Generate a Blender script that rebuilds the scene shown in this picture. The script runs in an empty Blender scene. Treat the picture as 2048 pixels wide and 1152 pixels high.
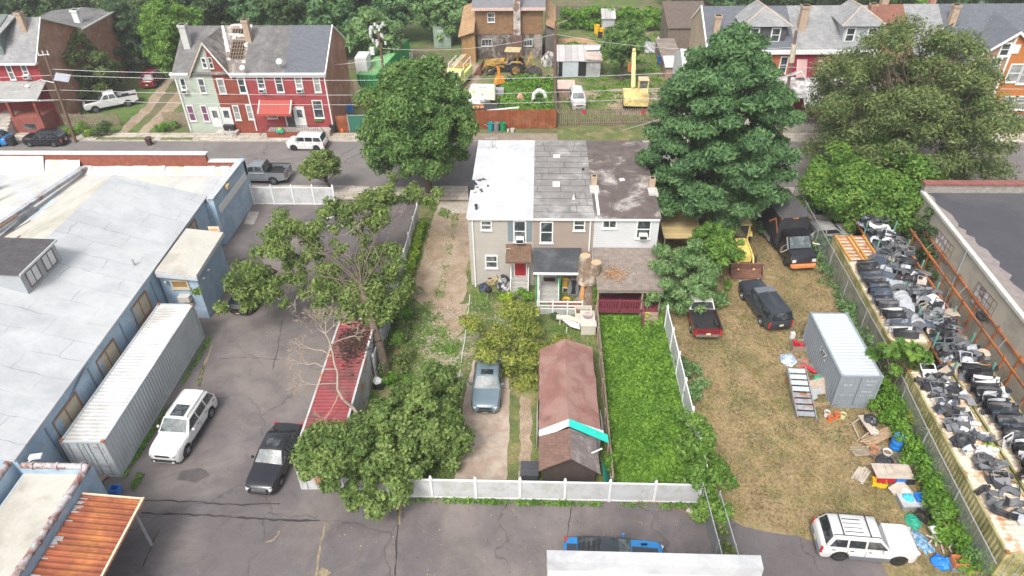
import bpy, math, random
import numpy as np
from mathutils import Vector, Matrix
random.seed(7); rng=np.random.default_rng(7)
S=bpy.context.scene; COL=S.collection
# ---------------- camera, world, sun, exposure
PITCH,ROLL,YAW,CH,CF=math.radians(36.3),math.radians(1.0),math.radians(2.6),31.5,1400.0
RM=Matrix.Rotation(YAW,3,'Z')@Matrix.Rotation(math.pi/2-PITCH,3,'X')@Matrix.Rotation(-ROLL,3,'Z')
cd=bpy.data.cameras.new('camera'); cam=bpy.data.objects.new('camera',cd); COL.objects.link(cam); S.camera=cam
cam.matrix_world=Matrix.Translation((0,0,CH))@RM.to_4x4(); cd.sensor_width=36; cd.lens=CF/2048*36; cd.clip_end=2000; cd.clip_start=.5
W=bpy.data.worlds.new('World'); S.world=W; W.use_nodes=True; nt=W.node_tree; nt.nodes.clear()
SEL,SAZ=math.radians(52),math.radians(200)
sk=nt.nodes.new('ShaderNodeTexSky'); sk.sky_type='NISHITA'; sk.sun_disc=False; sk.sun_elevation=SEL; sk.sun_rotation=SAZ; sk.air_density=1.2; sk.dust_density=5; sk.ozone_density=.6
hs=nt.nodes.new('ShaderNodeHueSaturation'); hs.inputs['Saturation'].default_value=.35
bg=nt.nodes.new('ShaderNodeBackground'); bg.inputs[1].default_value=.15
wo=nt.nodes.new('ShaderNodeOutputWorld'); nt.links.new(sk.outputs[0],hs.inputs['Color']); nt.links.new(hs.outputs[0],bg.inputs[0]); nt.links.new(bg.outputs[0],wo.inputs[0])
sd=bpy.data.lights.new('sun','SUN'); sd.energy=1.7; sd.angle=math.radians(16); sd.color=(1,.96,.9)
so=bpy.data.objects.new('sun',sd); COL.objects.link(so)
sdir=Vector((math.sin(SAZ)*math.cos(SEL),math.cos(SAZ)*math.cos(SEL),math.sin(SEL)))
so.rotation_euler=sdir.to_track_quat('Z','Y').to_euler(); so.location=(0,0,60)
S.view_settings.view_transform='Standard'; S.view_settings.look='None'; S.view_settings.gamma=1; S.view_settings.exposure=.74
# ---------------- photo pixel -> world point at a real height / on a real vertical plane
def G(px,py,z=0.):
    d=RM@Vector(((px-1024)/CF,-(py-576)/CF,-1)); t=(z-CH)/d.z; return (d.x*t,d.y*t)
def HG(px,py,Y):
    d=RM@Vector(((px-1024)/CF,-(py-576)/CF,-1)); t=Y/d.y; return (d.x*t,CH+d.z*t)
# ---------------- materials
def N(t,ty,**k):
    n=t.nodes.new(ty)
    for a,b in k.items(): setattr(n,a,b)
    return n
MC={}
def mat(name,rgb,rough=.8,metal=0.,var=.18,sc=2.5,kind=None,c2=None,amt=.5,bump=.0,spec=.35,sc2=None,p=None,trans=0,alpha=1):
    if name in MC: return MC[name]
    m=bpy.data.materials.new(name); MC[name]=m; m.use_nodes=True; t=m.node_tree; b=t.nodes['Principled BSDF']; L=t.links.new
    b.inputs['Roughness'].default_value=rough; b.inputs['Metallic'].default_value=metal; b.inputs['Specular IOR Level'].default_value=spec
    geo=N(t,'ShaderNodeNewGeometry'); tc=N(t,'ShaderNodeTexCoord')
    n1=N(t,'ShaderNodeTexNoise'); n1.inputs['Scale'].default_value=sc; n1.inputs['Detail'].default_value=6; n1.inputs['Roughness'].default_value=.65; L(geo.outputs['Position'],n1.inputs['Vector'])
    r1=N(t,'ShaderNodeMapRange'); r1.inputs['From Min'].default_value=.3; r1.inputs['From Max'].default_value=.7; r1.inputs['To Min'].default_value=1-var; r1.inputs['To Max'].default_value=1+var; L(n1.outputs[0],r1.inputs[0])
    base=N(t,'ShaderNodeMix',data_type='RGBA',blend_type='MULTIPLY'); base.inputs[0].default_value=1; base.inputs[6].default_value=(*rgb,1)
    cur=None
    if c2 is not None:
        n2=N(t,'ShaderNodeTexNoise'); n2.inputs['Scale'].default_value=sc2 or sc*.35; n2.inputs['Detail'].default_value=8; n2.inputs['Roughness'].default_value=.7; n2.inputs['Distortion'].default_value=.4; L(geo.outputs['Position'],n2.inputs['Vector'])
        r2=N(t,'ShaderNodeMapRange'); e=.62-.24*amt; r2.inputs['From Min'].default_value=e-.06; r2.inputs['From Max'].default_value=e+.06; L(n2.outputs[0],r2.inputs[0])
        mx=N(t,'ShaderNodeMix',data_type='RGBA'); mx.inputs[6].default_value=(*rgb,1); mx.inputs[7].default_value=(*c2,1); L(r2.outputs[0],mx.inputs[0]); L(mx.outputs[2],base.inputs[6])
    L(r1.outputs[0],base.inputs[7]); cur=base.outputs[2]
    hb=None
    def mult(sock,fac,lo):
        nonlocal cur
        mr=N(t,'ShaderNodeMapRange'); mr.inputs['To Min'].default_value=lo; mr.inputs['To Max'].default_value=1; L(sock,mr.inputs[0])
        q=N(t,'ShaderNodeMix',data_type='RGBA',blend_type='MULTIPLY'); q.inputs[0].default_value=fac; L(cur,q.inputs[6]); L(mr.outputs[0],q.inputs[7]); cur=q.outputs[2]
    if kind in('siding','hboards'):
        sp=N(t,'ShaderNodeSeparateXYZ'); L(geo.outputs['Position'],sp.inputs[0])
        d=N(t,'ShaderNodeMath',operation='DIVIDE'); d.inputs[1].default_value=p or .2; L(sp.outputs[2],d.inputs[0])
        f=N(t,'ShaderNodeMath',operation='FRACT'); L(d.outputs[0],f.inputs[0]); hb=f.outputs[0]
        g=N(t,'ShaderNodeMapRange'); g.inputs['From Min'].default_value=0; g.inputs['From Max'].default_value=.16; L(f.outputs[0],g.inputs[0]); mult(g.outputs[0],1,.72)
    if kind in('brick','shingle','pavers','block'):
        sp=N(t,'ShaderNodeSeparateXYZ'); L(geo.outputs['Position'],sp.inputs[0])
        cb=N(t,'ShaderNodeCombineXYZ')
        if kind in('brick','block'):
            ad=N(t,'ShaderNodeMath',operation='ADD'); L(sp.outputs[0],ad.inputs[0]); L(sp.outputs[1],ad.inputs[1]); L(ad.outputs[0],cb.inputs[0]); L(sp.outputs[2],cb.inputs[1])
        elif kind=='shingle':
            ad=N(t,'ShaderNodeMath',operation='ADD'); L(sp.outputs[1],ad.inputs[0]); L(sp.outputs[2],ad.inputs[1]); L(ad.outputs[0],cb.inputs[1]); L(sp.outputs[0],cb.inputs[0])
        else: L(sp.outputs[0],cb.inputs[0]); L(sp.outputs[1],cb.inputs[1])
        bt=N(t,'ShaderNodeTexBrick'); bt.inputs['Scale'].default_value=1; q=p or {'brick':.22,'block':.4,'shingle':.3,'pavers':.5}[kind]
        bt.inputs['Brick Width'].default_value=q*(1.4 if kind=='shingle' else 1); bt.inputs['Row Height'].default_value=q*({'brick':.36,'block':.5,'shingle':.7,'pavers':.5}[kind]); bt.inputs['Mortar Size'].default_value=q*.05; bt.inputs['Mortar Smooth'].default_value=.4
        bt.inputs['Color1'].default_value=(1,1,1,1); bt.inputs['Color2'].default_value=(.72,.72,.72,1); bt.inputs['Mortar'].default_value=(.55,.55,.55,1) if kind!='brick' else (.9,.86,.8,1)
        L(cb.outputs[0],bt.inputs['Vector']); 
        q2=N(t,'ShaderNodeMix',data_type='RGBA',blend_type='MULTIPLY'); q2.inputs[0].default_value=.75; L(cur,q2.inputs[6]); L(bt.outputs[0],q2.inputs[7]); cur=q2.outputs[2]; hb=bt.outputs[1]
    if kind in('vboards','ribs','ribsy','plank'):
        sp=N(t,'ShaderNodeSeparateXYZ'); L(geo.outputs['Position'],sp.inputs[0])
        d=N(t,'ShaderNodeMath',operation='DIVIDE'); d.inputs[1].default_value=p or .14
        if kind in('ribsy',): L(sp.outputs[1],d.inputs[0])
        else:
            ad=N(t,'ShaderNodeMath',operation='ADD'); L(sp.outputs[0],ad.inputs[0])
            if kind=='ribs': ad.inputs[1].default_value=0
            else: L(sp.outputs[1],ad.inputs[1])
            L(ad.outputs[0],d.inputs[0])
        f=N(t,'ShaderNodeMath',operation='FRACT'); L(d.outputs[0],f.inputs[0]); hb=f.outputs[0]
        g=N(t,'ShaderNodeMapRange'); g.inputs['From Min'].default_value=0; g.inputs['From Max'].default_value=.14; L(f.outputs[0],g.inputs[0]); mult(g.outputs[0],1,.55)
        fl=N(t,'ShaderNodeMath',operation='FLOOR'); L(d.outputs[0],fl.inputs[0]); wn=N(t,'ShaderNodeTexWhiteNoise',noise_dimensions='1D'); L(fl.outputs[0],wn.inputs['W']); mult(wn.outputs[0],1,.78)
    if kind=='cracks':
        vo=N(t,'ShaderNodeTexVoronoi',feature='DISTANCE_TO_EDGE'); vo.inputs['Scale'].default_value=p or .16
        nn=N(t,'ShaderNodeTexNoise'); nn.inputs['Scale'].default_value=.6; nn.inputs['Detail'].default_value=8; L(geo.outputs['Position'],nn.inputs['Vector'])
        va=N(t,'ShaderNodeVectorMath',operation='MULTIPLY_ADD'); va.inputs[1].default_value=(2.2,2.2,0); L(nn.outputs[1],va.inputs[0]); L(geo.outputs['Position'],va.inputs[2]); L(va.outputs[0],vo.inputs['Vector'])
        g=N(t,'ShaderNodeMapRange'); g.inputs['From Max'].default_value=.006; L(vo.outputs[0],g.inputs[0])
        nk=N(t,'ShaderNodeTexNoise'); nk.inputs['Scale'].default_value=.25; nk.inputs['Detail'].default_value=2; L(geo.outputs['Position'],nk.inputs['Vector']); gk=N(t,'ShaderNodeMapRange'); gk.inputs['From Min'].default_value=.42; gk.inputs['From Max'].default_value=.6; L(nk.outputs[0],gk.inputs[0]); mxk=N(t,'ShaderNodeMath',operation='MAXIMUM'); L(g.outputs[0],mxk.inputs[0]); L(gk.outputs[0],mxk.inputs[1]); mult(mxk.outputs[0],1,.6)
        st=N(t,'ShaderNodeTexNoise'); st.inputs['Scale'].default_value=.7; st.inputs['Detail'].default_value=10; st.inputs['Roughness'].default_value=.7; st.inputs['Distortion'].default_value=1.2; L(geo.outputs['Position'],st.inputs['Vector']); gs=N(t,'ShaderNodeMapRange'); gs.inputs['From Min'].default_value=.28; gs.inputs['From Max'].default_value=.5; L(st.outputs[0],gs.inputs[0]); mult(gs.outputs[0],1,.8)
        sp=N(t,'ShaderNodeTexNoise'); sp.inputs['Scale'].default_value=14; sp.inputs['Detail'].default_value=4; L(geo.outputs['Position'],sp.inputs['Vector']); mult(sp.outputs[0],1,.7)
    if kind=='membrane':
        nn=N(t,'ShaderNodeTexNoise'); nn.inputs['Scale'].default_value=.9; nn.inputs['Detail'].default_value=4; L(geo.outputs['Position'],nn.inputs['Vector'])
        va=N(t,'ShaderNodeVectorMath',operation='MULTIPLY_ADD'); va.inputs[1].default_value=(.5,.5,0); L(nn.outputs[1],va.inputs[0]); L(geo.outputs['Position'],va.inputs[2])
        bt=N(t,'ShaderNodeTexBrick'); bt.inputs['Scale'].default_value=1; bt.inputs['Brick Width'].default_value=3.4; bt.inputs['Row Height'].default_value=1.55; bt.inputs['Mortar Size'].default_value=.045; bt.inputs['Mortar Smooth'].default_value=1; bt.inputs['Color1'].default_value=(1,1,1,1); bt.inputs['Color2'].default_value=(.94,.94,.95,1); bt.inputs['Mortar'].default_value=(.58,.59,.61,1); L(va.outputs[0],bt.inputs['Vector'])
        ns=N(t,'ShaderNodeTexNoise'); ns.inputs['Scale'].default_value=.45; ns.inputs['Detail'].default_value=3; L(geo.outputs['Position'],ns.inputs['Vector']); g=N(t,'ShaderNodeMapRange'); g.inputs['From Min'].default_value=.4; g.inputs['From Max'].default_value=.6; L(ns.outputs[0],g.inputs[0])
        q2=N(t,'ShaderNodeMix',data_type='RGBA',blend_type='MULTIPLY'); L(g.outputs[0],q2.inputs[0]); L(cur,q2.inputs[6]); L(bt.outputs[0],q2.inputs[7]); cur=q2.outputs[2]
        sp=N(t,'ShaderNodeTexNoise'); sp.inputs['Scale'].default_value=3.5; sp.inputs['Detail'].default_value=9; sp.inputs['Roughness'].default_value=.75; L(geo.outputs['Position'],sp.inputs['Vector']); mult(sp.outputs[0],1,.86)
    if kind=='speck':
        sp=N(t,'ShaderNodeTexNoise'); sp.inputs['Scale'].default_value=p or 9; sp.inputs['Detail'].default_value=6; sp.inputs['Roughness'].default_value=.8; L(geo.outputs['Position'],sp.inputs['Vector'])
        g=N(t,'ShaderNodeMapRange'); g.inputs['From Min'].default_value=.35; g.inputs['From Max'].default_value=.65; L(sp.outputs[0],g.inputs[0]); mult(g.outputs[0],1,.45)
    if kind=='leaf':
        at=N(t,'ShaderNodeAttribute'); at.attribute_name='rnd'
        mr=N(t,'ShaderNodeMix',data_type='RGBA'); mr.inputs[6].default_value=(*rgb,1); mr.inputs[7].default_value=(*c2,1)
        n3=N(t,'ShaderNodeTexNoise'); n3.inputs['Scale'].default_value=.7; L(geo.outputs['Position'],n3.inputs['Vector'])
        a2=N(t,'ShaderNodeMath',operation='MULTIPLY_ADD'); a2.inputs[1].default_value=1.6; a2.inputs[2].default_value=-.8; L(n3.outputs[0],a2.inputs[0])
        a3=N(t,'ShaderNodeMath',operation='ADD',use_clamp=True); L(a2.outputs[0],a3.inputs[0]); L(at.outputs['Fac'],a3.inputs[1]); L(a3.outputs[0],mr.inputs[0]); cur=mr.outputs[2]
        tr=N(t,'ShaderNodeBsdfTranslucent'); L(cur,tr.inputs[0]); ms=N(t,'ShaderNodeMixShader'); ms.inputs[0].default_value=.42
        out=t.nodes['Material Output']; L(b.outputs[0],ms.inputs[1]); L(tr.outputs[0],ms.inputs[2]); L(ms.outputs[0],out.inputs[0])
    if bump or hb is not None:
        bp=N(t,'ShaderNodeBump'); bp.inputs['Strength'].default_value=.5; bp.inputs['Distance'].default_value=.02 if hb is not None else bump
        if hb is not None: L(hb,bp.inputs['Height'])
        else: L(n1.outputs[0],bp.inputs['Height'])
        L(bp.outputs[0],b.inputs['Normal'])
    if alpha<1: b.inputs['Alpha'].default_value=alpha
    L(cur,b.inputs['Base Color']); return m
def paint(name,rgb,rough=.25): 
    if name in MC: return MC[name]
    m=mat(name,rgb,rough,0,.06,1.5,spec=.5); b=m.node_tree.nodes['Principled BSDF']; b.inputs['Coat Weight'].default_value=.6; b.inputs['Coat Roughness'].default_value=.12; return m
GLASS=mat('window_glass',(.035,.045,.05),.08,0,.3,.8,spec=.8,c2=(.16,.17,.17),amt=.3,sc2=1.1)
CURT=mat('curtained_glass',(.25,.26,.25),.25,0,.4,1.2,spec=.8)
CARG=mat('car_glass',(.02,.026,.03),.06,0,.2,.8,spec=.9,c2=(.085,.09,.095),amt=.35,sc2=1.6)
CARG2=mat('car_glass_pale',(.05,.068,.07),.08,0,.3,1.5,spec=.9,c2=(.12,.14,.14),amt=.4,sc2=2.2)
WHITE=mat('white_trim',(.62,.63,.62),.55,0,.07,3)
RUB=mat('rubber',(.022,.022,.024),.85,0,.2,6)
BLK=mat('black_plastic',(.03,.03,.032),.5,0,.2,4)
DRK=mat('dark_gap',(.012,.012,.012),.9)
CHR=mat('chrome',(.6,.6,.6),.25,.9,.1,4)
RIM=mat('alloy',(.32,.33,.35),.35,.7,.15,6)
RED_L=mat('tail_lamp',(.45,.02,.02),.25,0,.15,8,spec=.7)
HEAD_L=mat('head_lamp',(.55,.57,.58),.15,0,.2,10,spec=.8)
AMB=mat('amber_lamp',(.75,.25,.04),.3)
PLATE=mat('number_plate',(.6,.56,.35),.5,0,.25,20)
RUST=mat('rust',(.28,.10,.035),.9,0,.35,4)
WOODG=mat('weathered_wood',(.27,.22,.16),.9,0,.3,4)
BARK=mat('bark',(.12,.09,.065),.95,0,.35,5,bump=.05)
METAL=mat('galvanised',(.38,.4,.41),.5,.3,.15,4)
CONC=mat('concrete',(.42,.39,.35),.9,0,.2,2,c2=(.33,.30,.26),amt=.4)
# ---------------- mesh builder
def V(*a): return Vector(a)
class MB:
    def __init__(s): s.v=[]; s.f=[]; s.m=[]
    def add(s,vs,fs,mi=0):
        o=len(s.v); s.v+= [tuple(a) for a in vs]; s.f+=[tuple(i+o for i in f) for f in fs]; s.m+=[mi]*len(fs); return s
    def box(s,x0,x1,y0,y1,z0,z1,mi=0):
        return s.add([(x0,y0,z0),(x1,y0,z0),(x1,y1,z0),(x0,y1,z0),(x0,y0,z1),(x1,y0,z1),(x1,y1,z1),(x0,y1,z1)],[(3,2,1,0),(4,5,6,7),(0,1,5,4),(1,2,6,5),(2,3,7,6),(3,0,4,7)],mi)
    def ub(s,P,u,n,a0,a1,b0,b1,c0,c1,mi=0,w=(0,0,1)):   # box in wall coordinates: along u, up w, out along n
        P,u,n,w=Vector(P),Vector(u),Vector(n),Vector(w)
        c=[P+u*a+w*b+n*d for d in(c0,c1) for b in(b0,b1) for a in(a0,a1)]
        return s.add(c,[(0,2,3,1),(4,5,7,6),(0,1,5,4),(2,6,7,3),(0,4,6,2),(1,3,7,5)],mi)
    def ob(s,c,sz,rz=0,mi=0,rx=0,ry=0):
        R=Matrix.Rotation(rz,3,'Z')@Matrix.Rotation(ry,3,'Y')@Matrix.Rotation(rx,3,'X'); c=Vector(c); h=Vector(sz)/2
        vs=[c+R@Vector((a*h.x,b*h.y,d*h.z)) for d in(-1,1) for a,b in((-1,-1),(1,-1),(1,1),(-1,1))]
        return s.add(vs,[(3,2,1,0),(4,5,6,7),(0,1,5,4),(1,2,6,5),(2,3,7,6),(3,0,4,7)],mi)
    def poly(s,pts,mi=0): return s.add(pts,[tuple(range(len(pts)))],mi)
    def slab(s,pts,th,mi=0,d=(0,0,-1)):
        d=Vector(d)*th; n=len(pts); a=[Vector(p) for p in pts]; b=[p+d for p in a]
        return s.add(a+b,[tuple(range(n)),tuple(range(2*n-1,n-1,-1))]+[(i,i+n,(i+1)%n+n,(i+1)%n) for i in range(n)],mi)
    def rod(s,p0,p1,r,n=6,r2=None,mi=0,cap=True):
        p0,p1=Vector(p0),Vector(p1); d=(p1-p0)
        if d.length<1e-6: return s
        q=d.to_track_quat('Z','Y'); r2=r if r2 is None else r2
        vs=[p0+q@Vector((r*math.cos(6.28318*i/n),r*math.sin(6.28318*i/n),0)) for i in range(n)]+[p1+q@Vector((r2*math.cos(6.28318*i/n),r2*math.sin(6.28318*i/n),0)) for i in range(n)]
        fs=[(i,(i+1)%n,(i+1)%n+n,i+n) for i in range(n)]
        if cap: fs+=[tuple(range(n-1,-1,-1)),tuple(range(n,2*n))]
        return s.add(vs,fs,mi)
    def path(s,pts,r,n=5,mi=0):
        for a,b in zip(pts[:-1],pts[1:]): s.rod(a,b,r,n,mi=mi)
        return s
    def lathe(s,c,prof,n=12,mi=0,ax='z',cap=True):
        vs=[]; c=Vector(c)
        for r,z in prof:
            for i in range(n):
                a=6.28318*i/n; p=(r*math.cos(a),r*math.sin(a),z)
                if ax=='y': p=(p[0],p[2],p[1])
                if ax=='x': p=(p[2],p[0],p[1])
                vs.append(c+Vector(p))
        fs=[(j*n+i,j*n+(i+1)%n,(j+1)*n+(i+1)%n,(j+1)*n+i) for j in range(len(prof)-1) for i in range(n)]
        if cap: fs+=[tuple(range(n-1,-1,-1)),tuple(range((len(prof)-1)*n,len(prof)*n))]
        return s.add(vs,fs,mi)
    def loft(s,rings,mi=0,cap=True):
        n=len(rings[0]); vs=[p for r in rings for p in r]
        fs=[(j*n+i,(j+1)*n+i,(j+1)*n+(i+1)%n,j*n+(i+1)%n) for j in range(len(rings)-1) for i in range(n)]
        if cap: fs+=[tuple(range(n)),tuple(range(len(rings)*n-1,(len(rings)-1)*n-1,-1))]
        return s.add(vs,fs,mi)
    def prism(s,poly,ax,a,b,mi=0):   # 2-D outline pushed along an axis
        def P(p,t): return {'x':(t,p[0],p[1]),'y':(p[0],t,p[1]),'z':(p[0],p[1],t)}[ax]
        n=len(poly); vs=[P(p,a) for p in poly]+[P(p,b) for p in poly]
        return s.add(vs,[tuple(range(n)),tuple(range(2*n-1,n-1,-1))]+[(i,i+n,(i+1)%n+n,(i+1)%n) for i in range(n)],mi)
    def build(s,name,mats,parent=None,world=False,smooth=False,loc=None):
        me=bpy.data.meshes.new(name); vs=s.v
        if world and parent is not None:
            l=parent.location; pp=parent.parent
            if pp is not None: l=l+pp.location
            vs=[(a[0]-l[0],a[1]-l[1],a[2]-l[2]) for a in vs]
        me.from_pydata(vs,[],s.f)
        mats=mats if isinstance(mats,(list,tuple)) else [mats]
        for m in mats: me.materials.append(m)
        if len(mats)>1: me.polygons.foreach_set('material_index',s.m)
        import bmesh
        bm=bmesh.new(); bm.from_mesh(me); bmesh.ops.recalc_face_normals(bm,faces=bm.faces); bm.to_mesh(me); bm.free()
        if smooth: 
            me.polygons.foreach_set('use_smooth',[True]*len(me.polygons)); me.set_sharp_from_angle(angle=math.radians(38))
        o=bpy.data.objects.new(name,me); COL.objects.link(o)
        if parent is not None: o.parent=parent
        if loc: o.location=loc
        return o
def tag(o,label=None,cat=None,group=None,kind=None):
    for k,v in(('label',label),('category',cat),('group',group),('kind',kind)):
        if v: o[k]=v
    return o
def thing(name,label,cat,loc=(0,0,0),rz=0,group=None):
    o=bpy.data.objects.new(name,None); COL.objects.link(o); o.empty_display_size=.3
    o.location=(loc[0],loc[1],loc[2] if len(loc)>2 else 0); o.rotation_euler=(0,0,rz); return tag(o,label,cat,group)
def dup(o,loc=None,rz=None,label=None,parent=None,scale=None,rot=None):
    c=o.copy(); COL.objects.link(c)
    if parent is not None: c.parent=parent
    if loc is not None: c.location=(loc[0],loc[1],loc[2] if len(loc)>2 else o.location.z)
    if rz is not None: c.rotation_euler=(0,0,rz)
    if rot is not None: c.rotation_euler=rot
    if scale is not None: c.scale=scale
    if label: c['label']=label
    for ch in KIDS.get(o.name,[]): dup(ch,parent=c)
    return c
KIDS={}
def regkids():
    KIDS.clear()
    for o in COL.objects:
        if o.parent: KIDS.setdefault(o.parent.name,[]).append(o)
def sheet(name,pts,z,m,jag=0,step=1.,kind='structure'):   # an irregular flat patch of ground
    out=[]
    for (a,b),(c,d) in zip(pts,pts[1:]+pts[:1]):
        k=max(1,int(math.hypot(c-a,d-b)/step)) if jag else 1
        for i in range(k):
            t=i/k; j=jag if (i or jag) else 0; out.append((a+(c-a)*t+random.uniform(-j,j),b+(d-b)*t+random.uniform(-j,j),z))
    mb=MB(); mb.poly(out); o=mb.build(name,m); 
    if o.data.polygons[0].normal.z<0: o.data.flip_normals()
    return tag(o,kind=kind)
# ---------------- windows, doors on any wall
def window(root,P,u,n,w,h,fm=None,gm=None,fr=.1,sash=1,mull=0,ac=False,name='window',label=None,sill=True):
    fm=fm or WHITE; gm=gm or GLASS; P,u,n=Vector(P),Vector(u),Vector(n)
    f=MB(); f.ub(P,u,n,-w/2-fr,-w/2,-h/2-fr,h/2+fr,0,.07).ub(P,u,n,w/2,w/2+fr,-h/2-fr,h/2+fr,0,.07).ub(P,u,n,-w/2,w/2,h/2,h/2+fr,0,.07)
    f.ub(P,u,n,-w/2,w/2,-h/2-fr,-h/2,0,.07)
    if sill: f.ub(P,u,n,-w/2-fr-.04,w/2+fr+.04,-h/2-fr-.06,-h/2-fr,0,.12)
    for k in range(sash): f.ub(P,u,n,-w/2,w/2,-h/2+h*(k+1)/(sash+1)-.03,-h/2+h*(k+1)/(sash+1)+.03,.012,.05)
    for k in range(mull): 
        a=-w/2+w*(k+1)/(mull+1); f.ub(P,u,n,a-.025,a+.025,-h/2,h/2,.012,.052)
    o=f.build(name,fm,root,world=True)
    if label: o['label']=label
    g=MB(); g.ub(P,u,n,-w/2,w/2,-h/2,h/2,.002,.012)
    go=g.build('pane',gm,o); go.data.transform(Matrix.Translation(-root.location))
    if ac:
        a=MB(); a.ub(P,u,n,-.3,.3,-h/2,-h/2+.38,.02,.42); a.ub(P,u,n,-.24,.24,-h/2+.05,-h/2+.3,.42,.43,1)
        ao=a.build('air_conditioner',[WHITE,BLK],o); ao.data.transform(Matrix.Translation(-root.location))
    return o
def door(root,P,u,n,w,h,dm,fm=None,glass=True):
    fm=fm or WHITE; P,u,n=Vector(P),Vector(u),Vector(n)
    d=MB(); d.ub(P,u,n,-w/2,w/2,0,h,.002,.05); o=d.build('door',dm,root,world=True)
    f=MB(); f.ub(P,u,n,-w/2-.1,-w/2,0,h+.1,.002,.08).ub(P,u,n,w/2,w/2+.1,0,h+.1,.002,.08).ub(P,u,n,-w/2,w/2,h,h+.1,.002,.08)
    T=Matrix.Translation(-root.location)
    x=f.build('door_frame',fm,o); x.data.transform(T)
    if glass: x=MB().ub(P,u,n,-w*.3,w*.3,h*.5,h*.88,.05,.06).build('pane',GLASS,o); x.data.transform(T)
    x=MB().ub(P,u,n,w*.36,w*.42,h*.45,h*.5,.05,.1).build('handle',CHR,o); x.data.transform(T)
    return o
def part(name,m,root,mb,smooth=False): return mb.build(name,m,root,world=True,smooth=smooth)
# ---------------- vehicles (local frame: front +x, left +y)
def lerp(pts,x):
    if x<=pts[0][0]: return pts[0][1]
    for (a,b),(c,d) in zip(pts[:-1],pts[1:]):
        if x<=c: return b+(d-b)*(x-a)/(c-a+1e-9)
    return pts[-1][1]
def wheel(root,x,y,r,wd,rim=RIM,n=20,spokes=5):
    t=MB(); s=1 if y>0 else -1
    t.lathe((x,y,r),[(r*.62,-wd/2),(r*.93,-wd/2),(r,-wd/2+.04),(r,wd/2-.04),(r*.93,wd/2),(r*.62,wd/2),(r*.6,wd/4)],n,ax='y')
    w=t.build('wheel',RUB,root,smooth=True)
    q=MB(); y1=y+s*(wd/2-.03); q.lathe((x,y1,r),[(r*.66,-.03),(r*.66,.0),(r*.58,.012),(r*.54,-.03)],n,ax='y')
    q.lathe((x,y1,r),[(r*.2,-.02),(r*.16,.03)],10,ax='y')
    for k in range(spokes):
        a=6.283*k/spokes+.3; q.ob((x+math.cos(a)*r*.36,y1-s*.005,r+math.sin(a)*r*.36),(r*.5,.03,r*.17),0,ry=-a)
    q.build('rim',rim,w); return w
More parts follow.
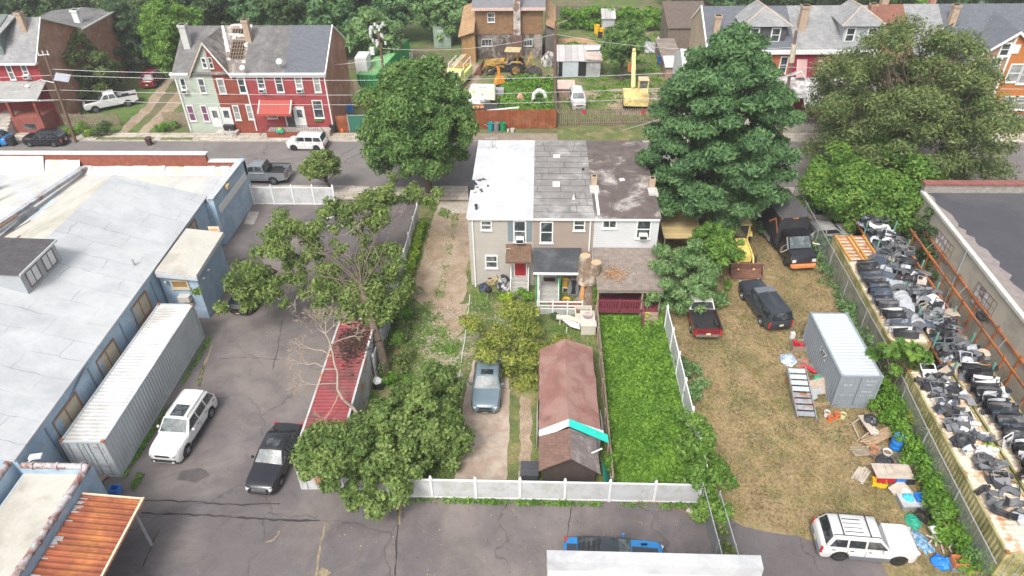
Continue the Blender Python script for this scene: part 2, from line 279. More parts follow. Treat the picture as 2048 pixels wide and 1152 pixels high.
def car(label,cat,loc,rz,L=4.6,Wd=1.85,H=1.5,body=None,hood=.62,belt=.95,xf=.22,xrf=.08,xrr=-.3,xr=-.42,wr=.78,sill=.25,r=.33,wb=(.31,-.29),deck=None,glass=None,roofm=None,
        wins=2,lower=None,rails=None,pickup=None,rim=RIM,plate=True,sunroof=None,name='parked_car',group=None,grille=BLK,nose=.12,bumper=None,lampw=.3,tail='c',extra=None,wind=None,mirror=True,hoodm=None,boxy=.0,spk=5):
    R=thing(name,label,cat,loc,rz,group); w=Wd/2; glass=glass or CARG
    XF,XRF,XRR,XR=xf*L,xrf*L,xrr*L,xr*L
    zt=[(-L/2,belt-.18),(-L/2+.06,belt-.05),(XR,(deck or belt)),(XF,belt),(XF+.3,belt-.02),(L/2-.35,hood+.08),(L/2-.1,hood),(L/2,hood-nose)]
    ends=[(-L/2,.86+boxy),(-L/2+.12,.94+boxy*.5),(-L/2+.5,.985),(0,1),(L/2-.7,.975),(L/2-.25,.91+boxy*.5),(L/2-.06,.8+boxy),(L/2,.7+boxy)]
    wx=[wb[0]*L,wb[1]*L]; ra=r+.07
    xmax=L/2; xmin=-L/2 if not pickup else pickup[0]*L
    xs=set([xmin,xmin+.03,xmin+.1,xmax-.02,xmax-.07,xmax-.16,xmax-.35])|set(np.linspace(xmin,xmax,22).tolist())
    for q in wx:
        for k in range(-6,7): xs.add(q+ra*k/6*1.0)
    xs=sorted(x for x in xs if xmin<=x<=xmax); rings=[]
    for x in xs:
        ww=w*lerp(ends,x); z1=lerp(zt,x); zb=sill+(.1 if abs(x)>L/2-.1 else 0); ar=0
        for q in wx:
            if abs(x-q)<ra: ar=max(ar,r+math.sqrt(ra*ra-(x-q)**2))
        zl=max(zb,min(ar,z1-.1)); zm=max(zl+.02,zb+.14,z1*.55); zm=min(zm,z1-.06)
        pr=[(ww*.72,zb),(ww*.74,zl-.0),(ww*.975,zl),(ww,max(zl+.01,zm-.08)),(ww,zm),(ww*.975,max(zm+.01,z1-.1)),(ww*.9,z1-.02),(ww*.55,z1+.01)]
        ring=[(x,0,zb)]+[(x,a,b) for a,b in pr]+[(x,0,z1+.025)]+[(x,-a,b) for a,b in pr[::-1]]
        rings.append(ring)
    B=MB().loft(rings); part0=B.build('body',body,R,smooth=True)
    MB().box(-L/2+.25,L/2-.25,-w*.7,w*.7,sill*.6,sill+.12).build('underbody',DRK,R)
    if lower:
        for s in(1,-1): MB().ob(((wx[0]+wx[1])/2,s*(w+.002),sill+.16),(abs(wx[0]-wx[1])-2*ra+.02,.03,.26)).build('side_cladding',lower,R)
        MB().box(-L/2-.03,-L/2+.1,-w*.84,w*.84,sill+.08,sill+.34).build('rear_cladding',lower,R); MB().box(L/2-.12,L/2+.03,-w*.74,w*.74,sill+.08,sill+.3).build('front_cladding',lower,R)
    for q in wx:
        for s in(1,-1): wheel(R,q,s*(w-.12),r,.22,rim,spokes=spk)
    # cabin
    cr=[]
    zr=H-.03; cxs=[XR]+[XR+(XRR-XR)*k/3 for k in(1,2)]+[XRR]+[XRR+(XRF-XRR)*k/4 for k in(1,2,3)]+[XRF]+[XRF+(XF-XRF)*k/3 for k in(1,2)]+[XF]
    def ctop(x):
        a=lerp([(XR,0),(XRR,1),(XRF,1),(XF,0)],x); arc=0
        if XRR<=x<=XRF: arc=.05*math.sin(math.pi*(x-XRR)/(XRF-XRR+1e-6))
        return a,belt+.02+(zr-belt-.02)*a+arc-.02
    wbl=w*.95
    for x in cxs:
        a,zz=ctop(x); wt=wbl*(1+(wr/.95-1)*a); e=.045
        pr=[(wbl,belt-.08),(wbl,belt),(wt,max(belt+.005,zz-.07)),(wt-.1,zz)]
        cr.append([(x,0,belt-.08)]+[(x,p,q) for p,q in pr]+[(x,0,zz+e*max(.2,a))]+[(x,-p,q) for p,q in pr[::-1]])
    MB().loft(cr).build('cabin',roofm or body,R,smooth=True)
    def ws(nm,x0,x1,g):   # windshield or rear glass, laid on the sloping end of the cabin
        m=MB(); rows=[]
        sgn=1 if x0>x1 else -1
        for t in(.06,.5,.93):
            x=x0+(x1-x0)*t; a,zz=ctop(x); wt=wbl*(1+(wr/.95-1)*a)-.11
            nrm=Vector((zr-belt,0,abs(x0-x1))).normalized(); nrm.x*=sgn
            rows.append([Vector((x,wt*k/3,zz+.045*max(.2,a)*(1-abs(k)/3*.9)))+nrm*.018 for k in range(-3,4)])
        vs=[p for rr in rows for p in rr]; vs2=[p-Vector((0,0,.03)) for p in vs]; fs=[(j*7+i,j*7+i+1,(j+1)*7+i+1,(j+1)*7+i) for j in range(2) for i in range(6)]
        m.add(vs,fs); return m.build(nm,g,R,smooth=True)
    ws('windshield',XF,XRF,wind or CARG2)
    if abs(XR-XRR)>.02: ws('rear_window',XR,XRR,glass)
    n=wins; x0,x1=XR+.12,XF-.3
    for s in(1,-1):
        for k in range(n):
            a0=x0+(x1-x0)*k/n+(.05 if k else 0); a1=x0+(x1-x0)*(k+1)/n-.05+(.25 if k==n-1 else 0)
            def Q(x,t):
                lo=XR+(XRR-XR)*t+.12; hi=XF+(XRF-XF)*t-.1; x=min(max(x,lo),hi); y=wbl+(w*wr-wbl)*t+.012; return (x,s*y,belt+.02+(zr-.08-belt)*t)
            q=MB(); A=[Q(a0,.06),Q(a1,.06),Q((a0+a1)/2 if Q(a1,.9)[0]-Q(a0,.9)[0]<.02 else a1,.9),Q(a0,.9)]
            q.slab(A,.01,d=(0,-s,0)); q.build('side_window',glass,R)
        # door seams and handles
        for k in range(n):
            xx=x0+(x1-x0)*(k+.06)/n
            if k>0 or n<3: MB().ob((xx,s*(w+.003),belt*.66),(.012,.012,belt*.5)).build('door_seam',BLK,R)
            MB().ob((xx+.2,s*(w*.985+.01),belt-.16),(.16,.03,.03)).build('door_handle',BLK,R)
        if mirror:
            q=MB(); q.lathe((XF-.35,s*(w+.1),belt+.08),[(.05,-.06),(.09,-.03),(.09,.04),(.05,.07)],8,ax='x'); q.rod((XF-.35,s*(w-.06),belt+.04),(XF-.35,s*(w+.06),belt+.06),.02); q.build('mirror',BLK if body in(None,) else body,R,smooth=True)
    for s in(1,-1):
        q=MB(); yy=s*w*(.62+boxy); q.ob((L/2-.09,yy,hood-nose-.02),(.16,lampw,.13),-s*(.42-boxy*2)); q.build('headlight',HEAD_L,R)
        q=MB(); hh=.42 if tail=='v' else .16; q.ob((-L/2+.03,s*w*(.82+boxy),belt-.1-hh/2),(.1,.1 if tail=='v' else .3,hh),s*.2); q.build('taillight',RED_L,R)
    q=MB(); q.ob((L/2-.03,0,hood-nose-.06),(.1,w*.85,.14)); q.build('grille',grille,R)
    bm=bumper or body; MB().ob((L/2-.02,0,sill+.14),(.12,w*1.3,.14)).build('bumper',bm,R); MB().ob((L/2+.03,0,sill+.2),(.1,w*1.0,.09)).build('air_intake',BLK,R); MB().ob((-L/2,0,sill+.17),(.14,w*1.62,.16)).build('bumper',bm,R)
    if plate: MB().ob((-L/2-.075,0,sill+.36),(.015,.3,.15)).build('number_plate',PLATE,R)
    if plate=='f': MB().ob((L/2+.06,0,sill+.16),(.015,.3,.15)).build('number_plate',PLATE,R)
    if sunroof: MB().box(sunroof[0]*L,sunroof[1]*L,-w*.42,w*.42,zr+.035,zr+.07).build('sunroof',CARG,R)
    if rails:
        for s in(1,-1):
            q=MB(); y=s*(w*wr-.1); q.path([(XRR+.05,y,zr+.01),(XRR+.15,y,zr+.09),(XRF-.15,y,zr+.09),(XRF-.05,y,zr+.01)],.022); q.build('roof_rail',rails,R)
    if hoodm:
        q=MB(); q.poly([(XF+.02,-w*.86,belt+.03),(L/2-.3,-w*.8,hood+.1),(L/2-.3,w*.8,hood+.1),(XF+.02,w*.86,belt+.03)]); q.slab([(XF+.02,-w*.84,belt+.045),(L/2-.28,-w*.78,hood+.115),(L/2-.28,w*.78,hood+.115),(XF+.02,w*.84,belt+.045)],.02); q.build('hood',hoodm,R)
    if pickup:
        xe=-L/2; xc=pickup[0]*L; zb=belt+.02; fl=.68*belt
        for s in(1,-1):
            q=wx[1]; pts=[(xe+.02,zb-.02),(xc,zb),(xc,sill+.02)]
            for k in range(0,9):
                a=math.pi*k/8; px_=q+ra*math.cos(a)
                pts.append((px_,max(sill+.02,r+ra*math.sin(a)*.98)))
            pts+= [(xe+.02,sill+.18)]
            m=MB(); a,b=sorted((s*(w-.07),s*w)); m.prism(pts,'y',a,b); m.build('bed_side',body,R)
            MB().ob(((xe+xc)/2,s*(w-.045),zb+.01),(xc-xe-.05,.11,.04)).build('bed_rail',BLK if pickup[1] else body,R)
        m=MB(); m.box(xe+.08,xc-.01,-w+.08,w-.08,fl-.04,fl); 
        for k in range(-6,7): m.box(xe+.1,xc-.02,k*.12-.025,k*.12+.025,fl+.0005,fl+.018)
        for s in(1,-1): m.ob((wx[1],s*(w-.19),fl+.1),(.8,.2,.2))
        m.build('bed_floor',BLK,R)
        MB().box(xc-.05,xc,-w+.08,w-.08,fl,zb).build('bed_bulkhead',BLK if pickup[1] else body,R)
        MB().box(xe,xe+.07,-w+.07,w-.07,sill+.2,zb).build('tailgate',body,R)
    return R
def PT(n,c,r=.25): return paint(n,c,r)
PW=PT('car_paint_white',(.58,.58,.575)); PB=PT('car_paint_black',(.012,.012,.016)); PG=PT('car_paint_grey',(.17,.19,.21)); PS=PT('car_paint_slate_blue',(.13,.18,.215)); PBL=PT('car_paint_blue',(.015,.2,.5))
PMR=PT('car_paint_maroon',(.16,.012,.02)); PCH=PT('car_paint_charcoal',(.035,.04,.05),.35); PWO=PT('car_paint_aged_white',(.60,.60,.57),.4); PFD=PT('car_paint_faded_grey',(.13,.14,.16),.5); PBG=PT('car_paint_pewter',(.32,.31,.28),.45)
def at(px,py,z=0): return G(px,py,z)
A90=math.pi/2
def rzp(p,q): # heading of the line through two photo ground points
    a,b=G(*p),G(*q); return math.atan2(b[1]-a[1],b[0]-a[0])
# lot, left
car('white SUV with black roof panel parked beside the long white container','suv',(-20.85,27.85),-A90-.08,L=4.9,Wd=1.97,H=1.76,body=PW,hood=.98,belt=1.12,xf=.2,xrf=.07,xrr=-.4,xr=-.47,wr=.8,r=.38,sunroof=(-.13,.05),rails=BLK,wins=3,lower=BLK,plate=False,tail='v')
car('black sedan with chrome nose parked beside the rusty container end','sedan',(-14.75,25.75),-A90-.07,L=4.7,Wd=1.85,H=1.44,body=PB,hood=.78,belt=.92,xf=.17,xrf=.03,xrr=-.24,xr=-.37,sunroof=(-.12,.0),glass=CARG,hoodm=None,grille=CHR)
car('black SUV half hidden beneath the sparse tree by the blue wall','suv',(-21.25,41.3),-A90-.16,L=4.7,Wd=1.85,H=1.7,body=PB,hood=1.0,belt=1.1,xf=.2,xrf=.08,xrr=-.4,xr=-.47,rails=CHR,wins=3,plate='f',grille=CHR)
car('blue-grey sedan parked on the concrete pad under the yellow-green tree','sedan',(-3.1,31.95),-A90,L=4.6,Wd=1.82,H=1.48,body=PS,hood=.82,belt=.95,xf=.2,xrf=.05,xrr=-.22,xr=-.37,sunroof=(-.05,.04),plate='f',grille=BLK)
car('grey crew-cab pickup truck parked on the street by the white fence','pickup',(-27.05,60.2),math.pi-.03,L=5.9,Wd=2.05,H=1.95,body=PG,hood=1.2,belt=1.32,xf=.17,xrf=.07,xrr=-.14,xr=-.165,wr=.82,r=.42,sill=.42,pickup=(-.17,1),boxy=.06,rim=RIM,tail='v',bumper=CHR)
car('white boxy hatchback driving on the street past the red row houses','hatchback',(-24.3,67.45),math.pi-.04,L=4.05,Wd=1.72,H=1.66,body=PW,hood=.98,belt=1.05,xf=.27,xrf=.18,xrr=-.42,xr=-.47,wr=.9,r=.33,wins=3,lampw=.25,bumper=BLK,plate=False,tail='v',rim=BLK,boxy=.05)
car('black hatchback parked at the far kerb beyond the warehouse parapet','hatchback',(-53.0,68.3),math.pi,L=4.4,Wd=1.78,H=1.6,body=PB,hood=.95,belt=1.0,xf=.2,xrf=.08,xrr=-.36,xr=-.47,wins=3,tail='v')
car('bright blue car cut by the left edge of the picture','sedan',(-59.2,68.3),math.pi,L=4.6,Wd=1.8,H=1.45,body=PBL,hood=.8,belt=.93)
car('white pickup truck with a dark hood on the grass by the left houses','pickup',(-51.0,78.6),math.pi+math.radians(33),L=5.9,Wd=2.0,H=1.95,body=PW,hood=1.15,belt=1.3,xf=.19,xrf=.09,xrr=-.1,xr=-.13,wr=.82,r=.42,sill=.5,pickup=(-.14,1),boxy=.06,hoodm=BLK,glass=CARG,bumper=BLK,lower=None)
car('dark red SUV with its back to the street on the dirt drive','suv',(-49.6,86.6),A90+.12,L=4.5,Wd=1.85,H=1.75,body=PMR,hood=.98,belt=1.1,xf=.2,xrf=.1,xrr=-.38,xr=-.46,wins=3,tail='v',lower=BLK)
# yard, right
car('dark red pickup truck with open ribbed bed under the willowy tree','pickup',(11.5,39.4),A90+.02,L=5.3,Wd=1.9,H=1.75,body=PMR,hood=1.05,belt=1.15,xf=.19,xrf=.1,xrr=-.05,xr=-.08,wr=.8,r=.38,sill=.45,pickup=(-.09,1),boxy=.07,tail='v',bumper=CHR,roofm=PWO,lower=None)
k=car('black pickup truck with a ribbed bed cap on dry grass','pickup',(16.2,40.3),A90+.2,L=5.1,Wd=1.85,H=1.72,body=PCH,hood=1.08,belt=1.12,xf=.2,xrf=.1,xrr=-.46,xr=-.49,wr=.8,r=.38,sill=.42,wins=3,tail='v',bumper=BLK,roofm=PCH,boxy=.07)
m=MB().box(.0,.62,-.70,.70,1.70,1.735); m.build('cab_roof',PFD,k)
m=MB(); [m.box(-2.25,-.1,y*.19-.02,y*.19+.02,1.72,1.755) for y in range(-3,4)]; m.box(-2.33,-.05,-.72,.72,1.66,1.72); m.build('bed_cap_roof',PCH,k)
MB().slab([(-2.545,-.62,1.2),(-2.545,.62,1.2),(-2.44,.58,1.6),(-2.44,-.58,1.6)],.01,d=(1,0,0)).build('cap_rear_window',CARG,k)
k=car('old white SUV with black roof rack at the bottom of the yard','suv',(16.3,21.15),-.07,L=4.6,Wd=1.8,H=1.68,body=PW,hood=1.02,belt=1.08,xf=.19,xrf=.08,xrr=-.4,xr=-.46,wr=.8,r=.37,wins=3,lower=PFD,bumper=PFD,tail='v',boxy=.07,plate=True,rim=CHR)
m=MB(); [m.path([(-1.85,s*.62,1.70),(-1.8,s*.62,1.77),(.25,s*.62,1.77),(.32,s*.62,1.70)],.022) for s in(1,-1)]; [m.ob((x,0,1.79),(.05,1.3,.03)) for x in(-1.4,-.15)]; [m.ob((-.85,y,1.715),(.85,.025,.03)) for y in(-.36,-.12,.12,.36)]; m.build('roof_rack',BLK,k)
k=car('bright blue sports car with dark stripes and louvred rear window','sports car',(3.87,19.85),-.03,L=4.78,Wd=1.95,H=1.38,body=PBL,hood=.85,belt=.93,xf=.17,xrf=.02,xrr=-.13,xr=-.38,wr=.74,r=.36,plate=False,roofm=PCH,wins=2,grille=BLK)
m=MB()
for s in(1,-1): m.slab([(.84,s*.08,.99),(2.1,s*.08,.97),(2.1,s*.42,.96),(.84,s*.46,.98)] if s>0 else [(.84,s*.46,.98),(2.1,s*.42,.96),(2.1,s*.08,.97),(.84,s*.08,.99)],.02)
m.build('stripe',PCH,k); MB().box(-2.33,-1.85,-.46,.46,.93,.955).build('trunk_stripe',PCH,k)
m=MB(); [m.ob((-.75-.24*i,0,1.33-.09*i),(.2,1.05-.03*i,.02),ry=.1) for i in range(5)]; m.build('window_louvre',BLK,k)
m=MB(); [m.ob((1.45,s*.62,.955),(.3,.1,.03),s*.1) for s in(1,-1)]; m.build('hood_vent',DRK,k)
k=car('faded silver SUV parked nose-out behind the weathered picket fence','suv',(4.45,79.3),-A90+.06,L=4.6,Wd=1.8,H=1.75,body=PBG,hood=1.0,belt=1.08,xf=.2,xrf=.1,xrr=-.38,xr=-.46,wins=3,rails=BLK,tail='v',hoodm=PWO,roofm=PWO)
# black box truck
def box_truck():
    R=thing('box_truck','black box truck with an orange front bumper beside the chain-link fence','truck',(20.1,48.3),-A90+.12)
    # front +x : nose at about 3.2
    pts=[(2.95,.55),(2.95,1.0),(2.75,1.32),(2.0,1.5),(1.35,2.25),(.35,2.3),(.35,.55)]
    rings=[]
    for y,s in((-1.0,.96),(-.93,1),(.93,1),(1.0,.96)):
        rings.append([(1.6+(a-1.6)*s if True else a,y,.55+(b-.55)*s) for a,b in pts])
    MB().loft(rings).build('cab',PB,R)
    MB().box(.42,1.34,-.86,.86,2.302,2.33).build('cab_roof',PB,R)
    MB().slab([(2.0,-.84,1.55),(2.0,.84,1.55),(1.4,.78,2.22),(1.4,-.78,2.22)],.01,d=(-.7,0,-.7)).build('windshield',CARG2,R).location=(.035,0,.03)
    for s in(1,-1):
        MB().slab([(.6,s*1.012,1.5),(1.9,s*1.012,1.5),(1.4,s*.98,2.15),(.6,s*.98,2.15)],.01,d=(0,-s,0)).build('side_window',CARG,R)
        MB().ob((2.97,s*.78,1.0),(.05,.3,.24)).build('headlight',HEAD_L,R)
        m=MB(); m.path([(1.9,s*1.0,1.4),(1.95,s*1.5,1.2),(1.95,s*1.5,1.75),(1.75,s*1.0,1.8)],.025); m.ob((1.95,s*1.5,1.5),(.05,.16,.5)); m.build('mirror',CHR,R)
        wheel(R,2.0,s*.88,.4,.25,CHR); wheel(R,-2.1,s*.9,.42,.3,RIM)
    MB().ob((2.98,0,1.0),(.05,1.2,.2)).build('grille',BLK,R)
    MB().prism([(-1.0,2.99),(-.85,3.22),(.85,3.22),(1.0,2.99),(.98,2.9),(-.98,2.9)],'z',.5,.72).build('front_bumper',mat('orange_steel',(.62,.22,.08),.7,0,.2,5),R).data.transform(Matrix(((0,1,0,0),(1,0,0,0),(0,0,1,0),(0,0,0,1))))
    MB().box(-4.3,.22,-1.22,1.22,.95,3.25).box(-4.3,.3,-1.1,1.1,.55,.94).build('cargo_box',mat('matt_black_panel',(.03,.03,.034),.6,0,.3,1.5),R)
    m=MB(); m.box(-4.34,.27,-1.25,1.25,3.252,3.3); m.build('cargo_roof',mat('dusty_black_roof',(.075,.07,.072),.8,0,.25,1.5),R)
    m=MB(); [m.ob((.26,y,3.2),(.05,.12,.05)) for y in(-1.1,-.15,0,.15,1.1)]; m.build('marker_lamp',AMB,R)
    MB().ob((-2,-1.1,.6),(2.2,.06,.45)).build('side_skirt',METAL,R)
    m=MB(); m.ob((-1.0,-1.232,2.4),(1.3,.012,.14),ry=-.7).ob((-.15,-1.232,2.4),(1.2,.012,.14),ry=.9); m.build('orange_stripe',mat('orange_steel',(1,0,0)),R)
box_truck()
# yellow backhoe loader, front bucket towards the viewer
YEL=mat('yellow_machine',(.62,.48,.14),.6,0,.2,3,c2=(.35,.25,.12),amt=.15); YEL2=mat('old_yellow_machine',(.42,.27,.06),.7,0,.3,2,c2=(.16,.08,.04),amt=.4)
def loader(label,loc,rz,YEL,canopy=False,sc=1):
    R=thing('backhoe_loader',label,'loader',loc,rz); R.scale=(sc,)*3
    MB().prism([(.2,.75),(2.2,.75),(2.2,1.35),(.2,1.6)],'y',-.4,.4).build('engine_hood',YEL,R)
    m=MB(); m.box(2.2,2.3,-.45,.45,.7,1.4); [m.box(2.3,2.34,y*.16-.03,y*.16+.03,.78,1.32) for y in(-2,-1,0,1,2)]; m.build('radiator_guard',YEL,R)
    MB().box(-2.2,2.0,-.3,.3,.5,.8).build('chassis',BLK,R)
    for s in(1,-1):
        wheel(R,-1.2,s*.95,.72,.42,YEL,22,6); wheel(R,1.7,s*.85,.45,.3,YEL,18,6)
        MB().prism([(-2.0,1.35),(-1.7,1.6),(-.7,1.6),(-.4,1.35),(-.5,1.33),(-.75,1.53),(-1.65,1.53),(-1.9,1.32)],'y',min(s*.72,s*1.18),max(s*.72,s*1.18)).build('fender',YEL,R)
        m=MB(); m.ob((1.0,s*.58,1.25),(2.3,.12,.2),ry=.12).ob((2.5,s*.58,.75),(1.1,.12,.2),ry=.85); m.rod((.6,s*.58,.9),(2.1,s*.58,1.0),.05,8); m.build('loader_arm',YEL,R)
    m=MB(); m.prism([(2.75,.05),(3.6,.02),(3.62,.1),(2.95,.16),(2.85,.45),(2.92,.95),(2.84,1.0),(2.72,.5)],'y',-1.2,1.2)
    for s in(1,-1): m.prism([(2.8,.1),(3.6,.06),(3.35,.3),(2.9,.95),(2.8,.5)],'y',min(s*1.18,s*1.22),max(s*1.18,s*1.22))
    m.build('bucket',mat('rusty_bucket',(.16,.08,.055),.85,0,.3,3),R)
    if canopy:
        m=MB(); [m.box(x-.04,x+.04,y-.04,y+.04,1.2,2.6) for x in(-1.3,-.2) for y in(-.6,.6)]; m.build('canopy_post',YEL,R); MB().box(-1.6,.1,-.8,.8,2.6,2.68).build('canopy',mat('faded_canopy',(.45,.36,.2),.9,0,.25,3),R)
    else:
        m=MB(); [m.box(x-.05,x+.05,y-.05,y+.05,1.3,2.7) for x in(-1.35,.05) for y in(-.62,.62)]; m.box(-1.35,.05,-.62,.62,.9,1.35); m.build('cab_frame',YEL,R); MB().box(-1.5,.15,-.72,.72,2.7,2.8).build('cab_roof',mat('tan_cab_roof',(.42,.34,.18),.8,0,.15,3),R)
        MB().box(.06,.075,-.56,.56,1.4,2.65).build('windshield',CARG,R)
    MB().lathe((-.5,0,1.2),[(.2,0),(.24,.08),(.2,.12)],10).build('seat',BLK,R)
    m=MB(); m.ob((-2.5,0,1.5),(.2,.2,1.9),ry=-.35).ob((-2.95,0,1.55),(.16,.16,1.6),ry=.3).ob((-2.7,0,.7),(.6,.3,.15)); m.prism([(-3.1,.3),(-2.75,.25),(-2.7,.8),(-3.0,.95),(-3.25,.7)],'y',-.3,.3); m.build('backhoe_arm',YEL,R)
    return R
loader('pale yellow loader with a wide rusty bucket between tree and box truck',(16.0,47.85),-A90+.02,YEL)
loader('old ochre backhoe with canopy in front of the brown shingle house',(-4.3,90.3),math.pi-.1,YEL2,True,1.15)
def excavator():
    R=thing('excavator','pale yellow excavator with raised boom beyond the picket fence','excavator',(11.1,79.2),A90-.05)
    Y3=mat('faded_yellow_digger',(.62,.5,.2),.7,0,.2,2,c2=(.40,.30,.14),amt=.25)
    for s in(1,-1):
        m=MB(); m.prism([(-1.9,.35),(-1.6,.05),(1.6,.05),(1.9,.35),(1.6,.75),(-1.6,.75)],'y',min(s*.85,s*1.35),max(s*.85,s*1.35)); m.build('track',RUB,R)
    MB().box(-2.3,1.0,-1.4,1.4,.85,1.7).box(-2.6,-2.3,-1.3,1.3,.9,1.6).build('house_body',Y3,R)
    MB().box(-1.9,-.2,-1.35,-.1,1.702,2.0).box(-1.7,-.9,-1.1,-.4,2.0,2.05).build('engine_cover',Y3,R)
    m=MB(); [m.box(x-.05,x+.05,y-.05,y+.05,1.7,3.0) for x in(-.2,.95) for y in(-1.35,-.35)]; m.box(-.25,1.0,-1.4,-.3,1.7,2.1); m.build('cab_frame',Y3,R)
    MB().box(-.3,1.05,-1.45,-.25,3.0,3.08).build('cab_roof',mat('faded_tan_lid',(.5,.38,.26),.8),R)
    MB().box(-.15,.9,-1.28,-.42,2.1,2.95).build('cab_glass',CARG2,R)
    m=MB(); m.ob((2.4,.25,3.3),(4.4,.45,.55),ry=-.75); m.ob((4.6,.25,4.2),(2.6,.32,.35),ry=.95); m.rod((.6,.25,1.8),(2.6,.25,3.0),.09,8); m.build('boom',Y3,R)
    MB().prism([(5.1,2.2),(5.9,2.4),(6.0,3.1),(5.4,3.3)],'y',-.2,.7).build('bucket',RUST,R)
excavator()
# yellow utility truck, grey box van, compressor, flat trailer
def utility_truck():
    R=thing('utility_truck','pale yellow utility truck with ladder rack behind the round tree','truck',(-10.2,85.9),-A90-.2)
    YT=mat('lime_yellow_paint',(.62,.68,.24),.5,0,.12,3)
    MB().prism([(2.6,.6),(2.6,1.1),(2.35,1.75),(1.8,2.3),(.7,2.35),(.7,.6)],'y',-1,1).build('cab',YT,R)
    MB().slab([(2.44,-.85,1.7),(2.44,.85,1.7),(1.92,.8,2.27),(1.92,-.8,2.27)],.02,d=(-1,0,0)).build('windshield',CARG2,R)
    MB().box(-2.8,.6,-1.1,1.1,.7,1.7).build('service_body',YT,R)
    MB().box(-2.6,.4,-.7,.7,1.702,1.9).build('tool_load',mat('tool_clutter',(.25,.16,.1),.9,0,.5,6,c2=(.5,.3,.05),amt=.5),R)
    m=MB(); [m.box(x-.04,x+.04,y-.04,y+.04,1.7,2.75) for x in(-2.6,.5) for y in(-.95,.95)]; [m.box(-2.7,.6,y-.04,y+.04,2.75,2.82) for y in(-.95,.95)]; m.build('ladder_rack',WHITE,R)
    m=MB(); [m.box(-3.0,1.4,y-.04,y+.04,2.85,2.93) for y in(-.25,.25)]; [m.box(-2.9+.35*i,-2.85+.35*i,-.25,.25,2.86,2.92) for i in range(12)]; m.build('ladder',mat('pale_ladder',(.6,.5,.38),.8),R)
    for x in(1.7,-1.7):
        for s in(1,-1): wheel(R,x,s*.95,.42,.28,METAL)
    for s in(1,-1): MB().ob((2.62,s*.75,.95),(.05,.25,.2)).build('headlight',HEAD_L,R)
    MB().ob((2.63,0,.62),(.12,1.9,.18)).build('bumper',METAL,R)
utility_truck()
def grey_van():
    R=thing('box_van','box van with a flat grey roof parked beside the yellow utility truck','truck',(-14.2,87.2),-A90-.16)
    MB().box(-2.6,1.6,-1.15,1.15,.6,2.4).build('cargo_box',mat('dark_van_side',(.06,.06,.065),.7,0,.3,2),R)
    MB().box(-2.65,1.65,-1.2,1.2,2.402,2.48).build('roof',mat('chalky_grey_roof',(.40,.41,.42),.85,0,.1,2,c2=(.3,.26,.22),amt=.15),R)
    MB().prism([(1.6,.5),(3.0,.5),(2.95,1.1),(2.4,1.3),(1.9,2.0),(1.6,2.05)],'y',-.95,.95).build('cab',PWO,R)
    MB().slab([(2.5,-.8,1.32),(2.5,.8,1.32),(2.02,.75,1.95),(2.02,-.75,1.95)],.02,d=(-1,0,0)).build('windshield',CARG,R)
    for x in(2.1,-1.6):
        for s in(1,-1): wheel(R,x,s*.92,.38,.26,METAL)
grey_van()
k=car('small grey van with curved roof left of the flat-roofed box van','van',(-16.9,87.6),-A90-.14,L=4.4,Wd=1.75,H=1.75,body=PBG,hood=1.0,belt=1.05,xf=.3,xrf=.2,xrr=-.4,xr=-.46,wins=3)
def compressor():
    R=thing('compressor_trailer','white towable compressor on one axle in the far yard','trailer',(-6.7,80.2),-.03)
    MB().prism([(-1.5,.55),(1.5,.55),(1.5,1.75),(1.35,1.95),(-1.35,1.95),(-1.5,1.75)],'y',-.75,.75).build('housing',mat('cream_housing',(.66,.68,.58),.5,0,.08,3),R)
    m=MB(); m.lathe((-1.0,-.752,1.5),[(.15,-.01),(.15,.0)],14,ax='y'); m.build('yellow_badge',mat('yellow_decal',(.6,.5,.05),.6),R)
    MB().box(-.05,.05,-.765,-.75,1.1,1.3).box(-.5,.6,-.5,-.4,1.95,1.965).build('vent',BLK,R)
    for s in(1,-1): wheel(R,.3,s*.8,.32,.2,METAL)
    m=MB(); m.rod((1.5,0,.5),(2.4,0,.45),.05); m.rod((-1.6,0,.5),(-1.9,0,.3),.05); m.ob((1.75,.2,.55),(.5,.5,.2)); m.build('tow_bar',RUST,R)
compressor()
def flat_trailer():
    R=thing('flatbed_trailer','low black utility trailer carrying an orange board','trailer',(-6.3,77.2),-.05)
    MB().box(-1.7,1.7,-.8,.8,.5,.6).build('bed',BLK,R)
    m=MB(); [m.box(x-.03,x+.03,y-.03,y+.03,.6,1.1) for x in(-1.6,-.5,.6,1.65) for y in(-.78,.78)]; [m.box(-1.65,1.68,y-.025,y+.025,1.05,1.1) for y in(-.78,.78)]; m.box(1.62,1.7,-.78,.78,1.0,1.6); m.build('rail',BLK,R)
    for s in(1,-1): wheel(R,-.2,s*.92,.3,.2,WHITE)
    MB().rod((-1.7,0,.5),(-2.6,0,.45),.04).build('tow_bar',BLK,R)
flat_trailer()
o=MB().box(-.9,.5,-.5,.5,0,.05).build('board',mat('orange_plywood',(.5,.22,.08),.8)); o.location=(-6.9,77.2,.62); o.rotation_euler=(0,0,.1); tag(o,'orange plywood board lying on the low black trailer','board')
def chipper():
    R=thing('wood_chipper','orange wood chipper with a long black chute','machine',(-5.0,85.2),.4)
    OR=mat('orange_machine',(.62,.25,.03),.6,0,.2,4)
    MB().prism([(-.6,.5),(.6,.5),(.5,1.3),(-.3,1.4)],'y',-.45,.45).build('hopper',OR,R)
    MB().path([(0,0,1.3),(-.05,0,2.2),(-.3,0,2.5)],.2,8).build('spout',OR,R)
    MB().rod((-.3,0,2.5),(-1.7,0,1.7),.17,8).build('chute',BLK,R)
    MB().rod((.2,0,.5),(1.6,0,.9),.2,8).build('hose',BLK,R)
    for s in(1,-1): wheel(R,-.1,s*.6,.3,.18,METAL)
chipper()
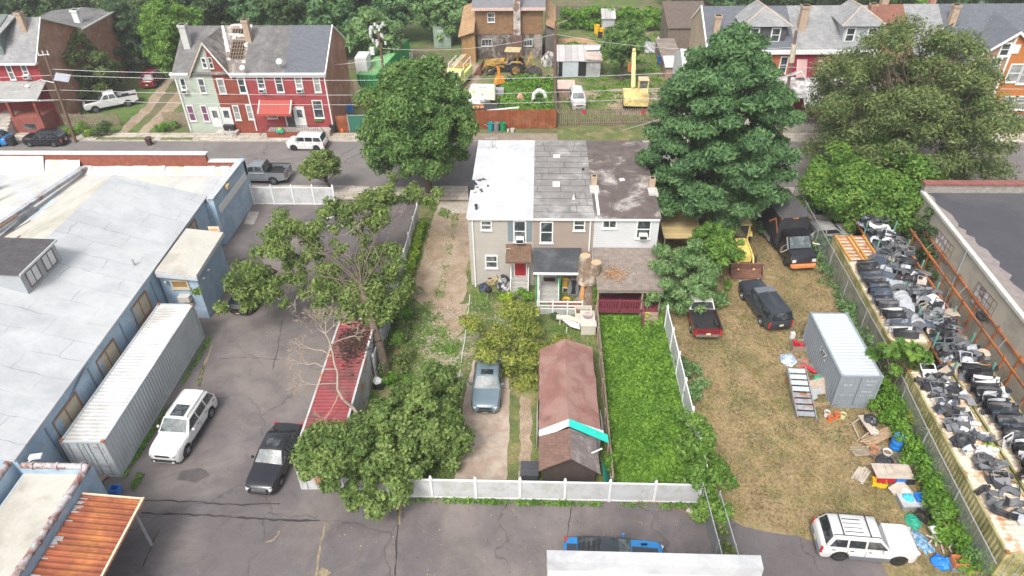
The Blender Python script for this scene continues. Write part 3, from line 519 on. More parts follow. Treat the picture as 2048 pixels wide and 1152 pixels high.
# ---------------- ground
m_dirt=mat('backland_soil',(.20,.17,.10),.95,0,.3,.8,kind='speck',c2=(.13,.19,.05),amt=.5,sc2=.09)
m_asph=mat('street_asphalt',(.185,.168,.162),.9,0,.12,.5,kind='cracks',c2=(.215,.195,.185),amt=.4,sc2=.12,p=.09)
m_lot=mat('lot_asphalt',(.140,.124,.127),.92,0,.14,.35,kind='cracks',c2=(.205,.178,.165),amt=.45,sc2=.08,p=.11)
m_side=mat('sidewalk_concrete',(.48,.43,.37),.9,0,.18,1.2,kind='pavers',p=1.5,c2=(.38,.33,.27),amt=.4)
m_dry=mat('dry_grass',(.34,.255,.135),.97,0,.2,.7,kind='speck',c2=(.22,.19,.08),amt=.38,sc2=.4,p=5)
m_lawn=mat('bright_lawn',(.10,.21,.03),.95,0,.3,1.3,kind='speck',c2=(.15,.29,.03),amt=.5,sc2=.9,p=6)
m_grass=mat('rough_grass',(.15,.185,.06),.95,0,.3,1.0,kind='speck',c2=(.25,.22,.10),amt=.35,sc2=.5,p=7)
m_gravel=mat('dirt_gravel',(.44,.345,.255),.95,0,.2,1.5,kind='speck',c2=(.36,.27,.18),amt=.4,sc2=.4,p=12)
m_rub=mat('broken_paving',(.36,.30,.23),.95,0,.3,2.5,kind='pavers',c2=(.13,.17,.05),amt=.55,sc2=.9,p=.55)
m_pad=mat('concrete_pad',(.40,.33,.27),.9,0,.18,1.2,c2=(.30,.23,.18),amt=.5,sc2=.6)
sheet('ground',[(-260,-30),(260,-30),(260,300),(-260,300)],0,m_dirt)
sheet('street',[(-150,58.9),(150,58.9),(150,68.95),(-150,68.95)],.012,m_asph)
sheet('near_sidewalk',[(-26,56.2),(150,56.2),(150,58.75),(-26,58.75)],.1,m_side)
sheet('near_sidewalk',[(-150,56.2),(-26,56.2),(-26,58.75),(-150,58.75)],.1,m_side)
sheet('far_sidewalk',[(-150,69.1),(-8.5,69.1),(-8.5,71.0),(-150,71.0)],.1,m_side)
sheet('far_sidewalk',[(-8.5,69.1),(2,69.1),(2,71.0),(-8.5,71.0)],.1,mat('dusty_walk',(.33,.27,.21),.95,0,.2,1,kind='speck'))
sheet('far_sidewalk',[(12.5,69.1),(150,69.1),(150,71.3),(12.5,71.3)],.1,m_side)
sheet('verge',[(2,69.3),(12.5,69.3),(12.5,72.8),(2,72.8)],.03,m_grass,.15)
for x0,x1 in((-150,-26),(-26,-17.5),(-10.5,150)):
    tag(MB().box(x0,x1,58.75,58.9,-.1,.13).build('kerb',CONC),kind='structure')
tag(MB().box(-150,150,68.95,69.1,-.1,.13).build('kerb',CONC),kind='structure')
sheet('parking_lot',[(-45,10),(9.5,10),(9.5,23.7),(-10.7,23.7),(-10.7,56),(-10.7,58.8),(-17.3,58.8),(-17.3,56),(-45,56)],.016,m_lot)
sheet('parking_lot',[(9.3,10),(16.5,10),(17,20.5),(14,21.4),(10.8,22.3),(9.8,22.8),(9.3,23)],.02,m_lot,.12,.7)
sheet('dry_grass_yard',[(9.1,21.5),(16,10),(23,10),(23.2,56),(9.1,56)],.008,m_dry)
sheet('lawn',[(4.2,23.7),(9.1,23.7),(9.1,41),(4.2,41)],.012,m_lawn)
sheet('yard_grass',[(-.2,23.7),(4.2,23.7),(4.2,43),(-.2,43)],.01,m_grass)
sheet('yard_grass',[(-10.8,23.7),(-.2,23.7),(-.2,43.3),(-5.2,43.3),(-5.2,56.2),(-10.8,56.2)],.01,m_grass)
sheet('gravel_driveway',[(-9.4,41.5),(-8.2,40.2),(-6.6,40),(-5.5,41),(-5.4,56.2),(-9.2,56.2),(-9.3,50)],.018,m_gravel,.18,.7)
sheet('gravel_patch',[(-7.8,40.8),(-5.2,41),(-4.9,38.8),(-5.6,36.5),(-6.2,37.5),(-7.2,38.5)],.016,m_gravel,.3,.5)
sheet('broken_paving',[(-8.6,40.5),(-5.3,40.8),(-4.6,38.5),(-1.5,39.6),(-.8,37),(-3,36.5),(-4.6,35),(-5,32),(-7.4,32.5),(-7.8,37)],.014,m_rub,.25,.6)
sheet('concrete_pad',[(-4.5,24.2),(-1.6,24.2),(-1.65,31.9),(-4.5,32.5)],.03,m_pad,.06,.5)
sheet('concrete_pad',[(-4.4,32.6),(-1.75,32.0),(-1.8,36),(-4.2,36)],.03,m_pad,.06,.5)
sheet('dirt_strip',[(-.95,24),(-.3,24),(-.3,31),(-1,31.5)],.02,m_gravel,.1,.5)
sheet('dirt_track',[(-46.8,71.2),(-45.6,71.2),(-46.0,79),(-47.5,88),(-49,88),(-47.3,79)],.015,m_gravel,.2,1)
sheet('dirt_track',[(-44.4,71.2),(-43.3,71.2),(-43,80),(-43.5,90),(-45.8,90),(-45,80)],.015,m_gravel,.2,1)
sheet('verge',[(-48.2,69.15),(-41.8,69.15),(-41.8,69.85),(-48.2,69.85)],.115,m_grass,.1,.5)
sheet('verge',[(-41,69.15),(-37.5,69.15),(-37.5,69.75),(-41,69.75)],.115,m_grass,.1,.5)
sheet('front_lawn',[(-54,71),(-47,71.2),(-47.2,79),(-49,88),(-52,84),(-55,76)],.008,mat('left_lawn',(.13,.2,.05),.95,0,.3,1,kind='speck'),.15)
m_yg=mat('back_garden_grass',(.14,.185,.05),.95,0,.3,.8,kind='speck',c2=(.3,.25,.15),amt=.3,sc2=.25)
sheet('garden_grass',[(-8,72.8),(1.8,72.8),(1.8,92),(-4,93),(-8,88)],.008,m_yg,.2,1)
sheet('garden_grass',[(2.1,73.3),(22,73.3),(22,110),(2.1,110)],.01,m_yg,.2,1)
sheet('dirt_strip',[(-12.5,73),(-8.5,73),(-8,82),(-7.5,92),(-9,95),(-16,95),(-17,88)],.02,m_gravel,.3,1)
sheet('dirt_strip',[(3.5,80.8),(6.5,80.2),(7.6,82.3),(5,84),(2.5,83.5)],.02,m_gravel,.3,.6)
sheet('dirt_strip',[(8.6,76),(14,76),(15.5,84),(9,84.5),(8.3,80)],.018,m_gravel,.35,.8)
sheet('manhole_patch',[(-7.5,53.9),(-5.4,54.0),(-5.4,55.9),(-9,55.9),(-9,54.2)],.03,mat('cracked_slab',(.45,.40,.34),.9,0,.2,2,kind='cracks',p=.9),.05,.6)
sheet('concrete_slab',[G(498,423),G(519,424),G(508,449),G(488,449)],.03,CONC,.02,.5)
def crack(pts,w,m,nm='asphalt_crack'):
    q=[]
    for a,b in zip(pts[:-1],pts[1:]):
        A,B=G(*a),G(*b); n=max(2,int(math.hypot(B[0]-A[0],B[1]-A[1])/.35))
        for i in range(n): t=i/n; q.append((A[0]+(B[0]-A[0])*t+random.uniform(-.05,.05),A[1]+(B[1]-A[1])*t+random.uniform(-.05,.05)))
    q.append(G(*pts[-1])); L=[];Rr=[]
    for i,(x,y) in enumerate(q):
        a=q[max(0,i-1)]; b=q[min(len(q)-1,i+1)]; dx,dy=b[0]-a[0],b[1]-a[1]; l=math.hypot(dx,dy)+1e-6; ww=w*random.uniform(.3,1.2)/2; L.append((x-dy/l*ww,y+dx/l*ww,.024)); Rr.append((x+dy/l*ww,y-dx/l*ww,.024))
    m_=MB(); n=len(q); m_.add(L+Rr,[(i,i+1,n+i+1,n+i) for i in range(n-1)]); tag(m_.build(nm,m),kind='structure')
CK=mat('crack_dark',(.04,.036,.036),.95); DU=mat('crack_dust',(.24,.19,.12),.95,0,.3,6)
for p_,w_ in(([(290,1000),(400,1005),(470,1010),(560,1008)],.09),([(283,1027),(430,1032),(560,1041),(640,1042)],.13),([(797,1003),(794,1080),(790,1152)],.08),([(318,1062),(295,1110),(285,1135)],.1),([(565,640),(555,700),(545,740)],.06),([(560,720),(500,715),(440,718)],.05),([(1145,1010),(1120,1152)],.05)): crack(p_,w_,CK)
for p_,w_ in(([(425,690),(408,730),(395,770)],.2),([(650,1045),(640,1100),(632,1152)],.12),([(800,1003),(798,1050)],.16),([(560,1062),(548,1080),(530,1085)],.15),([(640,1143),(655,1152)],.4)): crack(p_,w_,DU,'dust_line')
sheet('oil_stain',[G(*p) for p in((360,940),(400,935),(420,950),(390,965),(350,960))],.022,mat('oil_stain',(.085,.075,.075),.6,0,.2,2),.1,.4)
# ---------------- centre row houses
def roofslab(name,root,pts,m,th=.1): return part(name,m,root,MB().slab(pts,th))
XB=(-5.05,-.35,4.0,8.62); YN,YF=43.2,55.3
def crow_house(i,label,wall,roofm,fasc=WHITE):
    x0,x1=XB[i],XB[i+1]; R=thing('row_house',label,'house',((x0+x1)/2,(YN+YF)/2,0),0,'three joined row houses')
    m=MB(); m.prism([(YN,0),(YF,0),(YF,6.25),(YN,5.92)],'x',x0+.003,x1-.003); part('wall',wall,R,m)
    m=MB(); m.prism([(YN-.12,5.925),(YF+.12,6.27),(YF+.12,6.36),(YN-.12,6.02)],'x',x0-(.1 if i==0 else -.006),x1+(.1 if i==2 else -.006)); part('roof',roofm,R,m)
    m=MB(); m.box(x0+.01,x1-.01,YN-.2,YN-.125,5.85,5.99); part('gutter',fasc,R,m)
    return R
def wpx(R,cx,cy,wp,hp,Y,**k):
    a=HG(cx-wp/2,cy,Y); b=HG(cx+wp/2,cy,Y); c=HG(cx,cy-hp/2,Y)[1]; d=HG(cx,cy+hp/2,Y)[1]; fr=k.get('fr',.1)
    return window(R,((a[0]+b[0])/2,Y,(c+d)/2),(1,0,0),(0,-1,0),(b[0]-a[0])-2*fr,(c-d)-2*fr,**k)
SG=mat('grey_siding',(.40,.375,.335),.7,0,.05,1,kind='siding',p=.2); ST=mat('taupe_siding',(.31,.255,.215),.7,0,.05,1,kind='siding',p=.2); SW=mat('white_siding',(.52,.53,.54),.6,0,.05,1,kind='siding',p=.2)
R1=mat('white_roof_coating',(.51,.52,.53),.7,0,.08,.6,c2=(.45,.46,.47),amt=.3,sc2=.5,kind='membrane'); 
R2=mat('seamed_grey_roof',(.20,.19,.185),.6,0,.25,1.2,c2=(.33,.32,.31),amt=.3,sc2=.35); R3=mat('dark_weathered_roof',(.11,.088,.082),.8,0,.3,1.5,c2=(.36,.33,.31),amt=.14,sc2=.45)
H1=crow_house(0,'grey-sided end row house with a bright white flat roof','x' and SG,R1)
wpx(H1,972.5,450,23,20,YN); wpx(H1,1039.5,462,26,43,YN,ac=True); wpx(H1,983,523,25.5,26,YN,gm=GLASS)
SH=mat('slate_shutter',(.16,.2,.22),.7,0,.1,4)
for a,b in((1015.3,1026),(1053.6,1064)):
    xa,z1=HG(a,443,YN); xb,z0=HG(b,482,YN); m=MB().box(xa,xb,YN-.05,YN-.002,z0,z1); m.box(xa+.05,xb-.05,YN-.06,YN-.05,(z0+z1)/2-.03,(z0+z1)/2+.03); part('shutter',SH,H1,m)
part('downspout',WHITE,H1,MB().box(-4.78,-4.68,YN-.1,YN-.003,.1,5.9).ob((-4.73,YN-.2,.08),(.1,.3,.08)))
def dish(root,P,r=.35):
    x,y,z=P; o=MB(); o.rod((x,y,z),(x,y-.3,z+.15),.03); 
    o.lathe((0,0,0),[(.02,0),(r*.6,.05),(r,.14),(r*.97,.15),(r*.55,.07),(.02,.03)],12,cap=False)
    q=Matrix.Translation((x,y-.35,z+.25))@Matrix.Rotation(.9,4,'X'); n=12*6; o.v[-n:]=[tuple(q@Vector(v)) for v in o.v[-n:]]
    o.rod((x,y-.3,z+.1),(x+.1,y-.75,z+.45),.02); return part('satellite_dish',WHITE,root,o)
o=dish(H1,(-1.7-.45,YN,3.05),.25)
dx0,dx1=HG(1030,545,YN)[0],HG(1052,545,YN)[0]
door(H1,((dx0+dx1)/2,YN,.95),(1,0,0),(0,-1,0),dx1-dx0,2.0,mat('red_door',(.32,.02,.025),.5,0,.1,4),glass=False)
part('door_awning',mat('brown_shingle_awning',(.15,.09,.06),.85,0,.25,4,kind='shingle',p=.3),H1,MB().slab([(-2.35,42.0,2.95),(-.5,42.0,2.95),(-.5,YN-.01,3.75),(-2.35,YN-.01,3.75)],.12))
m=MB(); n=5
for k in range(n): m.box(-1.95,-.75,YN-.35-.24*k-.24,YN-.35-.24*k,0,.95-.19*k-.02)
m.box(-1.95,-.75,YN-.35,YN-.003,0,.95); part('steps',mat('grey_steps',(.36,.35,.33),.9,0,.15,3),H1,m)
for x in(-2.0,-.7): part('railing',WHITE,H1,MB().ob((x,42.3,1.42),(.06,1.5,.08),rx=.6).box(x-.04,x+.04,42.85,42.95,.9,1.9).box(x-.04,x+.04,41.65,41.75,0,1.05))
m=MB(); m.rod((-3.9,54,6.35),(-3.9,54,7.3),.03).rod((-4.5,54.1,7.1),(-3.4,53.9,7.25),.02).rod((-4.3,53.6,6.4),(-3.9,54,7.0),.02).rod((-3.5,53.6,6.4),(-3.9,54,7.0),.02); part('antenna',METAL,H1,m)
part('vent_pipe',BLK,H1,MB().lathe((-4.5,44.2,6.05),[(.09,0),(.09,.3),(.12,.3),(.12,.4)],10))
random.seed(3); TAR=mat('exposed_tar',(.05,.04,.035),.9,0,.3,6)
for k in range(16):
    x=-4.95+random.random()*.8+.15*(k%3); y=46.6+random.random()*2.2; m=MB().ob((x,y,6.02+.0285*(y-43.1)+.012),(.25*random.random()+.08,.05+random.random()*.14,.01),random.random()*3); part('roof_tear',TAR,H1,m)
part('side_vent',BLK,H1,MB().box(-5.35,-4.9,47.0,48.2,5.0,6.35))
H2=crow_house(1,'taupe-sided middle row house with a seamed grey roof',ST,R2)
m=MB(); sz=lambda y:6.02+(y-43.08)*.0279+.004
random.seed(5)
for k in range(12): 
    y=43.9+k*.95; m.ob((1.83,y,sz(y)),(4.3,.04,.012))
    for j in range(2): x=-.2+random.random()*4.0; m.ob((x,y+.48,sz(y+.48)),(.035,.95,.012))
part('roof_seam',mat('tar_seam',(.07,.065,.06),.8),H2,m)
for x,y in((1.45,52.4),(1.35,47.7)): part('skylight_vent',WHITE,H2,MB().box(x-.28,x+.28,y-.15,y+.15,6.1,6.42))
part('vent_pipe',WHITE,H2,MB().lathe((2.6,45.8,6.08),[(.16,0),(.06,.08),(.06,.3)],10)); part('vent_pipe',BLK,H2,MB().lathe((3.5,50.2,6.2),[(.1,0),(.1,.18)],10))
wpx(H2,1093,464,27,43,YN); wpx(H2,1158.5,450,24,22,YN)
part('downspout',WHITE,H2,MB().box(3.68,3.78,YN-.1,YN-.003,3.2,5.9))
TARR=mat('black_tar_roof',(.045,.048,.055),.75,0,.25,1.3,c2=(.075,.08,.088),amt=.4)
part('porch_roof',TARR,H2,MB().slab([(-.32,40.9,2.85),(3.05,40.9,2.85),(3.15,YN-.01,3.45),(-.32,YN-.01,3.45)],.14))
part('porch_fascia',WHITE,H2,MB().box(-.32,3.05,40.8,40.89,2.68,2.84))
door(H2,(.85,YN,.9),(1,0,0),(0,-1,0),.95,2.0,mat('grey_door',(.4,.41,.41),.5,0,.1,3))
part('doormat',mat('brown_mat',(.08,.04,.03),.9),H2,MB().box(.45,1.3,42.5,42.95,.905,.925))
part('side_panel',mat('dark_red_panel',(.2,.02,.03),.7),H2,MB().box(-.3,-.02,YN-.08,YN-.01,.9,2.9))
m=MB().box(.1,1.55,41.9,YN-.003,0,.9); [m.box(.1,1.55,41.9-.3*(k+1),41.9-.3*k,0,.9-.22*(k+1)+.02) for k in range(3)]; part('steps',mat('grey_steps',(1,1,1)),H2,m)
GP=mat('green_post',(.02,.28,.10),.6)
for x in(-.1,1.6): part('post',GP,H2,MB().box(x-.05,x+.05,41.1,41.2,0,2.8))
part('post',WHITE,H2,MB().box(-.02,.08,40.95,41.05,0,2.7))
for x in(.12,1.52): part('railing',WHITE,H2,MB().ob((x,41.4,1.2),(.06,1.5,.1),rx=.35).box(x-.05,x+.05,40.7,40.8,0,1.0))
H3=crow_house(2,'white-sided row house with a dark weathered roof and shingled porch',SW,R3)
wpx(H3,1219,448,30,17,YN,sash=0,mull=1); wpx(H3,1287,458,30,37,YN,ac=True)
for (x,y,n) in((4.2,47.9,0),(8.55,47.6,1)):
    m=MB().box(x-.22,x+.22,y-.25,y+.25,5.9,6.9); m.box(x-.13,x+.13,y-.15,y+.15,6.9,6.91,1); m.box(x-.35,x+.35,y-1.3,y-.25,6.0,6.22,2); part('chimney',[mat('tan_chimney',(.36,.27,.2),.9,0,.25,5),DRK,mat('pale_flashing',(.45,.44,.42),.8)],H3,m)
part('roof_patch',WHITE,H3,MB().ob((6.4,48.6,6.2),(.4,.3,.12),.3).ob((4.3,45,6.12),(.2,3.2,.08)))
SHB=mat('brown_shingle_roof',(.23,.19,.165),.9,0,.2,3,kind='shingle',p=.28)
part('porch_roof',SHB,H3,MB().slab([(4.15,39.35,2.5),(8.75,39.35,2.5),(8.68,YN-.01,3.5),(4.02,YN-.01,3.5)],.14))
part('porch_beam',WOODG,H3,MB().box(4.2,8.7,39.4,39.5,2.2,2.35))
WR=mat('maroon_porch_wood',(.17,.035,.05),.7,0,.2,4)
part('deck',WR,H3,MB().box(4.2,8.6,39.5,YN-.003,.45,.6))
for x in(4.25,7.35,8.6): part('post',WOODG,H3,MB().box(x-.06,x+.06,39.5,39.62,0,2.35))
m=MB(); m.box(4.25,7.35,39.42,39.5,1.42,1.52).box(4.25,7.35,39.42,39.5,.66,.74); [m.box(4.35+.17*i-.03,4.35+.17*i+.03,39.44,39.49,.7,1.45) for i in range(18)]; m.box(5.75,5.87,39.4,39.52,.5,1.6).box(4.25,7.35,39.4,39.5,.42,.62); m.ob((7.4,38.95,1.15),(.08,1.1,.08),rx=.45); m.box(7.33,7.45,38.35,38.47,0,1.0); part('railing',WR,H3,m)
m=MB(); [m.box(7.45,8.55,39.5-.35*(k+1),39.5-.35*k,0,.45-.15*k) for k in range(3)]; part('steps',WOODG,H3,m)
# ---------------- left warehouse
BW=mat('blue_painted_block',(.27,.365,.47),.85,0,.1,.9,c2=(.35,.44,.52),amt=.4,sc2=.7,bump=.03); 
WRF=mat('white_membrane_roof',(.465,.48,.49),.75,0,.09,.5,c2=(.41,.425,.44),amt=.35,sc2=.28,kind='membrane'); CRM=mat('cream_roof',(.44,.425,.38),.8,0,.1,.5,c2=(.36,.34,.29),amt=.3,sc2=.4)
GRF=mat('dusty_flat_roof',(.40,.41,.42),.85,0,.14,.5,c2=(.50,.48,.43),amt=.5,sc2=.18)
WH=thing('warehouse','long blue-walled warehouse with white gabled and flat roofs','warehouse',(-34,38,0))
EX=lambda y:-26.0-(y-23)*.032   # eave line
part('wall',BW,WH,MB().prism([(EX(22),22.2),(EX(48.6),48.6),(-39.3,48.6),(-39.3,22.2)],'z',0,4.3))
RX,RZ=-33.3,6.6
zl=lambda x:RZ-(x-RX)*.31
m=MB(); xa,xb=EX(22)+.12,EX(49)+.12
m.slab([(RX,22,RZ),(xa,22,4.4),(xb,49,4.4),(RX,48.4,RZ)],.12); part('main_roof',WRF,WH,m)
part('left_roof',CRM,WH,MB().slab([(-41.5,22,4.0),(RX-.002,22,RZ),(RX-.002,48.4,RZ),(-39.6,49.6,4.0)],.12))
part('gable_end',CRM,WH,MB().poly([(-39.6,49.6,3.9),(RX,48.38,RZ-.1),(xb-.1,48.95,4.3),(xb-.1,48.95,3.3),(-39.6,49.6,3.3)]))
part('valley_gutter',mat('grey_flashing',(.33,.35,.38),.7,0,.2,2,c2=(.2,.1,.05),amt=.2),WH,MB().slab([(-42.0,44,4.12),(-41.5,44,4.18),(-40.2,55.2,3.9),(-40.8,55.2,3.9)],.3))
part('flat_roof',GRF,WH,MB().box(-26.55,-75,48.9,55.2,2.9,3.3) if 0 else MB().box(-75,-26.5,48.7,55.3,2.9,3.3))
part('flat_roof',mat('peeling_white_roof',(.62,.63,.62),.85,0,.12,1,c2=(.42,.43,.44),amt=.35,sc2=1.2),WH,MB().box(-75,-41.2,22,48.7,2.9,3.5))
part('front_wall',[BW,WRF],WH,MB().box(-26.55,-26.1,48.6,56,0,4.35))
part('wall',BW,WH,MB().box(-75,-26.55,55.9,56.2,0,3.2).box(-28.2,-26.56,48.55,48.85,0,3.9))
part('roof_curb',WRF,WH,MB().box(-26.62,-26.04,48.5,55.3,4.352,4.42))
m=MB(); m.box(-75,-29.35,55.5,55.9,2.9,4.9,0).box(-29.35,-26.1,55.5,55.9,2.9,4.2,0); part('parapet',mat('old_red_brick',(.27,.085,.055),.9,0,.25,3,kind='brick'),WH,m)
part('parapet_cap',mat('pale_coping',(.48,.49,.5),.8,0,.15,3),WH,MB().box(-75,-29.2,55.4,56,4.902,5.02).box(-29.2,-26.05,55.4,56,4.202,4.3))
# white coating lapped up the inner face with a ragged edge
m=MB(); random.seed(11); x=-75
while x<-26.6:
    w_=random.uniform(.3,.9); x2=min(x+w_,-26.55); zt=4.75 if x<-44.2 else (4.4 if x<-41 else 3.8)+random.uniform(-.06,.06)
    m.slab([(x,55.48,zt-.0),(x2,55.48,zt),(x2,54.6,3.31),(x,54.6,3.31)],.02,d=(0,.6,-.6)); x=x2
part('parapet_coating',mat('white_cant_coating',(.45,.45,.435),.8,0,.1,1,c2=(.5,.42,.3),amt=.2,sc2=.5),WH,m)
TANP=mat('tan_board',(.45,.39,.29),.8,0,.12,3); RTR=mat('rust_trim',(.25,.15,.1),.85,0,.3,5)
for y,z,w_,h_ in((35.9,3.25,1.9,1.35),(31.1,3.0,2.0,1.5),(26.35,2.9,2.2,1.7),(45.4,3.55,1.3,1.0)):
    window(WH,(EX(y)+.012,y,z-.15),(0,1,0),(1,0,0),w_,h_,fm=RTR,gm=TANP,fr=.1,sash=0,mull=1,name='boarded_window')
MUL=None
m=MB(); 
for y in(37.9,33.3,29.2,24.6): m.box(EX(y)+.0,EX(y)+.06,y-.04,y+.04,1.5,3.9)
m.ob((EX(28)+.05,27.9,3.9),(.06,3.0,.1),rx=.25); part('wall_pipe',mat('blue_grey_pipe',(.17,.22,.28),.7),WH,m)
# side extension
m=MB().prism([(-26.35,38.8),(-23.72,38.8),(-23.92,43.8),(-26.5,43.8)],'z',0,3.85); part('extension_wall',BW,WH,m)
part('extension_roof',mat('cream_roof',(1,1,1)),WH,MB().slab([(-26.25,38.5,4.35),(-23.45,38.45,4.02),(-23.65,44.1,4.02),(-26.4,44.1,4.35)],.1))
part('extension_fascia',mat('grey_fascia',(.42,.45,.47),.7,0,.1,2),WH,MB().slab([(-26.3,38.46,4.24),(-23.42,38.41,3.92),(-23.42,38.41,3.6),(-26.3,38.46,3.85)],.06,d=(0,1,0)).slab([(-23.43,38.4,3.92),(-23.62,44.1,3.92),(-23.62,44.1,3.72),(-23.43,38.4,3.72)],.05,d=(-1,0,0)))
window(WH,(-25.0,38.79,3.05),(1,0,0),(0,-1,0),1.0,.5,fm=TANP,gm=mat('amber_board',(.26,.16,.06),.7),fr=.12,sash=0)
part('air_conditioner',mat('beige_ac',(.5,.47,.42),.7),WH,MB().box(-25.3,-24.5,38.35,38.79,1.75,2.2))
for x,y in((-26.0,38.7),(-23.55,40.2),(-23.5,39.2)): part('security_light',METAL,WH,MB().lathe((x+.12,y-.1,3.3),[(.03,-.1),(.1,-.05),(.12,.08),(.03,.12)],8))
part('sign_board',mat('white_strip_sign',(.62,.62,.6),.7,0,.1,2),WH,MB().box(-26.095,-26.02,49.1,55.3,2.75,3.35))
def text(root,s,P,size,m,rot=(math.pi/2,0,0),name='lettering',ext=.004):
    c=bpy.data.curves.new(name,'FONT'); c.body=s; c.size=size; c.extrude=ext; c.align_x='CENTER'; c.align_y='CENTER'
    t=bpy.data.objects.new(name,c); COL.objects.link(t); dg=bpy.context.evaluated_depsgraph_get(); me=bpy.data.meshes.new_from_object(t.evaluated_get(dg)); COL.objects.unlink(t); bpy.data.objects.remove(t)
    me.materials.clear(); me.materials.append(m); o=bpy.data.objects.new(name,me); COL.objects.link(o); o.parent=root; l=root.location; o.location=(P[0]-l[0],P[1]-l[1],P[2]-l[2]) ; o.rotation_euler=rot; return o
sg=thing('wall_sign','small orange and cream sign standing on the extension roof corner','sign',(-24.35,44.2,3.9))
MB().box(-.42,.42,-.03,.03,-.3,.55).build('panel',mat('cream_sign',(.6,.45,.3),.7,0,.1,5),sg); MB().box(-.3,.3,-.04,-.031,.05,.35).build('orange_band',mat('orange_sign',(.55,.17,.07),.7),sg)
lt=text(sg,'GARAGE',(-24.35,44.155,4.1),.17,WHITE)
part('floodlight',mat('amber_fixture',(.5,.38,.2),.6),WH,MB().ob((-26.0,51.2,4.1),(.35,.5,.3)))
# dormer on the right slope
DS=mat('grey_dormer_siding',(.36,.38,.4),.7,0,.05,2,kind='siding',p=.14)
dm=MB(); fx=-31.45; y0,y1=33.6,37.3; zb=zl(fx)-.02; ztp=zb+1.45
dm.prism([(fx,zb),(fx,ztp),(-36.0,ztp+.15),(-36.0,5.2)],'y',y0,y1); part('dormer_wall',DS,WH,dm)
part('dormer_roof',mat('dark_shingle',(.085,.08,.085),.9,0,.25,3,kind='shingle'),WH,MB().slab([(fx+.15,y0-.15,ztp+.09),(fx+.15,y1+.15,ztp+.09),(-36.2,y1+.15,ztp+.26),(-36.2,y0-.15,ztp+.26)],.07))
part('dormer_fascia',WHITE,WH,MB().box(fx+.151,fx+.2,y0-.15,y1+.15,ztp-.05,ztp+.1))
for y in(34.6,36.3): window(WH,(fx+.003,y,zb+.72),(0,1,0),(1,0,0),1.1,1.0,fm=mat('brown_frame',(.2,.13,.11),.7),gm=mat('white_shutter_panel',(.62,.63,.64),.6),fr=.05,sash=0,mull=1,sill=False)
part('vent_pipe',METAL,WH,MB().lathe((-27.6,38.6,4.8),[(.07,0),(.07,.45)],10))
for x,y,h in((-45.2,49.8,1.7),(-46.5,51.6,1.2),(-46.9,51.4,1.0)): part('flue_pipe',METAL,WH,MB().lathe((x,y,3.3),[(.16,0),(.16,h),(.26,h),(.26,h+.15)],12))
part('roof_hose',mat('hose_brown',(.2,.13,.09),.9),WH,MB().path([(-38.5,44.5,4.7),(-39.6,41.5,4.55),(-40.1,37,4.4)],.04).path([(-37.2,41.5,5.25),(-38.4,37.5,4.9)],.04).path([(-40.6,46,4.3),(-42.0,38.5,4.1)],.12))
# lower-left blocks with pipe-trimmed parapets
LB=thing('workshop_building','low cream-roofed workshop with pipe-edged parapets at bottom left','workshop',(-27,19,0))
part('wall',BW,LB,MB().prism([(-26.6,24.0),(-60,24.4),(-60,10),(-26.1,10)],'z',0,3.5)); part('roof',CRM,LB,MB().prism([(-26.75,23.85),(-60,24.2),(-60,10),(-26.3,10)],'z',3.502,3.53))
part('parapet',BW,LB,MB().slab([(-26.6,24.0,3.9),(-26.3,24.0,3.9),(-25.8,10,3.9),(-26.1,10,3.9)],3.9))
part('wall',BW,LB,MB().prism([(-25.9,22.2),(-22.3,22.3),(-22.3,10),(-25.6,10)],'z',0,3.35)); part('roof',CRM,LB,MB().prism([(-25.8,22.1),(-22.6,22.15),(-22.6,10),(-25.5,10)],'z',3.352,3.38))
part('parapet',BW,LB,MB().box(-22.6,-22.28,10,22.3,0,3.75).box(-25.9,-22.6,22.05,22.3,3.36,3.75))
PI=mat('corroded_pipe',(.42,.40,.41),.7,0,.2,3,c2=(.2,.1,.08),amt=.5,sc2=1.2)
def pipe(a,b,r=.16):
    m=MB().rod(a,b,r,10); d=Vector(b)-Vector(a); L=d.length; d.normalize(); k=.6
    while k<L: c=Vector(a)+d*k; m.rod(c-d*.05,c+d*.05,r*1.3,10); k+=1.25
    part('coping_pipe',PI,LB,m,True)
pipe((-22.44,22.2,3.85),(-22.44,10,3.85)); pipe((-25.8,22.18,3.85),(-22.5,22.18,3.85)); pipe((-26.5,24.0,4.0),(-26.0,10,4.0)); pipe((-28.2,24.05,4.0),(-26.6,24.0,4.0),.14)
part('floodlight',WHITE,LB,MB().ob((-25.4,22.7,3.9),(.6,.3,.12),.2).rod((-25.7,22.3,3.8),(-25.4,22.7,3.9),.04))
cn=thing('rusty_canopy','rust-orange corrugated metal canopy with a cream edge at bottom left','canopy',(-20.5,18,0))
m=MB(); N_=60; xa,xb=-22.2,-19.05; rows=[]
for i in range(N_+1):
    y=12.0+(20.95-12.0)*i/N_; dz=.035*(1 if i%2 else -1); rows.append([(xa,y,3.35+dz),(xb-.15*(i/N_),y,3.0+dz)])
m.add([p for r in rows for p in r],[(2*i,2*i+1,2*i+3,2*i+2) for i in range(N_)]); part('corrugated_roof',mat('rust_sheet',(.29,.085,.04),.8,0,.25,1.5,c2=(.42,.16,.05),amt=.25,sc2=.35,kind='ribsy',p=.3),cn,m)
part('edge_trim',mat('cream_trim',(.6,.5,.36),.7),cn,MB().slab([(xb-.13,12,3.08),(xb-.05,12,3.08),(xb-.19,21,3.08),(xb-.3,21,3.08)],.14).slab([(-22.2,20.95,3.42),(xb-.2,20.97,3.08),(xb-.2,20.9,3.08),(-22.2,20.88,3.42)],.1))
m=MB(); random.seed(2)
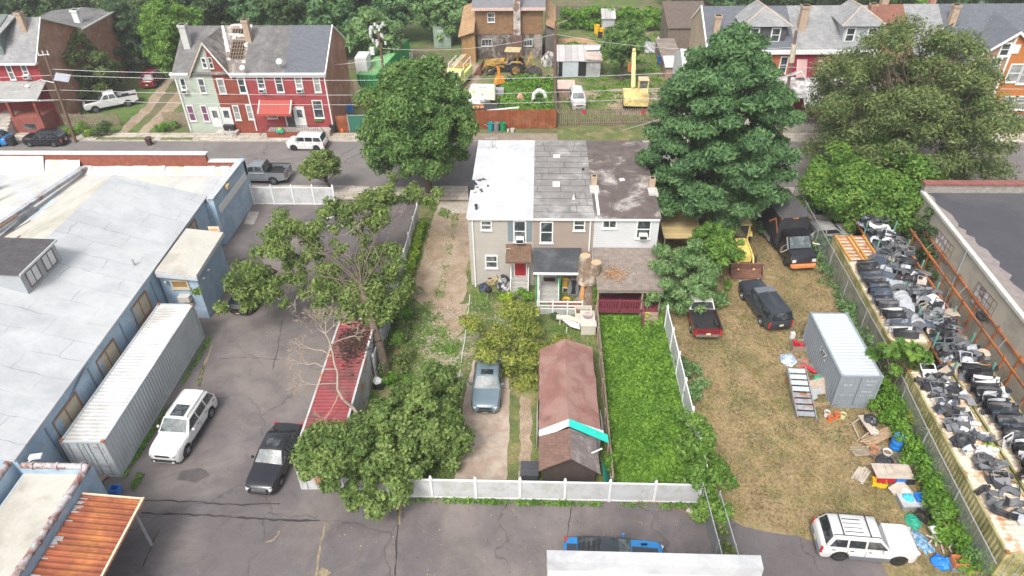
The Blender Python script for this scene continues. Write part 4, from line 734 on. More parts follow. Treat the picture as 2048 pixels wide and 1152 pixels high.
for k in range(34): y=12.2+random.random()*8.6; y=20.2 if k%5==0 else (18.0+random.random()*.5 if k%3==0 else y); L=.1+random.random()*.35; m.ob((-22.2+L/2,y,3.40-.05),(L,.05,.03),ry=.11)
part('unrusted_strip',METAL,cn,m)
part('post',METAL,cn,MB().box(-19.6,-19.5,20.3,20.4,0,3)); part('post',METAL,cn,MB().box(-19.5,-19.4,13,13.1,0,3))
# ---------------- shipping containers
def container(label,c,rz,L,H=2.6,col=None,roofc=None,Wd=2.44,door='front',rust=None,group=None,two=True):
    R=thing('shipping_container',label,'container',c,rz,group); w,l=Wd/2,L/2; fr=MB()
    for a in(-w+.06,w-.06):
        for b in(-l+.06,l-.06): fr.box(a-.06,a+.06,b-.06,b+.06,0,H)
        fr.box(a-.06,a+.06,-l+.12,l-.12,0,.12).box(a-.06,a+.06,-l+.12,l-.12,H-.1,H)
    for b in(-l+.06,l-.06): fr.box(-w+.12,w-.12,b-.06,b+.06,0,.12).box(-w+.12,w-.12,b-.06,b+.06,H-.1,H)
    fr.build('frame',col,R)
    m=MB()
    for a in(-w+.08,w-.08):
        for b in(-l+.08,l-.08): m.ob((a,b,H+.01),(.18,.18,.08))
    m.build('corner_casting',rust or col,R)
    n=int(L/.28)
    for s,x in((-1,-w+.045),(1,w-.045)):
        m=MB(); pts=[]
        for i in range(n+1):
            y=-l+.12+(L-.24)*i/n; d=(L-.24)/n
            pts+= [(x+s*.03,y),(x+s*.03,y+d*.3),(x,y+d*.5),(x,y+d*.8)]
        pts=[p for p in pts if p[1]<=l-.12]; m.add([(p[0],p[1],.12) for p in pts]+[(p[0],p[1],H-.1) for p in pts],[(i,i+1,i+1+len(pts),i+len(pts)) for i in range(len(pts)-1)]); m.build('side_wall',col,R)
    m=MB(); pts=[]
    for i in range(n):
        y=-l+.12+(L-.24)*i/n; d=(L-.24)/n; pts+=[(y,H-.02),(y+d*.3,H-.02),(y+d*.45,H-.05),(y+d*.85,H-.05)]
    pts.append((l-.12,H-.02)); m.add([(-w+.12,p[0],p[1]) for p in pts]+[(w-.12,p[0],p[1]) for p in pts],[(i,i+1,i+1+len(pts),i+len(pts)) for i in range(len(pts)-1)]); m.build('roof',roofc or col,R)
    MB().box(-w+.12,w-.12,l-.1,l-.05,.12,H-.1).build('end_wall',col,R)
    for s in(-1,1):
        m=MB(); x0,x1=sorted((s*.02,s*(w-.13))); m.box(x0,x1,-l+.02,-l+.06,.14,H-.12)
        for k in range(4): m.box(x0+.1,x1-.1,-l+.0,-l+.02,.25+k*(H-.5)/4,.25+k*(H-.5)/4+(H-.5)/4-.16)
        d=m.build('door',col,R); m=MB()
        for t in(.25,.75): xx=x0+(x1-x0)*t; m.rod((xx,-l-.02,.1),(xx,-l-.02,H-.1),.02,6); m.ob((xx,-l-.03,1.1),(.3,.03,.05))
        m.build('lock_bar',METAL,d)
    return R
CW=mat('white_container_side',(.42,.445,.46),.6,0,.08,.8,c2=(.36,.38,.40),amt=.3); CWR=mat('white_container_roof',(.49,.50,.50),.65,0,.1,1.2,c2=(.38,.37,.35),amt=.25)
k=container('long white forty-foot container beside the blue warehouse wall',(-24.45,30.65),.005,12.19,2.9,CW,CWR,rust=RUST)
text(k,'3667',(-23.75,24.52,2.5),.16,mat('faded_red_ink',(.4,.12,.1),.7))
GCN=mat('grey_container',(.22,.25,.28),.55,0,.08,.8); GCR=mat('pale_grey_container_roof',(.42,.46,.50),.55,0,.06,1)
k=container('grey twenty-foot container standing alone on the dry grass',(19.17,33.85),.0,6.1,2.6,GCN,GCR,rust=GCN)
k['label']='grey twenty-foot container standing alone on the dry grass'
DK=mat('stencil_white',(.6,.62,.63),.6)
text(k,'HL 412',(19.75,30.78,2.25),.2,DK); text(k,'22G1',(19.75,30.78,1.95),.16,DK); text(k,'SG 07',(18.5,30.78,1.9),.2,DK); text(k,'MAX 30',(19.7,30.78,1.4),.18,DK)
text(k,'HLXU 2240',(19.1,31.15,2.61),.2,WHITE,rot=(0,0,0)); text(k,'HLXU 2240',(18.9,36.5,2.61),.2,WHITE,rot=(0,0,0))
text(k,'HZ',(17.925,33.6,1.9),.75,mat('white_decal',(.7,.7,.7),.6),rot=(math.pi/2,0,-math.pi/2)); text(k,'HZ',(17.918,33.64,1.88),.55,BLK,rot=(math.pi/2,0,-math.pi/2))
RC=mat('red_container_roof',(.25,.055,.06),.8,0,.3,1,c2=(.15,.065,.06),amt=.4,sc2=.5); RCS=mat('rusty_white_side',(.42,.44,.44),.8,0,.15,1,c2=(.4,.2,.1),amt=.3,sc2=.9)
k=container('faded red-roofed container under the dead branches',(-11.75,29.9),.02,11.8,2.6,RCS,RC,rust=RUST)
TN=mat('mossy_tan_container',(.38,.33,.17),.8,0,.2,1,c2=(.20,.19,.07),amt=.5,sc2=.8); TNR=mat('peeling_cream_roof',(.60,.53,.42),.8,0,.12,1,c2=(.40,.2,.1),amt=.25,sc2=1.2)
YC=[container('tan mossy container near the box truck carrying rows of car panels',(23.55,40.2),-.048,12.6,2.6,TN,TNR,rust=RUST),
    container('tan container at lower right carrying scattered car panels',(22.95,25.3),-.048,12.2,2.6,TN,TNR,rust=RUST),
    container('tan container against the right edge of the picture',(25.55,26.0),-.048,12.2,2.6,TN,TNR,rust=RUST)]
GG=mat('green_container_roof',(.14,.30,.13),.7,0,.2,.5,c2=(.28,.30,.14),amt=.4,sc2=.2); GGS=mat('bright_green_side',(.015,.25,.06),.6,0,.1,1)
k=container('bright green lettered container behind the round tree',(-19.9,89.3),-.12,14.5,2.6,GGS,GG)
for i,c in enumerate('GREEN'): text(k,c,(-18.95+.35*i,84.3+2.2*i,1.5),1.5,WHITE,rot=(math.pi/2,0,math.pi/2-.16))
k=container('pale green metal shed box under the trees at the top',(-13.9,102.5),0,3.4,2.9,mat('sage_metal',(.22,.30,.24),.7,0,.15,1),None)
text(k,'AMH',(-13.9,100.75,2.3),.6,WHITE)
# ---------------- right warehouse and foreground building
RW=thing('right_warehouse','stucco warehouse with a dark flat roof along the right edge','warehouse',(40,38,0))
sx=lambda y:29.65+(y-47.7)*.05
part('wall',mat('tan_stucco',(.40,.365,.30),.9,0,.1,.7,c2=(.33,.30,.25),amt=.3,sc2=.5,bump=.03),RW,MB().prism([(sx(20),20),(60,20),(60,49.5),(sx(49.5),49.5)],'z',0,4.9))
part('roof',mat('dark_membrane',(.06,.06,.07),.8,0,.12,.6,c2=(.08,.078,.085),amt=.35,sc2=.15),RW,MB().prism([(sx(20)+.25,20),(60,20),(60,49),(sx(49)+.25,49)],'z',4.902,4.96))
m=MB(); random.seed(8); y=20
pl=[(sx(20)+.25,20)]
a=[(sx(20)+.2,20)]; b=[]
while y<49: b.append((sx(y)+.35+random.uniform(-.15,.3)+.8*math.exp(-((y-38)/6)**2),y)); y+=.5
m=MB(); m.poly([(p[0],p[1],4.966) for p in [(sx(20)+.25,20)]+b+[(sx(49)+.25,49)]]); part('roof_edge_wear',mat('worn_edge',(.23,.2,.19),.9,0,.2,2),RW,m)
m=MB(); m.slab([(sx(20)-.12,20,5.02),(sx(20)+.2,20,5.02),(sx(49.3)+.2,49.3,5.02),(sx(49.3)-.12,49.3,5.02)],.2); part('gutter',mat('pale_gutter',(.5,.48,.45),.6),RW,m)
part('parapet',mat('grey_block_parapet',(.3,.28,.25),.9,0,.2,2,kind='block'),RW,MB().box(sx(49.5),60,49.1,49.5,4.9,5.6)); part('parapet_cap',mat('red_clay_coping',(.26,.10,.085),.8,0,.15,2,kind='vboards',p=.9),RW,MB().box(sx(49.5)-.1,60,49.0,49.62,5.602,5.75))
PAN=mat('milky_pane',(.50,.50,.53),.5,0,.3,1.2,c2=(.13,.11,.12),amt=.25,sc2=1.5,spec=.1)
for y in(43.8,37.3): window(RW,(sx(y)-.003,y,3.3),(0,-1,0),(-1,0,0),2.3,1.5,fm=mat('rust_window_frame',(.2,.15,.12),.8),gm=PAN,fr=.05,sash=2,mull=4,sill=False)
m=MB(); m.path([(sx(41)-.08,41,4.9),(sx(41)-.08,41,0)],.06); part('downpipe',METAL,RW,m)
FG=thing('white_building','white building with a broad parapet in the foreground','building',(4.8,12,0))
WC=mat('white_render',(.43,.435,.445),.8,0,.10,.8,c2=(.36,.365,.38),amt=.3,sc2=.5)
part('wall',WC,FG,MB().box(.5,9.05,6,16.5,0,5.0)); part('roof',WC,FG,MB().box(.3,9.2,6,16.05,5.002,5.06)); part('parapet',WC,FG,MB().prism([(.47,16.72),(9.1,16.7),(9.07,16.1),(.5,16.2)],'z',5.0,5.95).ob((4.7,16.1,5.2),(8.3,.3,.2),rx=.5))
# ---------------- far row houses, left
RBK=mat('red_painted_brick',(.33,.055,.06),.8,0,.12,1.5,kind='brick',c2=(.27,.055,.055),amt=.4); DBK=mat('dark_red_brick',(.25,.065,.04),.88,0,.2,2,kind='brick'); GRN=mat('mint_render',(.37,.42,.35),.85,0,.1,1,c2=(.30,.30,.25),amt=.25); SBK=mat('side_brick',(.34,.165,.115),.9,0,.2,1.5,kind='brick',c2=(.40,.25,.18),amt=.35)
SL1=mat('grey_slate',(.135,.13,.13),.85,0,.2,1.5,kind='shingle',c2=(.19,.185,.18),amt=.4); SL2=mat('blue_grey_shingle',(.125,.135,.155),.9,0,.15,4,kind='shingle'); SL3=mat('worn_slate',(.18,.155,.14),.9,0,.35,2.5,kind='shingle',c2=(.33,.30,.28),amt=.4)
SL4=mat('light_grey_shingle',(.25,.255,.26),.9,0,.15,2,kind='shingle',c2=(.3,.3,.3),amt=.4); SL5=mat('brown_red_shingle',(.22,.10,.07),.9,0,.15,3,kind='shingle')
YF2,YR2,YK2=71.2,76.3,80.2
def rowvol(R,x0,x1,wm,rm,yf=YF2,yr=YR2,yk=YK2,ze=6.85,zr=10.1,zk=7.6,side=None,ov=.25):
    m=MB().prism([(yf,0),(yk,0),(yk,zk-.1),(yr,zr-.12),(yf,ze-.1)],'x',x0+.003,x1-.003); part('wall',wm,R,m)
    s1=(zr-ze)/(yr-yf)
    part('roof',rm,R,MB().prism([(yf-ov,ze-s1*ov),(yr,zr),(yk+.1,zk-.08),(yk+.1,zk-.2),(yr,zr-.12),(yf-ov,ze-s1*ov-.12)],'x',x0+.002,x1-.002))
def eaves(R,x0,x1,yf=YF2,z=6.6): part('cornice',WHITE,R,MB().box(x0,x1,yf-.42,yf-.003,z-.02,z+.16).box(x0,x1,yf-.25,yf-.004,z-.3,z-.021))
xs=(-38.5,-34.35,-30.9,-26.55,-22.35)
def wz2(x,y): return 320+x/3.6,y/3.6
def w2(R,x0,y0,x1,y1,Y=YF2,lean=.26,**k):
    cx,cy=wz2((x0+x1)/2,(y0+y1)/2); w=(x1-x0)/3.6-(y1-y0)/3.6*lean; return wpx(R,cx,cy,w+1.5,(y1-y0)/3.6,Y,**k)
A=thing('row_house','mint-green end house of the far row with a half gable','house',(-36.4,75,0),0,'far row houses')
rowvol(A,xs[0],xs[1],GRN,SL1); eaves(A,xs[0]-.2,-36.7)
B_=thing('row_house','dark red brick house whose roof has a hole with bare rafters','house',(-32.6,75,0),0,'far row houses')
rowvol(B_,xs[1],xs[2],DBK,SL3); eaves(B_,-32.4,xs[2])
# shared cross gable over the first two houses
gx=-34.35; gl,gr=-36.5,-32.4; gz=9.95
for R,xe,wm,rm in((A,gl,GRN,SL1),(B_,gr,DBK,SL3)):
    part('gable',wm,R,MB().prism([(xe,6.7),(gx+(.003 if xe>gx else -.003),6.7),(gx+(.003 if xe>gx else -.003),gz-.1),],'y',YF2-.004,YF2+4.6))
    s=1 if xe>gx else -1; xo=xe+s*.25; zo=gz-(gz-6.75)*(abs(xo-gx)/abs(xe-gx))
    part('gable_roof',rm,R,MB().slab([(gx,YF2-.25,gz+.06),(gx,76.4,gz+.06),(xo,71.6,zo+.06),(xo,YF2-.25,zo+.06)] if s>0 else [(gx,76.4,gz+.06),(gx,YF2-.25,gz+.06),(xo,YF2-.25,zo+.06),(xo,71.6,zo+.06)],.1))
    part('bargeboard',mat('tan_bargeboard',(.42,.36,.28),.8) if s<0 else WHITE,R,MB().slab([(gx,YF2-.27,gz+.05),(xo,YF2-.27,zo+.05),(xo,YF2-.27,zo-.2),(gx,YF2-.27,gz-.22)],.06,d=(0,-1,0)))
part('valley_flashing',WHITE,B_,MB().slab([(gx+.1,76.2,10.12),(gx+.35,76.2,10.12),(gr+.35,71.7,7.12),(gr-.1,71.7,7.12)],.04))
def spl(y): return 6.85+(y-YF2)*(10.1-6.85)/(YR2-YF2)
def onroof(m,x0,x1,y0,y1,h=.03,mi=0): m.slab([(x0,y0,spl(y0)+h),(x1,y0,spl(y0)+h),(x1,y1,spl(y1)+h),(x0,y1,spl(y1)+h)],.03,mi); return m
part('roof_hole',DRK,B_,onroof(onroof(MB(),-32.7,-31.2,72.6,74.6,.012),-33.0,-31.4,75.3,75.9,.012))
m=MB(); 
for i in range(6): x=-32.65+.28*i; m.slab([(x,72.5,spl(72.5)+.05),(x+.07,72.5,spl(72.5)+.05),(x+.07,74.7,spl(74.7)+.05),(x,74.7,spl(74.7)+.05)],.04)
for i in range(5): y=72.8+.4*i; m.slab([(-32.75,y,spl(y)+.08),(-31.2,y+.1,spl(y)+.1),(-31.2,y+.16,spl(y)+.12),(-32.75,y+.06,spl(y)+.1)],.03)
for i in range(5): x=-32.95+.3*i; m.slab([(x,75.25,spl(75.25)+.05),(x+.08,75.25,spl(75.25)+.05),(x+.08,75.95,spl(75.95)+.05),(x,75.95,spl(75.95)+.05)],.04)
part('rafter',mat('bare_rafter',(.22,.15,.1),.9,0,.3,5),B_,m)
m=MB(); random.seed(21)
for i in range(26): 
    x=random.uniform(-33.3,-31.2); y=random.choice([random.uniform(74.7,75.3),random.uniform(75.9,76.2),random.uniform(72.0,72.5)]); m.slab([(x,y,spl(y)+.05),(x+.4,y,spl(y)+.06),(x+.35,y+.25,spl(y+.25)+.06),(x-.05,y+.25,spl(y+.25)+.05)],.03)
part('loose_slate',mat('pale_slate',(.42,.38,.35),.9,0,.3,3),B_,m)
def chimney(R,x,y,z0,h,m_,w=.55,cap=None):
    c=MB().box(x-w/2,x+w/2,y-w/2,y+w/2,z0,z0+h).box(x-w/2-.08,x+w/2+.08,y-w/2-.08,y+w/2+.08,z0+h-.25,z0+h); c.box(x-w/2+.1,x+w/2-.1,y-w/2+.1,y+w/2-.1,z0+h,z0+h+.02,1); return part('chimney',[m_,DRK],R,c)
chimney(A,-37.4,74.0,8.0,2.9,mat('pale_chimney',(.44,.44,.42),.9,0,.15,4),.7)
chimney(B_,-30.9,74.6,8.6,2.6,mat('tan_chimney',(1,1,1)),.6); part('chimney_flashing',WHITE,B_,MB().box(-31.3,-30.95,73.9,74.3,spl(73.9)-.1,spl(74.3)+.05))
C_=thing('row_house','bright red row house with a red striped awning','house',(-28.7,75,0),0,'far row houses'); rowvol(C_,xs[2],xs[3],RBK,SL1); eaves(C_,xs[2],xs[3])
D_=thing('row_house','bright red row house at the right end with blue-grey shingles','house',(-24.4,75,0),0,'far row houses'); rowvol(D_,xs[3],xs[4],RBK,SL2); eaves(D_,xs[3],xs[4]+.1)
part('side_wall',SBK,D_,MB().prism([(YF2+.02,0),(YK2,0),(YK2,7.45),(YR2,9.95),(YF2+.02,6.7)],'x',xs[4],xs[4]+.05)); part('rake_trim',WHITE,D_,MB().slab([(xs[4]+.06,YF2-.3,6.75),(xs[4]+.06,YR2,10.15),(xs[4]+.06,YR2,9.93),(xs[4]+.06,YF2-.3,6.5)],.12,d=(1,0,0)).slab([(xs[4]+.06,YR2,10.15),(xs[4]+.06,YK2+.1,7.6),(xs[4]+.06,YK2+.1,7.4),(xs[4]+.06,YR2,9.93)],.12,d=(1,0,0)))
w2(A,140,562,205,672,ac=True); w2(A,268,562,340,672); w2(A,293,413,345,492); w2(A,190,757,265,872,gm=mat('mauve_curtain',(.16,.06,.12),.4)); w2(A,290,757,362,875,gm=mat('mauve_curtain',(1,1,1)))
w2(B_,345,413,388,492,fr=.05); w2(B_,405,562,482,675,gm=CURT); w2(B_,552,557,630,670); w2(B_,520,757,588,865,gm=CURT); w2(B_,615,752,685,860,gm=CURT)
w2(C_,687,535,770,665,ac=True); w2(C_,815,535,900,665); w2(C_,765,800,850,852,sash=0)
w2(D_,960,537,1042,665,ac=True,gm=CURT); w2(D_,1090,533,1170,665,gm=CURT); w2(D_,1088,720,1190,850,sash=1)
def xw(px,py,Y=YF2): return HG(*wz2(px,py),Y)[0]
door(A,(xw(400,830),YF2,.75),(1,0,0),(0,-1,0),.9,2.1,mat('white_door',(.6,.61,.6),.5,0,.05,3)); door(B_,(xw(482,835),YF2,.75),(1,0,0),(0,-1,0),.95,2.1,mat('white_door',(1,1,1)))
door(C_,(xw(940,850),YF2,.75),(1,0,0),(0,-1,0),.9,2.0,mat('iron_door',(.05,.05,.055),.6)); door(D_,(xw(1003,800),YF2,.75),(1,0,0),(0,-1,0),.95,2.2,mat('white_door',(1,1,1)))
dish(C_,(-30.6,70.9,7.2),.28); dish(D_,(-26.9,71.6,7.6),.32)
RAW=mat('red_striped_awning',(.34,.07,.055),.7,0,.08,3)
a0,a1=xw(690,800,69.9),xw(940,800,69.9)
part('awning',[RAW,WHITE],C_,MB().slab([(a0,69.9,2.75),(a1,69.9,2.75),(a1,YF2-.01,3.75),(a0,YF2-.01,3.75)],.06).slab([(a0+.1,69.88,2.80),(a0+.2,69.88,2.80),(a0+.2,YF2-.02,3.80),(a0+.1,YF2-.02,3.80)],.03,1).slab([(a1-.2,69.88,2.80),(a1-.1,69.88,2.80),(a1-.1,YF2-.02,3.80),(a1-.2,YF2-.02,3.80)],.03,1).box(a0,a1,69.84,69.895,2.5,2.74))
part('step',CONC,B_,MB().box(-35.2,-32.9,70.1,YF2-.003,0,.45).box(-35.2,-32.9,69.7,70.1,0,.2))
part('porch',CONC,C_,MB().box(-29.4,-22.6,70.1,YF2-.003,0,.7)); part('porch_wall',DBK,C_,MB().box(-29.4,-23.6,69.8,70.1,0,.62))
m=MB(); [m.box(x-.015,x+.015,69.9,69.93,.62,1.4) for x in np.arange(-29.2,-23.6,.2)]; m.box(-29.3,-23.5,69.88,69.95,1.38,1.43); m.rod((-29.3,69.9,1.4),(-30.1,69.5,.4),.03).rod((-23.5,69.9,1.4),(-22.8,69.5,.6),.03); part('iron_railing',BLK,C_,m)
for x in(-38.3,-30.95,-22.45): part('downspout',WHITE,{-38.3:A,-30.95:B_,-22.45:D_}[x],MB().box(x-.06,x+.06,YF2-.13,YF2-.01,.3,6.3))
m=MB(); [m.ob((x,YF2-.1,1.5),(.9,.25,.12)) for x in(xw(1140,850),)]; part('window_box',mat('planter_green',(.06,.16,.03),.9,0,.4,9),D_,m)
part('rear_annex',WHITE,D_,MB().box(-22.3,-20.9,83.5,86,0,4.2))
part('rail',WHITE,B_,MB().rod((-34.2,70.0,0),(-34.2,70.0,1.2),.04).rod((-33.3,69.7,0),(-33.3,69.7,1.1),.04).rod((-34.2,70,1.2),(-34.2,71,1.5),.03))
# corner brick house, far left
E_=thing('brick_house','dark red corner house with a porch and brick side wall at far left','house',(-58,76,0))
x1=-54.25; m=MB().prism([(73.4,0),(82.5,0),(82.5,8.2),(76.5,10.9),(73.4,7.6)],'x',-75,x1); part('wall',SBK,E_,m)
part('front_wall',mat('red_front_brick',(.30,.04,.045),.85,0,.15,2,kind='brick'),E_,MB().box(-75,x1,73.35,73.398,0,7.5))
part('roof',SL4,E_,MB().prism([(73.0,7.25),(76.5,11.02),(82.6,8.3),(82.6,8.2),(76.5,10.9),(73.0,7.13)],'x',-75,x1+.15)); part('rake_trim',WHITE,E_,MB().slab([(x1+.16,73.0,7.25),(x1+.16,76.5,11.02),(x1+.16,76.5,10.85),(x1+.16,73,7.1)],.1,d=(1,0,0)).slab([(x1+.16,76.5,11.02),(x1+.16,82.6,8.3),(x1+.16,82.6,8.1),(x1+.16,76.5,10.85)],.1,d=(1,0,0)).box(-75,x1+.2,72.8,73.3,7.0,7.2))
part('rear_wing',SBK,E_,MB().prism([(-62,0),(x1+.0,0),(x1+.0,7.9),(-58,8.3),(-62,8.0)],'y',82.51,90.5)); part('rear_roof',SL1,E_,MB().slab([(-58.0,82.6,8.42),(x1+.25,82.6,7.98),(x1+.25,90.7,7.98),(-58,90.7,8.42)],.1).slab([(-62.3,82.6,7.98),(-58.0,82.6,8.42),(-58,90.7,8.42),(-62.3,90.7,7.98)],.1))
part('rear_trim',WHITE,E_,MB().box(x1+.26,x1+.36,82.6,90.7,7.85,8.02))
chimney(E_,-55.6,75.6,9.4,2.4,mat('tan_chimney',(1,1,1)),.6); chimney(E_,-55.5,85,8.0,1.6,WHITE,.7)
for x,y in((73,520),(180,512)):
    px_,py_=x/3.6+0,y/3.6; wpx(E_,px_+1,py_,12,30,73.35,ac=(x>100),gm=GLASS)
part('porch_roof',mat('grey_porch_roof',(.27,.27,.26),.85,0,.2,1.5),E_,MB().slab([(-75,70.9,4.0),(-54.0,70.9,4.0),(-54.0,73.34,5.1),(-75,73.34,5.1)],.12)); part('porch_fascia',WHITE,E_,MB().box(-75,-54.0,70.82,70.9,3.8,3.98))
part('porch_base',mat('porch_brick',(.28,.09,.075),.9,0,.2,2,kind='brick'),E_,MB().box(-58.0,-54.6,71.0,73.34,0,1.9)); part('porch_post',DBK,E_,MB().box(-57.9,-57.6,71.05,71.3,1.9,3.8)); part('porch_post',DBK,E_,MB().box(-54.9,-54.62,71.05,71.3,1.9,3.8)); part('basement_window',GLASS,E_,MB().box(-56.9,-55.6,70.97,70.999,.5,1.1))
m=MB(); [m.box(-60.2,-58.1,71.0-.35*k-.35,71.0-.35*k,0,1.5-.25*k) for k in range(6)]; m.box(-60.2,-58.1,71,73.3,0,1.75); part('steps',CONC,E_,m)
part('railing',WHITE,E_,MB().rod((-59.4,69.2,.8),(-59.4,71,2.6),.04).rod((-59.4,69.2,0),(-59.4,69.2,.8),.04).rod((-59.4,71,1.7),(-59.4,71,2.6),.04))
part('dormer',mat('slate_clad_dormer',(.16,.19,.18),.9,0,.3,4,kind='shingle'),E_,MB().prism([(73.6,7.9),(76.4,10.8),(76.4,11.3),(73.6,10.2)],'x',-60.9,-57.5)); part('dormer_roof',SL4,E_,MB().slab([(-61.2,73.3,10.0),(-57.1,73.3,10.0),(-56.6,76.6,11.25),(-61.2,76.6,11.35)],.12))
part('trim',WHITE,E_,MB().ob((-53.95,72.1,3.4),(.14,2.3,.2),rx=-.35))
# ---------------- far row houses, right
F1=74.5
def w5(R,x0,y0,x1,y1,Y=F1,**k):
    cx,cy=1320+(x0+x1)/7.2,(y0+y1)/7.2; return wpx(R,cx,cy,(x1-x0)/3.6-.16*(y1-y0)/3.6+1,(y1-y0)/3.6,Y,**k)
ORG=mat('orange_brick',(.42,.12,.06),.85,0,.12,2,kind='brick'); MRN=mat('maroon_paint_wall',(.27,.02,.05),.8,0,.1,1.5); PNK=mat('salmon_wall',(.50,.27,.19),.85,0,.1,1.5)
specs=[('orange-fronted row house behind the big dark tree with a hipped dormer',17.6,26.6,ORG,SL2,(20.6,24.4)),('maroon-fronted row house with two striped window awnings',26.6,30.6,MRN,SL4,None),('salmon-fronted row house with a wide white-edged dormer',30.6,35.2,PNK,SL4,(29.0,33.4))]
RR=[]
for lab,x0,x1,wm,rm,dmr in specs:
    R=thing('row_house',lab,'house',((x0+x1)/2,78,0),0,'far right row houses'); RR.append(R)
    rowvol(R,x0,x1,wm,rm,yf=F1,yr=80.0,yk=84,ze=8.05,zr=10.9,zk=8.6); part('cornice',WHITE,R,MB().box(x0,x1,F1-.45,F1-.003,7.55,7.95))
part('side_wall',mat('tan_side_siding',(.35,.28,.2),.85,0,.15,1,kind='siding'),RR[0],MB().prism([(F1,0),(84,0),(84,8.5),(80,10.75),(F1,7.9)],'x',17.5,17.598)); part('rake_trim',WHITE,RR[0],MB().slab([(17.4,F1-.3,7.95),(17.4,80,11.0),(17.4,80,10.75),(17.4,F1-.3,7.7)],.15,d=(1,0,0)).slab([(17.4,80,11.0),(17.4,84.1,8.6),(17.4,84.1,8.4),(17.4,80,10.75)],.15,d=(1,0,0)))
part('side_annex',mat('white_annex',(.5,.52,.53),.8,0,.1,2,kind='siding'),RR[0],MB().prism([(76,0),(82,0),(82,5.2),(79,6.6),(76,5.2)],'x',15.6,17.49))
def dormer(R,x0,x1,wm,rm,wins):
    yd=75.4; z0=8.3; z1=10.1; part('dormer_wall',wm,R,MB().prism([(yd,z0),(79.6,z0+2),(79.6,z1),(yd,z1)],'x',x0,x1))
    c=(x0+x1)/2; m=MB(); a=(x0-.45,yd-.4,z1); b=(x1+.45,yd-.4,z1); t=(c,yd+1.6,z1+1.5); t2=(c,80.6,z1+1.25); e=(x0-.45,79.5,z1+.1); f_=(x1+.45,79.5,z1+.1)
    m.poly([a,b,t]); m.poly([a,t,t2,e]); m.poly([b,f_,t2,t]); m.poly([a,e,f_,b]); part('dormer_roof',rm,R,m)
    m=MB(); m.rod(a,t,.09).rod(b,t,.09).rod(t,t2,.09); part('ridge_cap',mat('tan_ridge',(.4,.33,.27),.8),R,m)
    for x in wins: window(R,(x,yd,9.15),(1,0,0),(0,-1,0),.75,1.25,fr=.12)
dormer(RR[0],21.3,25.6,mat('dark_shingle',(1,1,1)),SL4,(22.35,24.55)); dormer(RR[2],31.5,35.2,mat('grey_dormer_siding',(1,1,1)),SL4,(32.2,34.4))
chimney(RR[0],18.6,76.4,8.6,2.3,mat('tan_chimney',(1,1,1)),.6); chimney(RR[1],27.6,77.0,8.9,2.8,mat('tan_chimney',(1,1,1)),.75); part('chimney_flashing',WHITE,RR[0],MB().box(18.2,19.1,75.8,76.2,8.5,8.9)); chimney(RR[2],35.4,79,9.5,1.8,SBK,.6)
w5(RR[0],850,405,925,530,gm=GLASS); w5(RR[0],700,405,760,530)
for xa,xb in((985,1060),(1135,1218)):
    w5(RR[1],xa-5,470,xb-20,530,sash=0); x0=HG(1320+xa/3.6,120,F1)[0]; x1=HG(1320+xb/3.6,120,F1)[0]
    part('awning',mat('pink_striped_awning',(.5,.32,.3),.7,0,.1,2,kind='ribs',p=.25),RR[1],MB().slab([(x0,F1-.9,5.3),(x1,F1-.9,5.3),(x1,F1-.01,6.9),(x0,F1-.01,6.9)],.05))
w5(RR[2],1285,400,1350,530)
w=wpx(RR[2],1728,125,16,30,F1)
part('porch_roof',mat('patched_porch_roof',(.24,.23,.23),.85,0,.3,1,c2=(.55,.55,.54),amt=.35,sc2=.4),RR[1],MB().slab([(21,71.6,4.1),(35.2,71.6,4.1),(35.2,F1-.01,5.0),(21,F1-.01,5.0)],.15)); part('porch_fascia',WHITE,RR[1],MB().box(21,35.2,71.45,71.59,3.85,4.08)); 
[part('porch_post',WHITE,RR[1],MB().box(x-.1,x+.1,71.7,71.9,0,3.9)) for x in(21.4,24.8,28.2,31.6,35)]; part('porch_base',CONC,RR[1],MB().box(21,35.2,71.6,F1-.01,0,.8)); part('porch_awning',mat('white_scalloped_awning',(.5,.5,.5),.7,0,.2,3),RR[1],MB().slab([(27.5,70.7,3.2),(31.5,70.7,3.2),(31.5,71.44,3.8),(27.5,71.44,3.8)],.06))
m=MB(); [m.box(x-.02,x+.02,71.62,71.66,.8,1.7) for x in np.arange(24.9,31.6,.25)]; m.box(24.9,31.6,71.6,71.68,1.68,1.75); part('railing',BLK,RR[1],m)
# far right block
S_=[('brown-red roofed house in the far right row',35.6,38.9,mat('buff_brick',(.36,.24,.16),.85,0,.2,2,kind='brick'),SL5),('grey-roofed house behind the crown of the big spreading tree',38.9,42.6,SBK,SL4),('blue-grey roofed brick house with an orange clapboard gable at right edge',42.6,60,mat('buff_brick',(1,1,1)),SL2)]
SS=[]
for lab,x0,x1,wm,rm in S_:
    R=thing('row_house',lab,'house',((x0+x1)/2,78,0),0,'far right row houses'); SS.append(R); rowvol(R,x0,x1,wm,rm,yf=F1,yr=80,yk=85,ze=7.4,zr=11.0,zk=8.8)
chimney(SS[0],37.0,80.3,10.6,1.7,mat('tan_chimney',(1,1,1)),.7); chimney(SS[1],42.3,80.8,10.4,1.4,SBK,.6); chimney(SS[2],43.4,77.8,9.3,2.2,mat('tan_chimney',(1,1,1)),.65)
R=SS[2]; OC=mat('orange_clapboard',(.42,.15,.035),.75,0,.12,2,kind='siding',p=.22); gx,gy,gz=48.2,73.8,9.9
part('gable',OC,R,MB().prism([(gx,0),(53.2,0),(53.2,6.3),(gx,gz-.1)],'y',gy,80)); part('gable',mat('buff_brick',(1,1,1)),R,MB().prism([(44.6,0),(gx-.003,0),(gx-.003,gz-.1),(44.6,7.0)],'y',gy,80))
